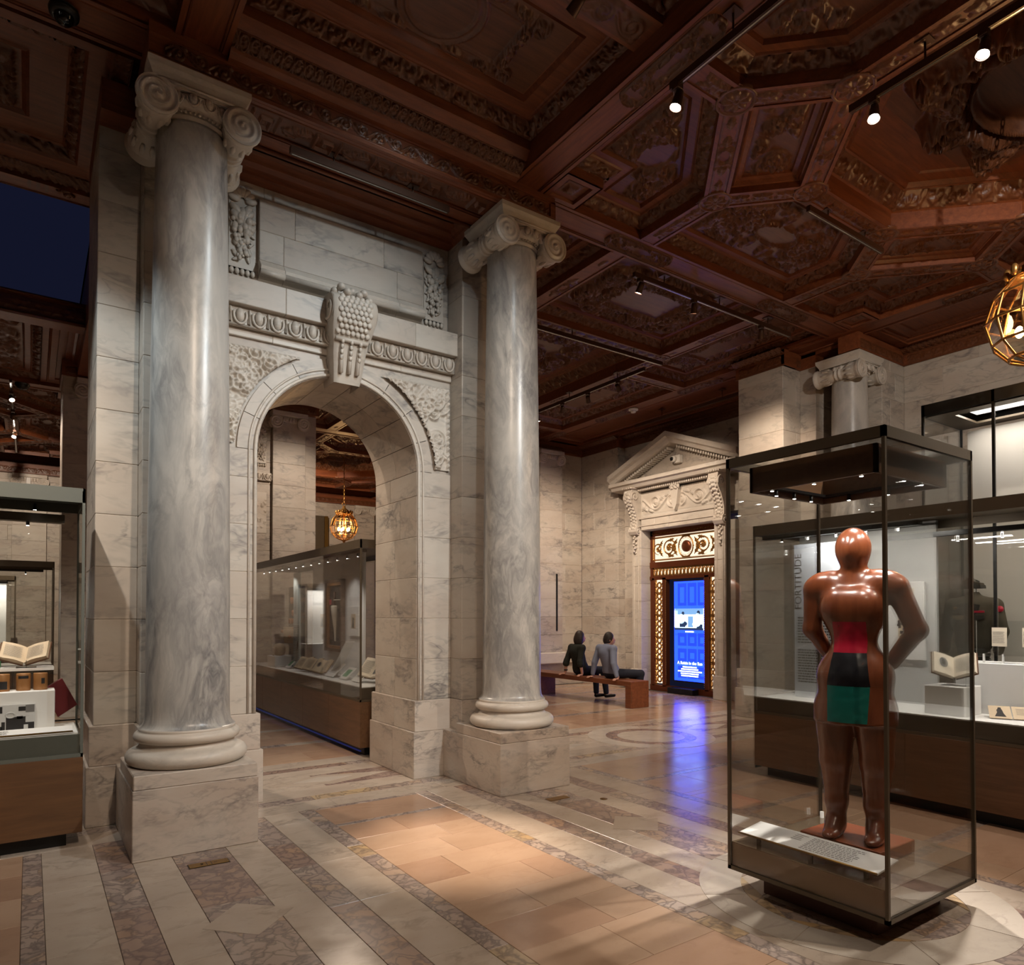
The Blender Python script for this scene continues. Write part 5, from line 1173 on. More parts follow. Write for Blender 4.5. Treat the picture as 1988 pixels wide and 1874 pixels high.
def lines(name, parent, f, W, H, rows, mat, seed=1, th=.45, ragged=.12, dz=.0006):
    # unreadable small print as short printed strokes; f(u,v)->point, u along the line, v up
    R = random.Random(seed); m = MB(); n = 0
    for i in range(rows):
        v = H-(i+.5)*H/rows; u = 0; end = W*(1-ragged*R.random())
        while u < end:
            L = W*R.uniform(.03, .09); a, b = u, min(u+L, end); h = H/rows*th/2
            p = [np.array(f(a, v-h)), np.array(f(b, v-h)), np.array(f(b, v+h)), np.array(f(a, v+h))]
            nn = np.cross(p[1]-p[0], p[3]-p[0]); nn = nn/(np.linalg.norm(nn)+1e-12)*dz
            m.add([tuple(q+nn) for q in p], [(0, 1, 2, 3)]); u = b+W*.015
    return m.build(name, M[mat], parent)
for z_, w_ in CAPS: lines('screen_caption', scr, lambda u, v: (10.999, YC+w_/2-u, z_+v), w_, .026, 1, 'SM', int(z_*100), .9, 0)
lines('printed_text', lb, lambda u, v: lab(.36+u, .1+v*4), .30, .20, 9, 'ink_lt', 3, .4); lines('printed_text', lb, lambda u, v: lab(.26+u, .5+v*4), .08, .10, 4, 'ink_lt', 4, .4, .4)
# long case on the right ------------------------------------------
c2 = case('long glass case with dark brown cabinet base behind the carved figure', 5.99, -1.5, 6.86, 4.34, 2.50, 'x', 1.46, 'veneer_y')
MB().box(6.70, 2.93, .785, 6.735, 4.28, 2.46).build('back_panel', M['greypanel'], c2); MB().box(6.69, 2.93, 2.42, 6.75, 4.28, 2.44).build('panel_rail', M['black'], c2)
MB().box(6.08, 2.8, 2.36, 6.16, 4.30, 2.40).build('light_bar', M['black'], c2); MB().box(6.3, -1.4, 2.27, 6.36, 2.78, 2.31).build('light_bar', M['black'], c2)
leds(c2, [(6.12, 4.1-.28*i, 2.33) for i in range(5)], lambda x, y: (6.68, y, 1.3), 2.0, 80, n_lit=(2, 4)); leds(c2, [(6.33, 2.6-.32*i, 2.22) for i in range(6)], lambda x, y: (6.5, y-.1, .9), 3.0, 85, n_lit=(0, 1, 2, 4))
area(c2, (6.12, 3.3, 2.355), (6.6, 3.3, 1.2), 6, 1.3, .03)
area(c2, (6.33, 1.6, 2.265), (6.5, 1.6, .8), 9, 2.2, .03)
MB().box(6.0, 4.33, .07, 6.7, 4.34, .095).build('edge_strip', M['black'], c2)
fp = thing('text_panel', 'tall pale panel headed FORTITUDE standing in the long case', 'sign', (6.33, 3.88, .785), 'upright text panels')
MB().cbox(6.32, 3.60, .785, 6.335, 4.10, 2.31, .002).build('board', plain('pale_blue_grey_board', C(196,202,212), .5), fp)
text('panel_heading', 'FORTITUDE', .105, M['ink'], fp, frame4((6.318, 4.02, 1.66), (0, 0, 1), (0, 1, 0)), 'LEFT')
fp.children[-1].scale = (1, 1, 1)
lines('printed_text', fp, lambda u, v: (6.3185, 4.055-u, v), .40, .0, 1, 'ink', 5) if False else None
lines('printed_text', fp, lambda u, v: (6.3185, 4.06-u, 1.32+v), .42, .27, 10, 'ink', 5, .5); lines('printed_text', fp, lambda u, v: (6.3185, 4.06-u, .93+v), .42, .34, 13, 'ink', 6, .5)
pf = thing('framed_print', 'white mounted engraving hung on the grey panel in the long case', 'picture', (6.69, 3.16, 1.19), 'framed prints')
MB().cbox(6.665, 3.02, 1.19, 6.698, 3.34, 1.91, .003).build('mount', M['white'], pf); MB().box(6.661, 3.11, 1.32, 6.665, 3.25, 1.85).build('print', M['paper'], pf); m = MB()
R_ = random.Random(3)
for i in range(34): y = 3.12+.12*R_.random(); z = 1.36+.32*R_.random(); m.box(6.6595, y, z, 6.661, y+.012+.02*R_.random(), z+.012+.03*R_.random())
for i in range(10): m.box(6.6595, 3.125+.012*i, 1.70, 6.661, 3.131+.012*i, 1.78)
m.build('engraving', M['ink'], pf)
def board(name, x0, y0, z0, x1, y1, z1, label, cat='plinth', mat='white', group=None):
    return tag(MB().cbox(x0, y0, z0, x1, y1, z1, .004).build(name, M[mat]), label, cat, group)
board('display_block', 6.14, 2.49, .785, 6.46, 2.79, 1.02, 'small square white block under the open portrait book', group='white display blocks')
board('display_block', 6.50, 1.2, .785, 6.84, 2.70, 1.205, 'long white step block behind the small book block in the long case', group='white display blocks')
def book(label, M4, w, h, ang, th=.02, cover='leather', page='paper', group='open books on display', art=0, name='open_book', seed=1):
    t = thing(name, label, 'book', M4.translation, group); a = math.radians(ang)
    for s in (-1, 1):
        f = lambda u, v, z, s=s: tuple(M4 @ Vector((s*(u*math.cos(a))-s*z*math.sin(a), v, u*math.sin(a)+z*math.cos(a))))
        def slab(nm, mat, u0, u1, v0, v1, z0, z1, curve=0.0, par=t):
            n = 8; V = []; F = []
            for i in range(n+1):
                u = u0+(u1-u0)*i/n; c = curve*math.sin(PI*min(1, i/n*1.15))
                V += [f(u, v0, z0), f(u, v1, z0), f(u, v1, z1+c), f(u, v0, z1+c)]
            for i in range(n):
                b = 4*i; F += [(b+k, b+4+k, b+4+(k+1) % 4, b+(k+1) % 4) for k in range(4)]
            F += [(0, 1, 2, 3), (4*n+3, 4*n+2, 4*n+1, 4*n)]
            m = MB(); m.add(V, F, False); return m.build(nm, M[mat], par)
        slab('cover', cover, -.002, w+.008, -h/2-.008, h/2+.008, -th-.006, -th); slab('page_block', page, 0, w, -h/2, h/2, -th, .0, .008)
        if (art == 1 and s == -1) or (art == 3):
            m = MB(); P = [f(w*.55+w*.24*math.cos(q)*.9, h*.05+w*.30*math.sin(q), .0095) for q in np.linspace(0, 2*PI, 24)[:-1]]; m.add(P, [tuple(range(len(P)))]); m.build('portrait', M['photo_md'], t)
            m = MB(); P = [f(w*.55+w*.10*math.cos(q)+.0, h*.08+w*.17*math.sin(q)-h*.03, .0105) for q in np.linspace(0, 2*PI, 16)[:-1]]; m.add(P, [tuple(range(len(P)))]); P = [f(w*.55+w*.07*math.cos(q), h*.05+h*.13+w*.06*math.sin(q), .011) for q in np.linspace(0, 2*PI, 14)[:-1]]; m.add(P, [tuple(range(len(P)))]); m.build('portrait_sitter', M['ink'], t)
        elif art == 2 and s == 1 or art == 4:
            m = MB(); m.add([f(w*.15, -h*.36, .0095), f(w*.88, -h*.36, .0095), f(w*.88, h*.36, .0095), f(w*.15, h*.36, .0095)], [(0,1,2,3)]); m.build('picture', M['photo_md'], t)
        else: lines('printed_text', t, (lambda u, v, f=f, s=s: f(w*.12+u, -h*.36+v, .0098)) if s > 0 else (lambda u, v, f=f: f(w*.9-u, -h*.36+v, .0098)), w*.75, h*.7, 12, 'ink_lt', seed+s, .35)
    return t
def pose(x, y, z, face, tilt, roll=0.0):
    # face: direction (deg, from +x, ccw) that the reader stands towards; tilt raises the far edge of the pages
    a = math.radians(face+90); return Matrix.Translation((x, y, z)) @ Matrix.Rotation(a, 4, 'Z') @ Matrix.Rotation(math.radians(tilt), 4, 'X') @ Matrix.Rotation(math.radians(roll), 4, 'Y')
def stand(label, x, y, z0, z1, w=.16, d=.12):
    t = thing('book_stand', label, 'stand', (x, y, z0), 'clear acrylic book stands')
    for dx in (-w/2, w/2): MB().tube([(x, y+dx, z0), (x, y+dx, z1)], .004, 6).build('prong', M['acrylic'], t)
    MB().box(x-d/2, y-w/2, z0, x+d/2, y+w/2, z0+.006).build('foot', M['acrylic'], t); return t
book('open book with round portrait engraving propped on the small white block', pose(6.28, 2.62, 1.17, 205, 50), .165, .20, 32, .028, 'leather', 'paper_lt', art=1)
stand('clear stand beneath the open portrait book', 6.30, 2.62, 1.02, 1.10)
bk = thing('booklet', 'pale pamphlet with standing lady engraving laid on the case deck', 'book', (6.42, 2.28, .785)); M4 = pose(6.36, 2.24, .83, 205, 22)
for s in (-1, 1):
    MB().prism([(s*.004, -.10), (s*.15, -.10), (s*.15, .10), (s*.004, .10)], .004, lambda u, v, w: tuple(M4 @ Vector((u, v, w)))).build('page', M['paper'], bk)
MB().prism([(-.115, -.075), (-.04, -.075), (-.055, -.02), (-.06, .03), (-.066, .05), (-.064, .068), (-.078, .075), (-.088, .066), (-.088, .05), (-.098, .03), (-.096, -.01)], .001, lambda u, v, w: tuple(M4 @ Vector((u, v, .0045+w)))).build('engraving', M['ink'], bk); lines('printed_text', bk, lambda u, v: tuple(M4 @ Vector((.03+u, -.04+v, .0045))), .09, .11, 5, 'ink_lt', 9, .3, .4)
ac = thing('acrylic_holder', 'clear upright acrylic sheet holding two small letters on the step block', 'stand', (6.56, 2.25, 1.205))
MB().box(6.555, 1.75, 1.27, 6.565, 2.56, 1.555).build('sheet', M['acrylic'], ac)
for y in (2.5, 2.36, 1.95): MB().box(6.55, y, 1.205, 6.57, y+.012, 1.28).build('foot', M['white'], ac)
for y in (2.335, 2.12): 
    d = tag(MB().box(6.549, y, 1.345, 6.5545, y+.108, 1.50).build('letter', M['paper_lt']), 'small pale handwritten sheet held in the clear acrylic holder', 'document', 'letters in the acrylic holder'); lines('printed_text', d, lambda u, v, y=y: (6.5485, y+.1-u, 1.37+v), .085, .1, 8, 'ink_lt', 4, .3)
# tall case behind -----------------------------------------------
tc = thing('display_case', 'very tall dark framed glass case with white back holding the army jacket', 'display case', (7.5, 1.5, 0), 'glass display cases'); X0, X1, Ya, Yb, ZT = 7.10, 7.95, -1.2, 3.23, 3.64
m = MB(); m.box(X0, Ya, ZT-.11, X0+.03, Yb, ZT); m.box(X0, Yb-.03, ZT-.11, X1, Yb, ZT); m.box(X1-.03, Ya, ZT-.11, X1, Yb, ZT); m.box(X0+.02, Ya, ZT-.02, X1-.02, Yb-.02, ZT-.005)
for y in (Yb-.012, 2.62, .9, -.8):
    m.box(X0, y-.012 if y < 3 else y-.01, .10, X0+.02, y+.012, ZT)
m.box(X1-.02, Yb-.02, .1, X1, Yb, ZT); m.build('frame', M['black'], tc)
MB().box(X0, Ya, .10, X1, Yb, .55).build('base_cabinet', M['veneer_y'], tc); MB().box(X0+.08, Ya, 0, X1-.08, Yb-.08, .10).build('toe_kick', M['black'], tc); MB().box(X0+.02, Ya, .55, X1-.02, Yb-.02, .56).build('deck', M['white'], tc)
MB().box(X1-.09, Ya, .56, X1-.06, Yb-.10, ZT-.16).build('back_panel', M['offwhite'], tc)
cp = MB()
for y0_, y1_ in ((2.45, 3.21), (1.05, 2.02), (-1.2, .6)): pass
cp.box(X0+.03, Ya, ZT-.12, X0+.17, Yb-.03, ZT-.10); cp.box(X1-.20, Ya, ZT-.12, X1-.03, Yb-.03, ZT-.10)
for y0_, y1_ in ((3.0, 3.2), (2.2, 2.42), (1.2, 1.42), (.2, .42)): cp.box(X0+.17, y0_, ZT-.12, X1-.20, y1_, ZT-.10)
cp.build('light_coffer', M['bronze'], tc)
for y0_, y1_ in ((2.42, 3.0), (1.42, 2.2), (.42, 1.2)): MB().box(X0+.17, y0_, ZT-.035, X1-.20, y1_, ZT-.025).build('light_diffuser', M['diffuser'], tc); area(tc, ((X0+X1)/2, (y0_+y1_)/2, ZT-.05), ((X0+X1)/2, (y0_+y1_)/2, 0), 3.2, .4, y1_-y0_-.05, NEUT)
pane(tc, X0+.004, Ya, .56, X0+.012, 2.60, ZT-.11); pane(tc, X0+.004, 2.64, .56, X0+.012, Yb-.02, ZT-.11); pane(tc, X0+.02, Yb-.012, .56, X1-.02, Yb-.004, ZT-.11)
# army jacket on a form
S = SDF((7.30, 2.62, 1.02), (7.72, 3.30, 1.86), .011)
jx, jy = 7.50, 2.95
S.ell((jx, jy, 1.56), (.12, .19, .24), .05); S.ell((jx, jy, 1.36), (.115, .165, .16), .05); S.cap((jx, jy-.17, 1.70), (jx, jy+.17, 1.70), .07, .07, .06); S.cap((jx, jy, 1.74), (jx, jy, 1.80), .062, .055, .03)
S.cap((jx, jy+.19, 1.69), (jx+.01, jy+.245, 1.45), .062, .054, .03); S.cap((jx+.01, jy+.245, 1.45), (jx-.04, jy+.235, 1.27), .054, .045, .02); S.cap((jx, jy-.19, 1.69), (jx+.01, jy-.235, 1.45), .062, .054, .03); S.cap((jx+.01, jy-.235, 1.45), (jx-.04, jy-.22, 1.27), .054, .045, .02); S.cap((jx, jy, 1.9), (jx, jy, 1.76), .035, .04, .015, 'd')
jk = thing('army_jacket', 'short olive brown wool army jacket on a headless form', 'jacket', (jx, jy, 1.1))
S.build('jacket_body', M['uniform'], jk)
MB().lathe([(.13, 1.205), (.135, 1.22), (.135, 1.27), (.13, 1.285)], (jx, jy, 0), 24).build('waistband', M['uniform_dk'], jk); jk.children[-1].scale = (1, 1, 1)
for s in (-1, 1):
    MB().prism([(-.055, 0), (.055, 0), (.05, -.03), (0, -.045), (-.05, -.03)], .012, lambda u, v, w, s=s: (jx-.118-w, jy+s*.085+u, 1.60+v)).build('pocket_flap', M['uniform_dk'] if s < 0 else plain('khaki_flap', C(132,116,86), .9), jk)
    MB().prism([(0, 1.72), (s*.10, 1.70), (s*.075, 1.62), (s*.015, 1.56)], .01, lambda u, v, w: (jx-.112-w, jy+u, v)).build('lapel', M['uniform_dk'], jk)
MB().cbox(jx-.128, jy-.14, 1.625, jx-.118, jy-.04, 1.645, .002).build('ribbon_bar', M['red'], jk); MB().lathe([(0, -.006), (.03, -.005), (.03, .004)], (jx-.06, jy-.245, 1.66), 14, 'x').build('sleeve_patch', M['red'], jk); MB().lathe([(0, -.006), (.014, -.004), (.014, .004)], (jx-.12, jy+.11, 1.67), 12, 'x').build('lapel_badge', M['brass'], jk)
tr = thing('dress_form', 'dark trousered lower form beneath the army jacket', 'mannequin', (jx, jy, .56)); S = SDF((7.34, 2.74, .54), (7.68, 3.16, 1.26), .013); S.ell((jx, jy, 1.14), (.105, .15, .12), .04); S.cap((jx, jy+.075, 1.08), (jx, jy+.085, .58), .085, .065, .02); S.cap((jx, jy-.075, 1.08), (jx, jy-.085, .58), .085, .065, .02); S.build('trousers', M['uniform_dk'], tr)
MB().lathe([(.03, 1.78), (.028, 1.86), (.05, 1.9), (.055, 1.93), (0, 1.96)], (jx, jy, 0), 16).build('neck_pole', M['acrylic'], tr)
cpv = thing('garrison_cap', 'folded olive garrison cap floating above the army jacket', 'hat', (jx, jy, 1.86)); MB().prism([(-.085, 0), (.085, 0), (.078, .05), (.03, .06), (0, .095), (-.03, .10), (-.075, .06)], .11, lambda u, v, w: (jx-.055+w*(1-.4*v/.1), jy-u, 1.862+v)).build('crown', M['uniform'], cpv); MB().prism([(-.088, 0), (.088, 0), (.082, .032), (0, .056), (-.082, .032)], .122, lambda u, v, w: (jx-.061+w, jy-u, 1.86+v)).build('cuff', M['uniform_dk'], cpv)
# left case ------------------------------------------------------
c3 = case('glass case with grey trim and wood base left of the marble pier', -3.0, 5.66, .31, 6.30, 2.485, 'y', 3.2, 'veneer', 'grey_case')
MB().box(-2.9, 5.98, 2.27, .20, 6.06, 2.33).build('light_bar', M['bronze'], c3); leds(c3, [(-.02, 6.0, 2.24), (-.30, 6.0, 2.24), (.02, 5.8, 2.33), (-.6, 6.0, 2.24), (-1.0, 6.0, 2.24)], lambda x, y: (x, 5.98, .9), 5.5, 85, n_lit=(0, 1, 3))
lp = thing('label_panel', 'narrow white caption rail along the front of the left case', 'sign', (-.9, 5.70, .785)); MB().prism([(5.685, .787), (5.76, .787), (5.76, .83), (5.69, .80)], 2.9, lambda u, v, w: (-2.65+w, u, v)).build('board', M['white'], lp); MB().tube([(-2.65, 5.686, .80), (.25, 5.686, .80)], .005, 6).build('edge_strip', M['brass'], lp); lines('printed_text', lp, lambda u, v: (-.3+u, 5.70+v, .806+v*.42), .2, .045, 4, 'ink_lt', 5, .4)
board('display_block', -1.2, 5.90, .785, .15, 6.12, 1.07, 'white block with photo in the left case under three tins', group='white display blocks')
ph = tag(MB().box(-.75, 5.876, .80, .035, 5.894, .985).build('photograph', M['photo_lt']), 'black and white newsroom photograph on the front of the white block', 'photograph'); m = MB()
R_ = random.Random(12)
for (x0, z0, x1, z1) in ((-.13, .81, -.02, .90), (-.155, .815, -.135, .87), (-.22, .80, -.15, .84), (-.07, .885, -.035, .915), (-.02, .81, .03, .86), (-.06, .94, -.02, .97), (-.19, .93, -.15, .975), (-.4, .82, -.25, .92), (-.7, .84, -.5, .95)): m.box(x0, 5.8745, z0, x1, 5.876, z1)
m.build('dark_shapes', M['photo_dk'], ph); m = MB(); m.tube([(-.105+.026*math.cos(a), 5.873, .915+.018*math.sin(a)) for a in np.linspace(0, 2*PI, 16)], .005, 5); m.box(-.08, 5.8735, .905, .0, 5.875, .92); m.box(-.03, 5.8735, .815, -.005, 5.875, .845); m.build('light_shapes', M['photo_lt'], ph); m = MB(); m.box(-.02, 5.8738, .93, .03, 5.876, .98); m.box(-.24, 5.8738, .93, -.2, 5.876, .97); m.build('grey_shapes', M['photo_md'], ph)
for i, (x, mk_) in enumerate(((-.155, 0), (-.035, 1), (.065, 2))):
    tn = thing('tin', ('orange brown tin with dark picture panel at the book side of the white block', 'orange brown tin with lettered band, middle of the three on the block', 'orange brown tin with small printed head, at the end of the block')[i], 'tin', (x, 6.0, 1.07), 'three tins on the white block')
    MB().lathe([(.041, 1.07), (.043, 1.075), (.043, 1.185), (.041, 1.19), (.0, 1.19)], (x, 6.0, 0), 24).build('can', M['tin'], tn)
    m = MB(); a0_, a1_, z0, z1 = ((-.7, .7, 1.085, 1.14), (-.75, .75, 1.155, 1.175), (.1, .6, 1.115, 1.155))[mk_]; A = np.linspace(-PI/2+a0_, -PI/2+a1_, 10)
    m.add([(x+.0436*math.cos(a), 6.0+.0436*math.sin(a), z) for z in (z0, z1) for a in A], [(k, k+1, 11+k, 10+k) for k in range(9)]); m.build('printed_label', M['photo_dk'], tn)
book('large open old book with handwritten pages on a clear shelf in the left case', pose(-.025, 6.12, 1.315, 262, 38), .15, .17, 24, .022, 'leather', 'paper', seed=5)
sh = thing('shelf', 'white edged clear shelf carrying the large open old book', 'shelf', (-.1, 6.15, 1.2)); MB().box(-1.2, 6.03, 1.205, .145, 6.26, 1.225).build('shelf_board', M['white'], sh); 
for x in (-1.1, -.1, .10): MB().tube([(x, 6.22, .785), (x, 6.22, 1.21)], .006, 6).build('shelf_leg', M['acrylic'], sh)
stand('clear stand beneath the large open old book', -.02, 6.12, 1.225, 1.28)
rb = thing('red_book', 'dark red book leaning open behind the tins', 'book', (.15, 6.2, 1.0)); M4 = Matrix.Translation((.20, 6.16, 1.0)) @ Matrix.Rotation(.5, 4, 'Z') @ Matrix.Rotation(-.5, 4, 'Y'); xf(MB().cbox(-.10, -.01, -.12, .06, .01, .12, .003), M4).build('cover', M['redleather'], rb); xf(MB().box(-.102, -.004, -.115, -.09, .004, .115), M4).build('page_block', M['paper'], rb)
gb = thing('green_book', 'green covered book behind the large open old book', 'book', (-.24, 6.2, 1.225)); xf(MB().cbox(-.09, -.012, -.0, .09, .012, .17, .003), Matrix.Translation((-.26, 6.2, 1.225)) @ Matrix.Rotation(-.3, 4, 'X')).build('cover', M['greenbook'], gb); xf(MB().cbox(-.085, -.016, .006, .085, -.012, .05, .001), Matrix.Translation((-.26, 6.2, 1.225)) @ Matrix.Rotation(-.3, 4, 'X')).build('cover_band', M['tin'], gb)
# case behind the arch --------------------------------------------
c4 = case('long glass case with brown cabinet base seen through the archway', 3.063, 7.40, 3.95, 12.4, 2.467, 'x', 1.0, 'veneer_y')
MB().box(3.52, 8.40, .785, 3.55, 10.36, 2.42).build('back_panel', M['white'], c4); MB().box(3.12, 7.5, 2.33, 3.18, 12.3, 2.36).build('light_bar', M['veneer'], c4)
leds(c4, [(3.15, 7.7+.33*i, 2.29) for i in range(13)], lambda x, y: (3.5, y, 1.1), 3.2, 100, n_lit=(1, 3, 5, 7, 9, 11))
MB().box(3.10, 7.5, .045, 3.12, 12.3, .055).build('kick_light', M['exit'], c4)
um = thing('framed_picture', 'framed dark panel with folded lace parasol seen through the archway', 'picture', (3.5, 9.36, 1.10), 'framed prints'); fy0, fy1 = 9.02, 9.68
m = MB()
for (a, b, c, d) in ((fy0, 1.10, fy1, 1.14), (fy0, 2.06, fy1, 2.10), (fy0, 1.10, fy0+.05, 2.10), (fy1-.05, 1.10, fy1, 2.10)): m.box(3.46, a, b, 3.515, c, d)
m.build('frame', M['veneer'], um); m = MB()
for (a, b, c, d) in ((fy0+.05, 1.14, fy1-.05, 1.18), (fy0+.05, 2.02, fy1-.05, 2.06), (fy0+.05, 1.14, fy0+.09, 2.06), (fy1-.09, 1.14, fy1-.05, 2.06)): m.box(3.475, a, b, 3.512, c, d)
m.build('mat_board', M['tin'], um); MB().box(3.505, fy0+.09, 1.18, 3.512, fy1-.09, 2.02).build('dark_ground', M['matblack'], um); pa = MB().lathe([(.006, 1.24), (.02, 1.4), (.05, 1.6), (.062, 1.72), (.05, 1.74)], (3.50, 9.36, 0), 10); pa.build('parasol_lace', M['paper_lt'], um); MB().tube([(3.49, 9.36, 1.72), (3.49, 9.355, 1.93)], .012, 6).build('parasol_handle', M['leather'], um); MB().box(3.44, 9.36, 1.75, 3.445, 9.44, 1.82).build('parasol_ribbon', M['red'], um); MB().tube([(3.47, 9.1, 1.815), (3.47, 9.33, 1.815)], .006, 5).build('parasol_pin', M['paper_lt'], um)
for i, (y0_, y1_, lab_) in enumerate(((9.72, 9.98, 'small white mounted print on the far side of the parasol picture'), (8.50, 8.84, 'small white mounted print on the near side of the parasol picture'))):
    pr_ = thing('framed_print', lab_, 'picture', (3.5, y0_, 1.35), 'framed prints'); MB().cbox(3.49, y0_, 1.33, 3.518, y1_, 1.72, .003).build('mount', M['white'], pr_); c_ = (y0_+y1_)/2; MB().box(3.487, c_-.07, 1.43, 3.49, c_+.07, 1.62).build('print', M['paper'], pr_); MB().prism([(c_-.03, 1.44), (c_+.05, 1.44), (c_+.02, 1.52), (c_+.01, 1.58), (c_-.02, 1.56)], .001, lambda u, v, w: (3.486-w, u, v)).build('figure', M['ink'], pr_)
tp = thing('text_panel', 'tall pale green text panel beside the parasol picture in the arch case', 'sign', (3.35, 10.5, .785), 'upright text panels'); MB().cbox(3.34, 10.40, .785, 3.352, 10.72, 2.25, .002).build('board', plain('pale_green_board', C(206,216,212), .5), tp); lines('printed_text', tp, lambda u, v: (3.3385, 10.70-u, .9+v), .28, .55, 22, 'ink_lt', 8, .45); lines('printed_heading', tp, lambda u, v: (3.3385, 10.66-v, 1.62+u), .45, .08, 2, 'ink_lt', 9, .5)
tp2 = thing('text_panel', 'tall pale blue text panel at the end of the arch case', 'sign', (3.75, 7.95, 1.2), 'upright text panels'); MB().cbox(3.76, 7.72, .785, 3.772, 8.25, 2.30, .002).build('board', plain('pale_blue_board', C(206,214,224), .5), tp2); lines('printed_text', tp2, lambda u, v: (3.7585, 8.2-u, 1.42+v), .42, .32, 16, 'ink_lt', 18, .45)
board('display_block', 3.60, 7.55, .785, 3.74, 8.2, 1.42, 'tall white block in front of the pale blue text panel', group='white display blocks'); board('display_block', 3.14, 11.0, .785, 3.40, 11.42, .96, 'white block under the round clay vessel in the arch case', group='white display blocks')
ND = [(3.30, 9.98, 'pale'), (3.31, 9.66, 'dark'), (3.30, 9.34, 'picture')]
book('open pale book on a tilted cradle, furthest of three in the arch case', pose(3.30, 10.02, .90, 200, 48), .14, .20, 16, .016, 'leather', 'paper', seed=21); book('open book with grey frontispiece between two other open books', pose(3.31, 9.66, .90, 200, 48), .14, .20, 16, .02, 'leather', 'paper', art=2, seed=22); book('thick open book with small oval portrait beside the long white caption', pose(3.30, 9.26, .90, 200, 48), .14, .20, 16, .03, 'leather', 'paper', art=1, seed=23)
book('open book with dark picture at the near end of the arch case', pose(3.42, 7.80, .96, 200, 50), .19, .26, 14, .03, 'leather', 'paper_lt', art=2, seed=24)
def card(label, y, w, h, z=.80, x=3.24, tilt=.75, art=True):
    c = thing('caption_card', label, 'card', (x, y, .785), 'tilted white cards in the arch case'); M4 = Matrix.Translation((x, y, z)) @ Matrix.Rotation(-PI/2, 4, 'Z') @ Matrix.Rotation(tilt, 4, 'X')
    xf(MB().cbox(-w/2, 0, -.012, w/2, h, 0, .002), M4).build('board', M['white'], c)
    if art: xf(MB().box(-w*.3, h*.2, 0, w*.3, h*.8, .001), M4).build('picture', M['photo_md'] if art == 1 else M['greenbook'], c)
    else: lines('printed_text', c, lambda u, v: tuple(M4 @ Vector((-w*.42+u, h*.25+v, .0008))), w*.8, h*.5, 6, 'ink_lt', 4, .4)
card('blue green picture card tilted near the corner of the arch case', 8.42, .24, .20, art=2); card('blank white caption card next to the picture card', 8.0, .26, .24, art=0); card('small pale picture card near the round clay vessel', 10.72, .18, .20, art=2); card('long white caption card beside the thick open book', 8.90, .30, .24, art=0)
xw = thing('caption_rail', 'long slanting white caption rail rising behind the books in the arch case', 'sign', (3.3, 8.8, .8)); MB().add([(3.30, 9.05, .80), (3.42, 9.05, .80), (3.42, 8.45, 1.27), (3.30, 8.45, 1.27), (3.30, 9.05, .787), (3.42, 9.05, .787), (3.42, 8.45, 1.255), (3.30, 8.45, 1.255)], [(0,1,2,3), (7,6,5,4), (0,4,5,1), (1,5,6,2), (2,6,7,3), (3,7,4,0)]).build('board', M['white'], xw)
vs = thing('clay_vessel', 'round pale clay vessel with split front on the white block', 'vessel', (3.27, 11.2, .96)); MB().lathe([(.05, .96), (.085, .99), (.10, 1.05), (.09, 1.11), (.05, 1.15), (0, 1.16)], (3.27, 11.2, 0), 20).build('body', M['clay'], vs); MB().prism([(-.012, .965), (.012, .965), (.016, 1.06), (0, 1.08), (-.016, 1.06)], .03, lambda u, v, w: (3.155+w, 11.2+u, v)).build('slit', M['leather'], vs)
mug = thing('clay_mug', 'white clay mug with four knobs on a clear shelf', 'vessel', (3.30, 10.85, 1.25)); MB().lathe([(.0, 1.17), (.075, 1.17), (.085, 1.3), (.09, 1.42), (.08, 1.42), (.07, 1.2)], (3.32, 10.86, 0), 20).build('body', M['clay'], mug)
for a, z in ((.3, 1.38), (2.8, 1.35), (4.4, 1.27), (-1.0, 1.4)): MB().sph((3.32+.10*math.cos(a), 10.86+.12*math.sin(a), z), (.028, .04, .026), 10, 7).build('knob', M['terra'], mug)
shv = thing('acrylic_holder', 'clear upright acrylic board with clay pieces mounted on it', 'stand', (3.36, 10.9, .785)); MB().box(3.405, 10.45, .785, 3.42, 11.35, 2.05).build('sheet', M['acrylic'], shv); MB().box(3.24, 10.68, 1.155, 3.41, 11.05, 1.168).build('shelf', M['acrylic'], shv); MB().box(3.39, 10.44, .785, 3.43, 10.49, 2.05).build('edge_post', M['acrylic'], shv)
R_ = random.Random(5)
for i in range(14):
    y, z = (10.62+.09*i, 1.83) if i < 5 else ((10.60+.10*(i-5), 1.62) if i < 9 else (10.60+.11*(i-9), 1.50)); q = MB(); q.sph((3.39, y+.02*R_.random(), z+.02*R_.random()), (.02, .026+.02*R_.random(), .034+.025*R_.random()), 10, 7); q.tube([(3.375, y-.01, z+.03), (3.37, y, z+.05), (3.375, y+.015, z+.03)], .006, 5)
    tag(q.build('clay_fragment', M['terra']), 'small fired clay piece mounted on the clear acrylic board', 'fragment', 'clay pieces on the acrylic board')
fe = thing('feather', 'single upright grey brown feather near the acrylic board', 'feather', (3.26, 10.33, .785)); MB().tube([(3.26, 10.33, .785), (3.26, 10.32, 1.0), (3.27, 10.29, 1.2)], .003, 5).build('quill', M['clay'], fe); MB().sph((3.27, 10.29, 1.15), (.006, .02, .075), 8, 8, [[1,0,0],[0,math.cos(.2),-math.sin(.2)],[0,math.sin(.2),math.cos(.2)]]).build('vane', M['leather'], fe)
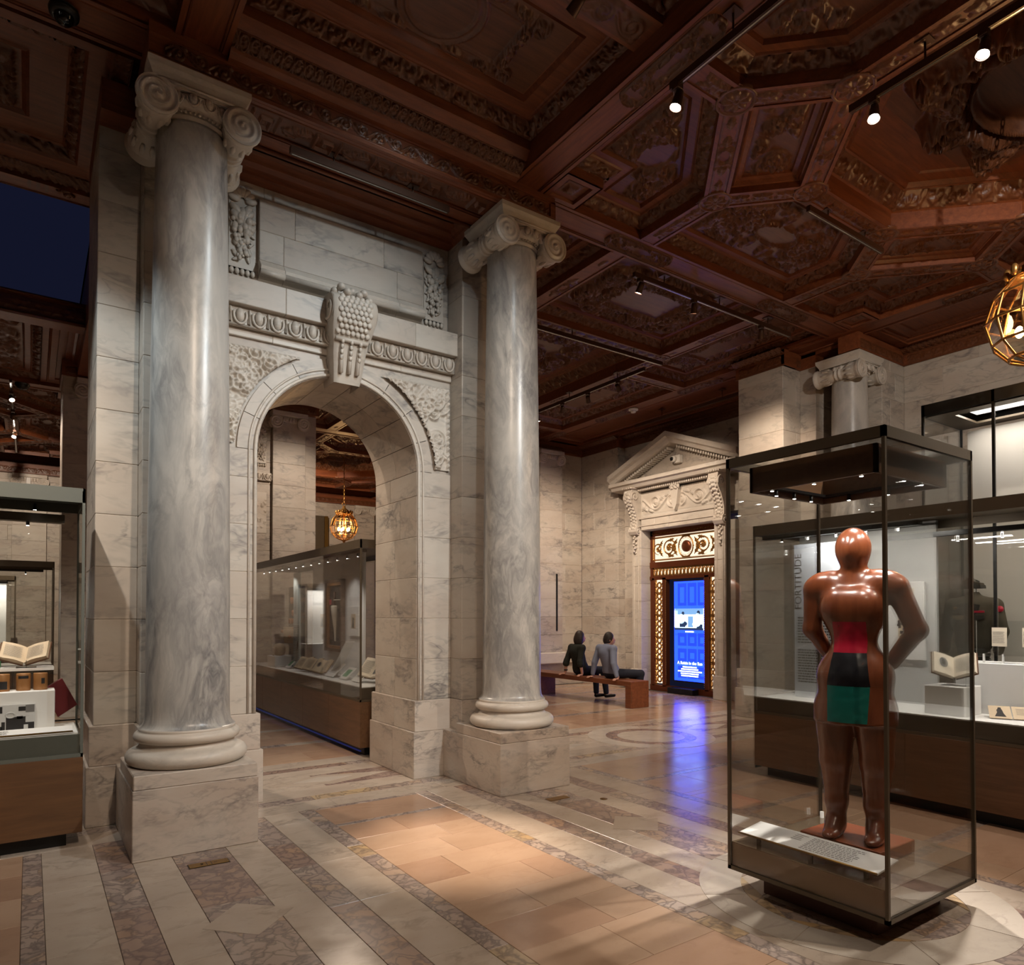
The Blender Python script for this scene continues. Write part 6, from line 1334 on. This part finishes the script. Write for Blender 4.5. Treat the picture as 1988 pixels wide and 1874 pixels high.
# cases far beyond the left pier
for i, (x1_, y0_, lab_) in enumerate(((.33, 13.9, 'dark framed glass case standing beyond the light well'), (-.28, 19.4, 'far white backed glass case against the end wall'))):
    c = case(lab_, -3.2, y0_, x1_, y0_+.8, 2.5, 'y', 1.8, 'veneer', 'bronze'); MB().box(-3.0, y0_+.35, 2.34, x1_-.15, y0_+.42, 2.38).build('light_bar', M['black'], c); leds(c, [(x1_-.4-.4*k, y0_+.38, 2.30) for k in range(4)], None)
    if i == 1: MB().box(-3.1, y0_+.6, .785, x1_-.18, y0_+.63, 2.42).build('back_panel', M['white'], c); area(c, (-1.2, y0_+.385, 2.335), (-1.2, y0_+.45, .8), 14, 2.2, .03)
# ------------------------------------------------------------------ carved figure (generic stand-in) on its base
sb = tag(MB().cbox(3.655, 1.885, .292, 4.025, 2.345, .362, .004).build('figure_base', M['wood_base']), 'orange brown wooden base board under the carved figure', 'base')
fg = thing('carved_figure', 'life size polished brown wooden standing figure with red, black and green front panel', 'sculpture', (3.82, 2.10, .362))
yaw = math.radians(16); cyw, syw = math.cos(yaw), math.sin(yaw)
def FL(l, d, z): return np.array((3.80-d*cyw+l*syw, 2.095-l*cyw-d*syw, z))       # l to the figure's left, d forward
S = SDF((3.45, 1.68, .35), (4.12, 2.52, 2.12), .0095)
c = lambda a, b, ra, rb=None, k=.03: S.cap(FL(*a), FL(*b), ra, rb, k)
Rm = [[-cyw, -syw, 0], [syw, -cyw, 0], [0, 0, 1]]
e = lambda p, r, k=.04: S.ell(FL(*p), (r[1], r[0], r[2]), k, 'u', Rm)
e((0, -.012, 1.27), (.195, .15, .15), .06); c((0, -.012, 1.22), (0, -.015, .93), .185, .225, .05); c((0, 0, 1.36), (0, 0, 1.52), .118, .112, .07); e((0, .0, 1.62), (.165, .12, .15), .07)
S.boxcut((0, 0, 1.005), (9, 9, 9))
for s in (-1, 1):
    c((s*.10, -.01, .42), (s*.10, -.005, .55), .048, .055); c((s*.10, -.005, .55), (s*.105, -.02, .78), .058, .088); c((s*.105, -.01, .78), (s*.10, 0, 1.08), .082, .115, .02)
    e((s*.107, .07, .385), (.046, .105, .030), .03); e((s*.107, .02, .42), (.045, .06, .05), .04)
for s in (-1, 1): e((s*.07, .055, 1.66), (.075, .065, .085), .09); c((s*.12, -.01, 1.775), (s*.20, -.015, 1.755), .07, .062, .05)
c((-.17, -.01, 1.78), (.17, -.01, 1.78), .065, .065, .05); c((0, -.01, 1.80), (0, 0, 1.90), .068, .062, .04); e((0, .012, 1.975), (.092, .108, .118), .03); e((0, .105, 1.965), (.013, .018, .034), .02)
c((-.215, -.015, 1.745), (-.235, -.04, 1.52), .06, .05, .03); c((-.235, -.04, 1.52), (-.15, -.15, 1.34), .048, .04, .03)
c((.215, -.015, 1.745), (.30, -.06, 1.52), .062, .054, .03); c((.30, -.06, 1.52), (.16, -.165, 1.34), .052, .042, .02)
for s in (-1, 1): e((s*.11, -.175, 1.30), (.05, .03, .05), .03)
fbody = S.build('figure_body', M['wood_fig'], fg)
def front(l, z):
    best = None
    for d in np.arange(.30, -.2, -.004):
        p = (FL(l, d, z)-S.lo)/S.h; i = np.clip(p.astype(int), 0, S.n-2); f = p-i; v = 0
        for a in (0, 1):
            for b in (0, 1):
                for g in (0, 1): v += S.val[i[0]+a, i[1]+b, i[2]+g]*(f[0] if a else 1-f[0])*(f[1] if b else 1-f[1])*(f[2] if g else 1-f[2])
        if v < 0: return d
    return 0
for nm, z0, z1, mt, w0, w1 in (('painted_panel', 1.395, 1.565, 'red', .085, .085), ('painted_panel', 1.215, 1.395, 'blackp', .11, .085), ('painted_panel', 1.02, 1.215, 'green', .10, .108)):
    nu, nv = 14, 12; P = np.zeros((nu, nv, 3))
    for j in range(nv):
        z = z0+(z1-z0)*j/(nv-1); w = w0+(w1-w0)*j/(nv-1)
        for i in range(nu):
            l = -w+2*w*i/(nu-1); P[i, j] = FL(l, front(l, z)+.004, z)
    m = MB(); m.grid(P, True); m.build(nm, M[mt], fg)
# ------------------------------------------------------------------ bench and visitors
bn = thing('bench', 'long plain walnut bench with slab ends facing the lit doorway', 'bench', (8.66, 10.1, 0))
MB().cbox(8.45, 8.58, .375, 8.885, 11.62, .462, .006).build('seat', M['bench'], bn); MB().cbox(8.45, 8.578, 0, 8.885, 8.72, .376, .005).build('slab_leg', M['bench'], bn); MB().cbox(8.45, 11.20, 0, 8.885, 11.34, .376, .005).build('slab_leg', M['bench'], bn)
MB().box(8.46, 8.576, .09, 8.47, 8.58, .30).build('end_grain_joint', M['leather'], bn)
def hand(S, w, tgt, fwd, side, r=1.0):
    w = np.array(w); fwd = np.array(fwd)/np.linalg.norm(fwd); side = np.array(side)/np.linalg.norm(side)
    pc = w+fwd*.045; S.ell(pc+(0, 0, -.004), (.042, .042, .017), .012)
    for i, (o, L) in enumerate(((-.030, .058), (-.010, .070), (.011, .066), (.030, .050))):
        a = pc+side*o+fwd*.028; b = a+fwd*L*.5+np.array((0, 0, .004)); d_ = a+fwd*L+np.array((0, 0, -.012)); S.cap(a, b, .0105, .0098, .004); S.cap(b, d_, .0098, .0085, .002)
    a = pc-side*.032-fwd*.012; b = a-side*.026+fwd*.022; S.cap(a, b, .0115, .010, .006); S.cap(b, b+fwd*.026+side*.004, .010, .009, .003)
def person(label, hip, lean, sh, neck, head, hdir, hands, knees, ankles, toes, shirt, trouser, hairmat, long_hair, sleeve):
    t = thing('person', label, 'person', (hip[0], hip[1], .462), 'visitors on the bench'); hip = np.array(hip); lo = np.minimum.reduce([hip, *map(np.array, hands), *map(np.array, knees), *map(np.array, ankles), *map(np.array, toes), *map(np.array, sh)])-.2; hi = np.maximum.reduce([hip, np.array(head), *map(np.array, hands), *map(np.array, knees), *map(np.array, ankles), *map(np.array, toes), *map(np.array, sh)])+.22; lo[2] = -.01; hi[2] = head[2]+.16
    hd = np.array(hdir)/np.linalg.norm(hdir); sd = np.array((-hd[1], hd[0], 0)); ctr = (np.array(sh[0])+np.array(sh[1]))/2
    S = SDF(lo, hi, .0085)
    S.ell(hip, (.11, .14, .10), .04); S.cap(hip, ctr-(0, 0, .06), .11, .115, .05); S.cap(sh[0], sh[1], .055, .055, .04); S.cap(ctr, neck, .055, .048, .03); S.cap(neck, np.array(head)-(0, 0, .06), .047, .05, .02)
    S.ell(np.array(head), (.078, .078, .112), .02); S.ell(np.array(head)+hd*.022-(0, 0, .025), (.072, .072, .088), .02); S.ell(np.array(head)+hd*.098-(0, 0, .015), (.013, .013, .022), .012); S.ell(np.array(head)+hd*.082-(0, 0, .062), (.02, .02, .010), .01)
    for s in (-1, 1): S.ell(np.array(head)+sd*s*.079-(0, 0, .012), (.014, .014, .03), .008); S.ell(np.array(head)+hd*.083+sd*s*.03+(0, 0, .01), (.012, .012, .008), .006, 'd')
    for i in (0, 1):
        e = (np.array(sh[i])+np.array(hands[i]))/2+np.array((-.035, 0, .0)); S.cap(sh[i], e, .043, .036, .02); S.cap(e, np.array(hands[i])+(0.02, 0, .03), .035, .025, .015)
        hand(S, np.array(hands[i])+np.array((.02, 0, .012)), None, np.array((-.92, -.2 if i else .15, -.12)), np.array((-.1 if i else .1, -1.0 if i else 1.0, 0)))
        S.cap(hip+np.array((.02, (.07 if i == 0 else -.07), 0)), knees[i], .075, .055, .03); S.cap(knees[i], ankles[i], .052, .034, .02); S.cap(np.array(ankles[i])-(0, 0, .02), np.array(toes[i])+(0, 0, .03), .03, .024, .02)
    S.build('body', M['skin'], t)
    S = SDF(lo, hi, .0105); S.ell(hip+(0, 0, .03), (.135, .165, .12), .04); S.cap(hip+(0, 0, .05), ctr-(0, 0, .08), .135, .145, .06, sq=(1.15, .92, 1)); S.cap(sh[0], sh[1], .072, .072, .04); S.cap(ctr, ctr+(np.array(neck)-ctr)*.5, .075, .064, .03)
    for i in (0, 1):
        e = (np.array(sh[i])+np.array(hands[i]))/2+np.array((-.035, 0, .0)); S.cap(sh[i], e, .066, .056, .02)
        if sleeve > .6: S.cap(e, np.array(hands[i])+(np.array(e)-np.array(hands[i]))*.14+(0, 0, .02), .055, .04, .015)
        else: S.cap(e, np.array(hands[i])+(np.array(e)-np.array(hands[i]))*.72+(0, 0, .02), .06, .066, .015)
    S.boxcut(lo, (hi[0], hi[1], neck[2]+.02)); S.build('shirt', M[shirt], t)
    lo2 = lo.copy(); S = SDF(lo2, (hi[0], hi[1], hip[2]+.2), .0105); S.ell(hip-(0, 0, .01), (.135, .16, .10), .04)
    for i in (0, 1): S.cap(hip+np.array((.02, (.07 if i == 0 else -.07), -.01)), knees[i], .092, .07, .03); S.cap(knees[i], np.array(ankles[i])+(0, 0, .03), .068, .052, .02)
    S.build('trousers', M[trouser], t)
    for i in (0, 1):
        S = SDF(np.minimum(ankles[i], toes[i])-.12, np.maximum(ankles[i], toes[i])+.12, .008); S.cap(np.array(ankles[i])-(0, 0, .035), np.array(toes[i])+(0, 0, .032), .042, .034, .02); S.boxcut((-99, -99, .001), (99, 99, .085)); S.build('shoe', M['shoe'], t)
    h = np.array(head); S = SDF(h-.2, h+.2, .008); S.ell(h-hd*.012+(0, 0, .022), (.094, .094, .118), .02)
    if long_hair:
        S.ell(h-hd*.03-(0, 0, .05), (.098, .098, .11), .04)
        for s in (-1, 1): S.ell(h+sd*s*.062-(0, 0, .05)-hd*.005, (.045, .045, .10), .03)
    else: S.ell(h-hd*.035-(0, 0, .02), (.08, .08, .085), .03)
    S.ell(h+hd*.105-(0, 0, .035), (.082, .082, .098), .015, 'd'); S.build('hair', M[hairmat], t)
    return t
pw = person('seated visitor with bobbed dark hair in a loose dark green top', (8.68, 10.17, .56), 0, ((8.62, 10.36, .98), (8.60, 10.03, .98)), (8.64, 10.185, 1.06), (8.67, 10.17, 1.175), (.86, -.5, 0), ((8.49, 10.42, .475), (8.53, 9.97, .475)), ((9.02, 10.12, .53), (9.08, 9.96, .55)), ((9.02, 10.10, .09), (9.13, 9.94, .09)), ((9.15, 10.04, .03), (9.26, 9.86, .03)), 'blackcloth', 'navy', 'hair', True, .5)
MB().lathe([(.034, 0), (.036, .012), (.034, .024)], (8.515, 10.41, .535), 16).build('wristwatch', M['black'], pw)
person('seated visitor with short hair in a blue grey long sleeved shirt', (8.68, 9.32, .56), 0, ((8.60, 9.54, 1.0), (8.585, 9.16, 1.0)), (8.63, 9.345, 1.07), (8.665, 9.345, 1.165), (.80, -.6, 0), ((8.51, 9.63, .475), (8.51, 8.98, .475)), ((9.03, 9.10, .53), (9.04, 8.93, .55)), ((9.0, 9.12, .09), (9.02, 8.98, .09)), ((9.12, 9.06, .03), (9.14, 8.92, .03)), 'bluecloth', 'navy', 'hair2', False, 1.0)
# ------------------------------------------------------------------ lanterns
ln = thing('lantern', 'faceted gilt and glass globe lantern hanging above the statue aisle', 'lantern', (6.67, 2.12, 4.0), 'hanging globe lanterns')
prof = [(.20, .335), (.315, .20), (.375, .0), (.325, -.18), (.215, -.305), (.075, -.365)]
NSG = 12; fr = MB()
for k in range(NSG):
    a = 2*PI*k/NSG; fr.tube([(6.67+r*math.cos(a), 2.12+r*math.sin(a), 4.0+z) for r, z in prof], .0095, 6)
    for i in range(len(prof)-1):
        (r0, z0), (r1, z1) = prof[i], prof[i+1]; b = 2*PI*(k+1)/NSG
        V = [(6.67+r*math.cos(q), 2.12+r*math.sin(q), 4.0+z) for r, z, q in ((r0, z0, a), (r0, z0, b), (r1, z1, b), (r1, z1, a))]; MB().add(V, [(0, 1, 2, 3)]).build('glass_pane', M['lantern_glass'], ln)
for r, z in prof: fr.tube([(6.67+r*math.cos(2*PI*k/NSG), 2.12+r*math.sin(2*PI*k/NSG), 4.0+z) for k in range(NSG)], .0105, 6, True)
fr.build('gilt_frame', M['gold'], ln)
m = MB().lathe([(.21, .335), (.22, .36), (.18, .38), (.15, .42), (.10, .46), (.05, .50), (.03, .56), (0, .57)], (6.67, 2.12, 4.0), 24)
for k in range(12): a = 2*PI*k/12; m.sph((6.67+.215*math.cos(a), 2.12+.215*math.sin(a), 4.39), (.03, .03, .05), 8, 6); m.sph((6.67+.19*math.cos(a+.26), 2.12+.19*math.sin(a+.26), 4.375), (.02, .02, .03), 6, 5)
m.tube([(6.67+.05*math.cos(a), 2.12, 4.61+.05*math.sin(a)) for a in np.linspace(0, 2*PI, 16)], .01, 6); m.lathe([(.075, -.36), (.05, -.39), (.03, -.40), (.035, -.425), (0, -.44)], (6.67, 2.12, 4.0), 16); m.build('crown', M['gold'], ln)
m = MB(); z = 4.66; k = 0
while z < 5.93:
    d = (1, 0) if k % 2 else (0, 1); m.tube([(6.67+d[0]*.018*math.cos(a), 2.12+d[1]*.018*math.cos(a), z+.035*math.sin(a)) for a in np.linspace(0, 2*PI, 12)], .006, 5); z += .055; k += 1
m.lathe([(.02, 5.90), (.07, 5.925), (.09, 5.955)], (6.67, 2.12, 0), 20); m.build('chain', M['gold'], ln)
MB().tube([(6.67, 2.12, 3.70), (6.67, 2.12, 4.4)], .02, 8).build('stem', M['gold'], ln)
for k in range(5): a = 2*PI*k/5+.4; MB().sph((6.67+.14*math.cos(a), 2.12+.14*math.sin(a), 3.93), (.032, .032, .05), 10, 8).build('bulb', M['bulb'], ln)
glow(ln, (6.67, 2.12, 4.02), 34, (1.0, .60, .28), .12)
l2 = copy_tree(ln); l2.location = (6.95, 17.95, 4.0); l2['label'] = 'far gilt globe lantern seen through the archway'
# ------------------------------------------------------------------ track lighting
def track(label, a, b, z, zt, stems=2):
    t = thing('light_track', label, 'track light', a+(z,), 'brown lighting tracks'); a = np.array(a); b = np.array(b); d = b-a; L = np.linalg.norm(d); d /= L; n = np.array((-d[1], d[0])); c = (a+b)/2
    m = MB().obox((c[0], c[1], z), (d[0]*L/2, d[1]*L/2, 0), (n[0]*.02, n[1]*.02, 0), (0, 0, .028)); m.build('rail', M['track'], t)
    MB().obox((c[0], c[1], z-.029), (d[0]*L/2*.98, d[1]*L/2*.98, 0), (n[0]*.006, n[1]*.006, 0), (0, 0, .001)).build('conductor_slot', M['chrome'], t)
    for i in range(stems): q = a+d*L*(i+.5)/stems; MB().tube([(q[0], q[1], z+.02), (q[0], q[1], zt)], .008, 6).build('stem', M['track'], t); MB().box(q[0]-.05, q[1]-.05, zt-.008, q[0]+.05, q[1]+.05, zt).build('mounting_plate', M['track'], t)
    return t
def spot(label, x, y, z, tgt, power, deg=30, col=WARM, lit=True, blend=.7):
    t = thing('track_spotlight', label, 'spotlight', (x, y, z), 'track spotlights'); p = np.array((x, y, z-.13)); d = np.array(tgt)-p; d /= np.linalg.norm(d)
    MB().cbox(x-.03, y-.03, z-.06, x+.03, y+.03, z-.02, .004).build('adapter', M['track'], t); MB().tube([(x+.035, y, z-.05), (x+.04, y, z-.11), (x+.03, y, z-.13)], .006, 6).build('yoke', M['track'], t); MB().tube([(x-.01, y, z-.06), (x-.03, y+.01, z-.075), (x-.015, y+.02, z-.10), (x-.01, y, z-.12)], .003, 5).build('cord', M['offwhite'], t)
    can = MB().lathe([(.0, -.06), (.03, -.06), (.034, -.02), (.04, .05), (.042, .06)], (0, 0, 0), 18, cap=False); M4 = Vector(d).to_track_quat('Z', 'Y').to_matrix().to_4x4(); M4.translation = p; xf(can, M4); can.build('can', M['track'], t)
    ls = MB().lathe([(0, .052), (.037, .052)], (0, 0, 0), 18, cap=False); xf(ls, M4); ls.build('lens', M['lens'] if lit else M['black'], t)
    if lit: lamp(t, tuple(p+d*.075), tgt, power, deg, blend, col, .035)
    return t
track('brown track fixed under the cross beam before the arch bay', (1.3, 3.33), (2.93, 3.33), 5.62, 5.75); track('brown track running under the longitudinal beam to the column', (3.79, -2.0), (3.79, 3.42), 5.44, 5.60, 5); track('brown track crossing the octagonal coffer near the lantern', (5.08, -1.5), (5.08, 2.80), 5.44, 5.60, 4); track('short brown track under the octagon rib beside the hexagonal coffer', (6.08, 3.77), (7.45, 3.77), 5.50, 5.60); track('brown track hung below the beam between the columns', (5.60, 5.62), (8.6, 5.62), 5.48, 5.60, 3); track('brown track along the rib of the tablet coffer', (4.4, 7.43), (8.0, 7.43), 5.50, 5.60, 3); track('brown track over the bench near the round medallion coffer', (7.90, 7.7), (7.90, 11.4), 5.48, 5.60, 3); track('slim brown track near the doorway wall cornice', (10.2, 7.3), (10.2, 10.2), 5.50, 5.67, 2); track('brown track under the carved soffit before the archway wall', (1.66, 5.47), (3.10, 5.47), 5.30, 5.384, 2)
SP = [
 ('spotlight turned to the arch bay, hanging from the cross beam track', 2.82, 3.33, 5.62, (2.2, 6.1, 3.6), 60, 80, COOL, True),
 ('lit spotlight at the column end of the longitudinal beam track', 3.79, 3.36, 5.44, (2.52, 4.15, 0), 900, 21, WARM, True),
 ('lit spotlight above the octagon on the crossing track', 5.08, 1.90, 5.44, (3.5, 2.3, .2), 480, 34, NEUT, True),
 ('spotlight turned sideways at the end of the crossing track', 5.08, 2.62, 5.44, (3.45, 2.0, .1), 460, 34, NEUT, True),
 ('lit spotlight over the tablet coffer, nearer the right column', 5.70, 5.62, 5.48, (5.2, 8.2, 0), 220, 60, WARM, True),
 ('lit spotlight over the tablet coffer, mid track', 6.62, 5.62, 5.48, (7.9, 7.2, 0), 240, 60, WARM, True),
 ('spotlight at the far pier end of the hung track', 7.95, 5.62, 5.48, (9.3, 6.7, 3.0), 160, 80, WARM, True),
 ('lit spotlight nearest the tablet coffer on the bench track', 7.90, 8.30, 5.48, (10.9, 9.4, 3.2), 210, 66, WARM, True),
 ('tilted spotlight second on the bench track', 7.90, 9.05, 5.48, (10.7, 11.4, 2.6), 190, 70, WARM, True),
 ('small spotlight third on the bench track', 7.90, 9.75, 5.48, (9.8, 12.5, 2.6), 240, 70, WARM, True),
 ('small spotlight at the far end of the bench track', 7.90, 10.5, 5.48, (8.8, 10.2, .4), 150, 70, WARM, True),
]
for a in SP: spot(a[0], a[1], a[2], a[3], a[4], a[5], a[6], a[7], a[8], 1.0)
track('added unseen brown track under the left longitudinal beam', (.95, -2.0), (.95, 2.4), 5.44, 5.60, 3)  # out-of-view track, added to carry fill spots
UNSEEN_FILL = [  # out-of-view fill spots, added to wash the arch wall, columns and floor
 ('added fill spotlight behind the viewer aimed at the left column', 3.79, 1.2, 5.44, (.9, 5.6, 1.8), 170, 60, COOL), ('added fill spotlight behind the viewer aimed at the archway wall', 3.79, .2, 5.44, (2.4, 6.1, 2.2), 190, 60, NEUT), ('added fill spotlight behind the viewer aimed at the right column', 3.79, -1.0, 5.44, (4.0, 5.3, 1.8), 190, 50, COOL),
 ('added fill spotlight on the left beam track aimed at the right column', .95, 1.6, 5.44, (3.7, 5.6, 2.0), 120, 60, WARM), ('added fill spotlight on the left beam track aimed at the left pier', .95, .4, 5.44, (.6, 6.0, 2.0), 120, 60, WARM), ('added fill spotlight on the left beam track aimed at the floor bands', .95, -.8, 5.44, (1.2, 4.0, 0), 200, 75, WARM),
 ('added fill spotlight near the lantern aimed at the end wall', 5.08, .2, 5.44, (10.8, 4.2, 3.0), 260, 80, NEUT), ('added fill spotlight near the lantern aimed at the long case floor', 5.08, -.9, 5.44, (5.4, 3.6, 0), 240, 75, WARM),
]
for a in UNSEEN_FILL: spot(*a, True, 1.0)
# far rooms
track('far brown track beyond the archway', (4.6, 9.2), (4.6, 12.6), 5.48, 5.60); track('far brown track in the bay beyond the light well', (-.3, 14.0), (-.3, 20.0), 5.46, 5.60); track('far brown track beside the far lantern', (5.4, 15.5), (5.4, 20.0), 5.46, 5.60)
for a in [('added fill spotlight beyond the archway aimed at the far pier', 4.6, 9.6, 5.48, (3.8, 12.8, 2.6), 160, 70, WARM), ('added fill spotlight beyond the archway aimed at the passage floor', 4.6, 11.5, 5.48, (2.4, 8.6, .2), 130, 70, WARM), ('spotlight beyond the light well aimed at the end wall', -.3, 15.9, 5.46, (-.4, 22.5, 2.4), 420, 70, WARM), ('added fill spotlight beyond the light well aimed at the pier', -.3, 14.6, 5.46, (.6, 12.0, 2.0), 120, 70, WARM), ('added fill spotlight beside the far lantern aimed at the end wall', 5.4, 17.0, 5.46, (8.6, 22.5, 3.0), 300, 70, WARM), ('added fill spotlight beside the far lantern aimed up the room', 5.4, 19.0, 5.46, (6.5, 18, 0), 200, 80, WARM)]: spot(*a)  # added to lighten the far bays, except the end wall spot beyond the well
tk = track('low brown track hidden above the pier cornice in the passage', (1.3, 7.6), (2.9, 7.6), 5.40, 5.60); spot('spotlight inside the archway passage aimed at the jamb', 1.4, 7.6, 5.40, (3.2, 6.8, 1.0), 60, 70, WARM); track('brown track in the passage beyond the arch', (.9, 8.2), (.9, 11.5), 5.46, 5.60); spot('spotlight beyond the arch aimed back at the right jamb', .9, 9.6, 5.46, (3.1, 6.7, 1.4), 260, 50, WARM, True, 1.0); track('added brown track for fill in the bay left of the pier', (-.8, 1.0), (-.8, 4.9), 5.44, 5.60); spot('added fill spotlight left of the pier aimed down its face', -.8, 4.6, 5.44, (.5, 6.2, 2.6), 110, 50, COOL); spot('added fill spotlight left of the pier aimed at the light well floor', -.8, 3.8, 5.44, (-1.6, 9.0, 0), 420, 70, WARM, True, 1.0); spot('added fill spotlight beyond the light well aimed at the bay floor', -.3, 17.6, 5.46, (-1.6, 13.0, 0), 420, 80, WARM, True, 1.0)  # left pier, well floor and bay floor spots are added fill for dark areas
# ------------------------------------------------------------------ small fixtures
d = thing('dome_camera', 'black glossy dome camera under the left ceiling beam', 'camera', (.147, 5.39, 5.60), 'dome cameras'); MB().lathe([(.085, 5.60), (.09, 5.585), (.085, 5.56), (.06, 5.555)], (.147, 5.39, 0), 28).build('collar', M['black'], d); MB().lathe([(.06, 5.56), (.056, 5.53), (.04, 5.51), (0, 5.50)], (.147, 5.39, 0), 24).build('dome', plain('smoked_dome', C(6,6,7), .05), d)
d = thing('dome_camera', 'small dark dome camera on the far ceiling beyond the well', 'camera', (.1, 14.6, 5.60), 'dome cameras'); MB().lathe([(.11, 5.60), (.11, 5.57), (.07, 5.52), (0, 5.50)], (-.15, 14.6, 0), 20).build('dome', M['black'], d)
d = thing('smoke_detector', 'round white smoke detector under the beam by the doorway wall', 'smoke detector', (9.56, 9.62, 5.60)); MB().lathe([(.09, 5.60), (.095, 5.58), (.07, 5.565), (.05, 5.55), (.045, 5.53), (0, 5.525)], (9.56, 9.62, 0), 24).build('casing', M['white'], d); MB().lathe([(.06, 5.566), (.062, 5.556), (.05, 5.552)], (9.56, 9.62, 0), 20).build('vent_ring', M['black'], d)
def plate(label, cx, cy, w, h, rot, detail):
    t = thing('floor_plate', label, 'floor plate', (cx, cy, .002), 'brass floor plates'); M4 = Matrix.Translation((cx, cy, .0)) @ Matrix.Rotation(rot, 4, 'Z')
    xf(MB().cbox(-w/2, -h/2, .001, w/2, h/2, .0045, .001), M4).build('plate', M['brass'], t)
    if detail:
        m = MB()
        for x in (-w*.06, w*.06): m.box(x-.002, -h*.48, .0046, x+.002, h*.48, .0052)
        for x in (-w*.44, w*.44):
            for y in (-h*.32, h*.32): m.sph((x, y, .005), (.003, .003, .001), 6, 4)
        m.tube([(-w*.2+.012*math.cos(a), .012*math.sin(a), .005) for a in np.linspace(-1.8, 1.8, 8)], .0022, 4); m.box(w*.14, -.012, .0046, w*.145, .012, .0052); m.box(w*.2, -.012, .0046, w*.205, .012, .0052); m.box(w*.14, -.001, .0046, w*.2, .002, .0052)
        xf(m, M4).build('engraving', M['black'], t)
        xf(MB().box(-w/2-.006, -h/2-.006, .0008, w/2+.006, h/2+.006, .0016), M4).build('dark_rim', M['black'], t)
plate('engraved brass floor plate before the plinth of the left column', .96, 4.80, .235, .075, -.02, True); plate('plain brass floor plate before the plinth of the right column', 3.80, 4.76, .21, .085, 0, False)
d = tag(MB().lathe([(.0, .003), (.03, .0035), (.033, .0012)], (4.12, 4.52, 0), 20).build('floor_plug', M['brass']), 'small round brass plug in the floor right of the column', 'floor plate')
d = tag(MB().cbox(-.12, 22.25, 5.05, -.02, 22.4, 5.25, .01).build('wall_sensor', M['white']), 'small white sensor box on the far end wall', 'sensor')
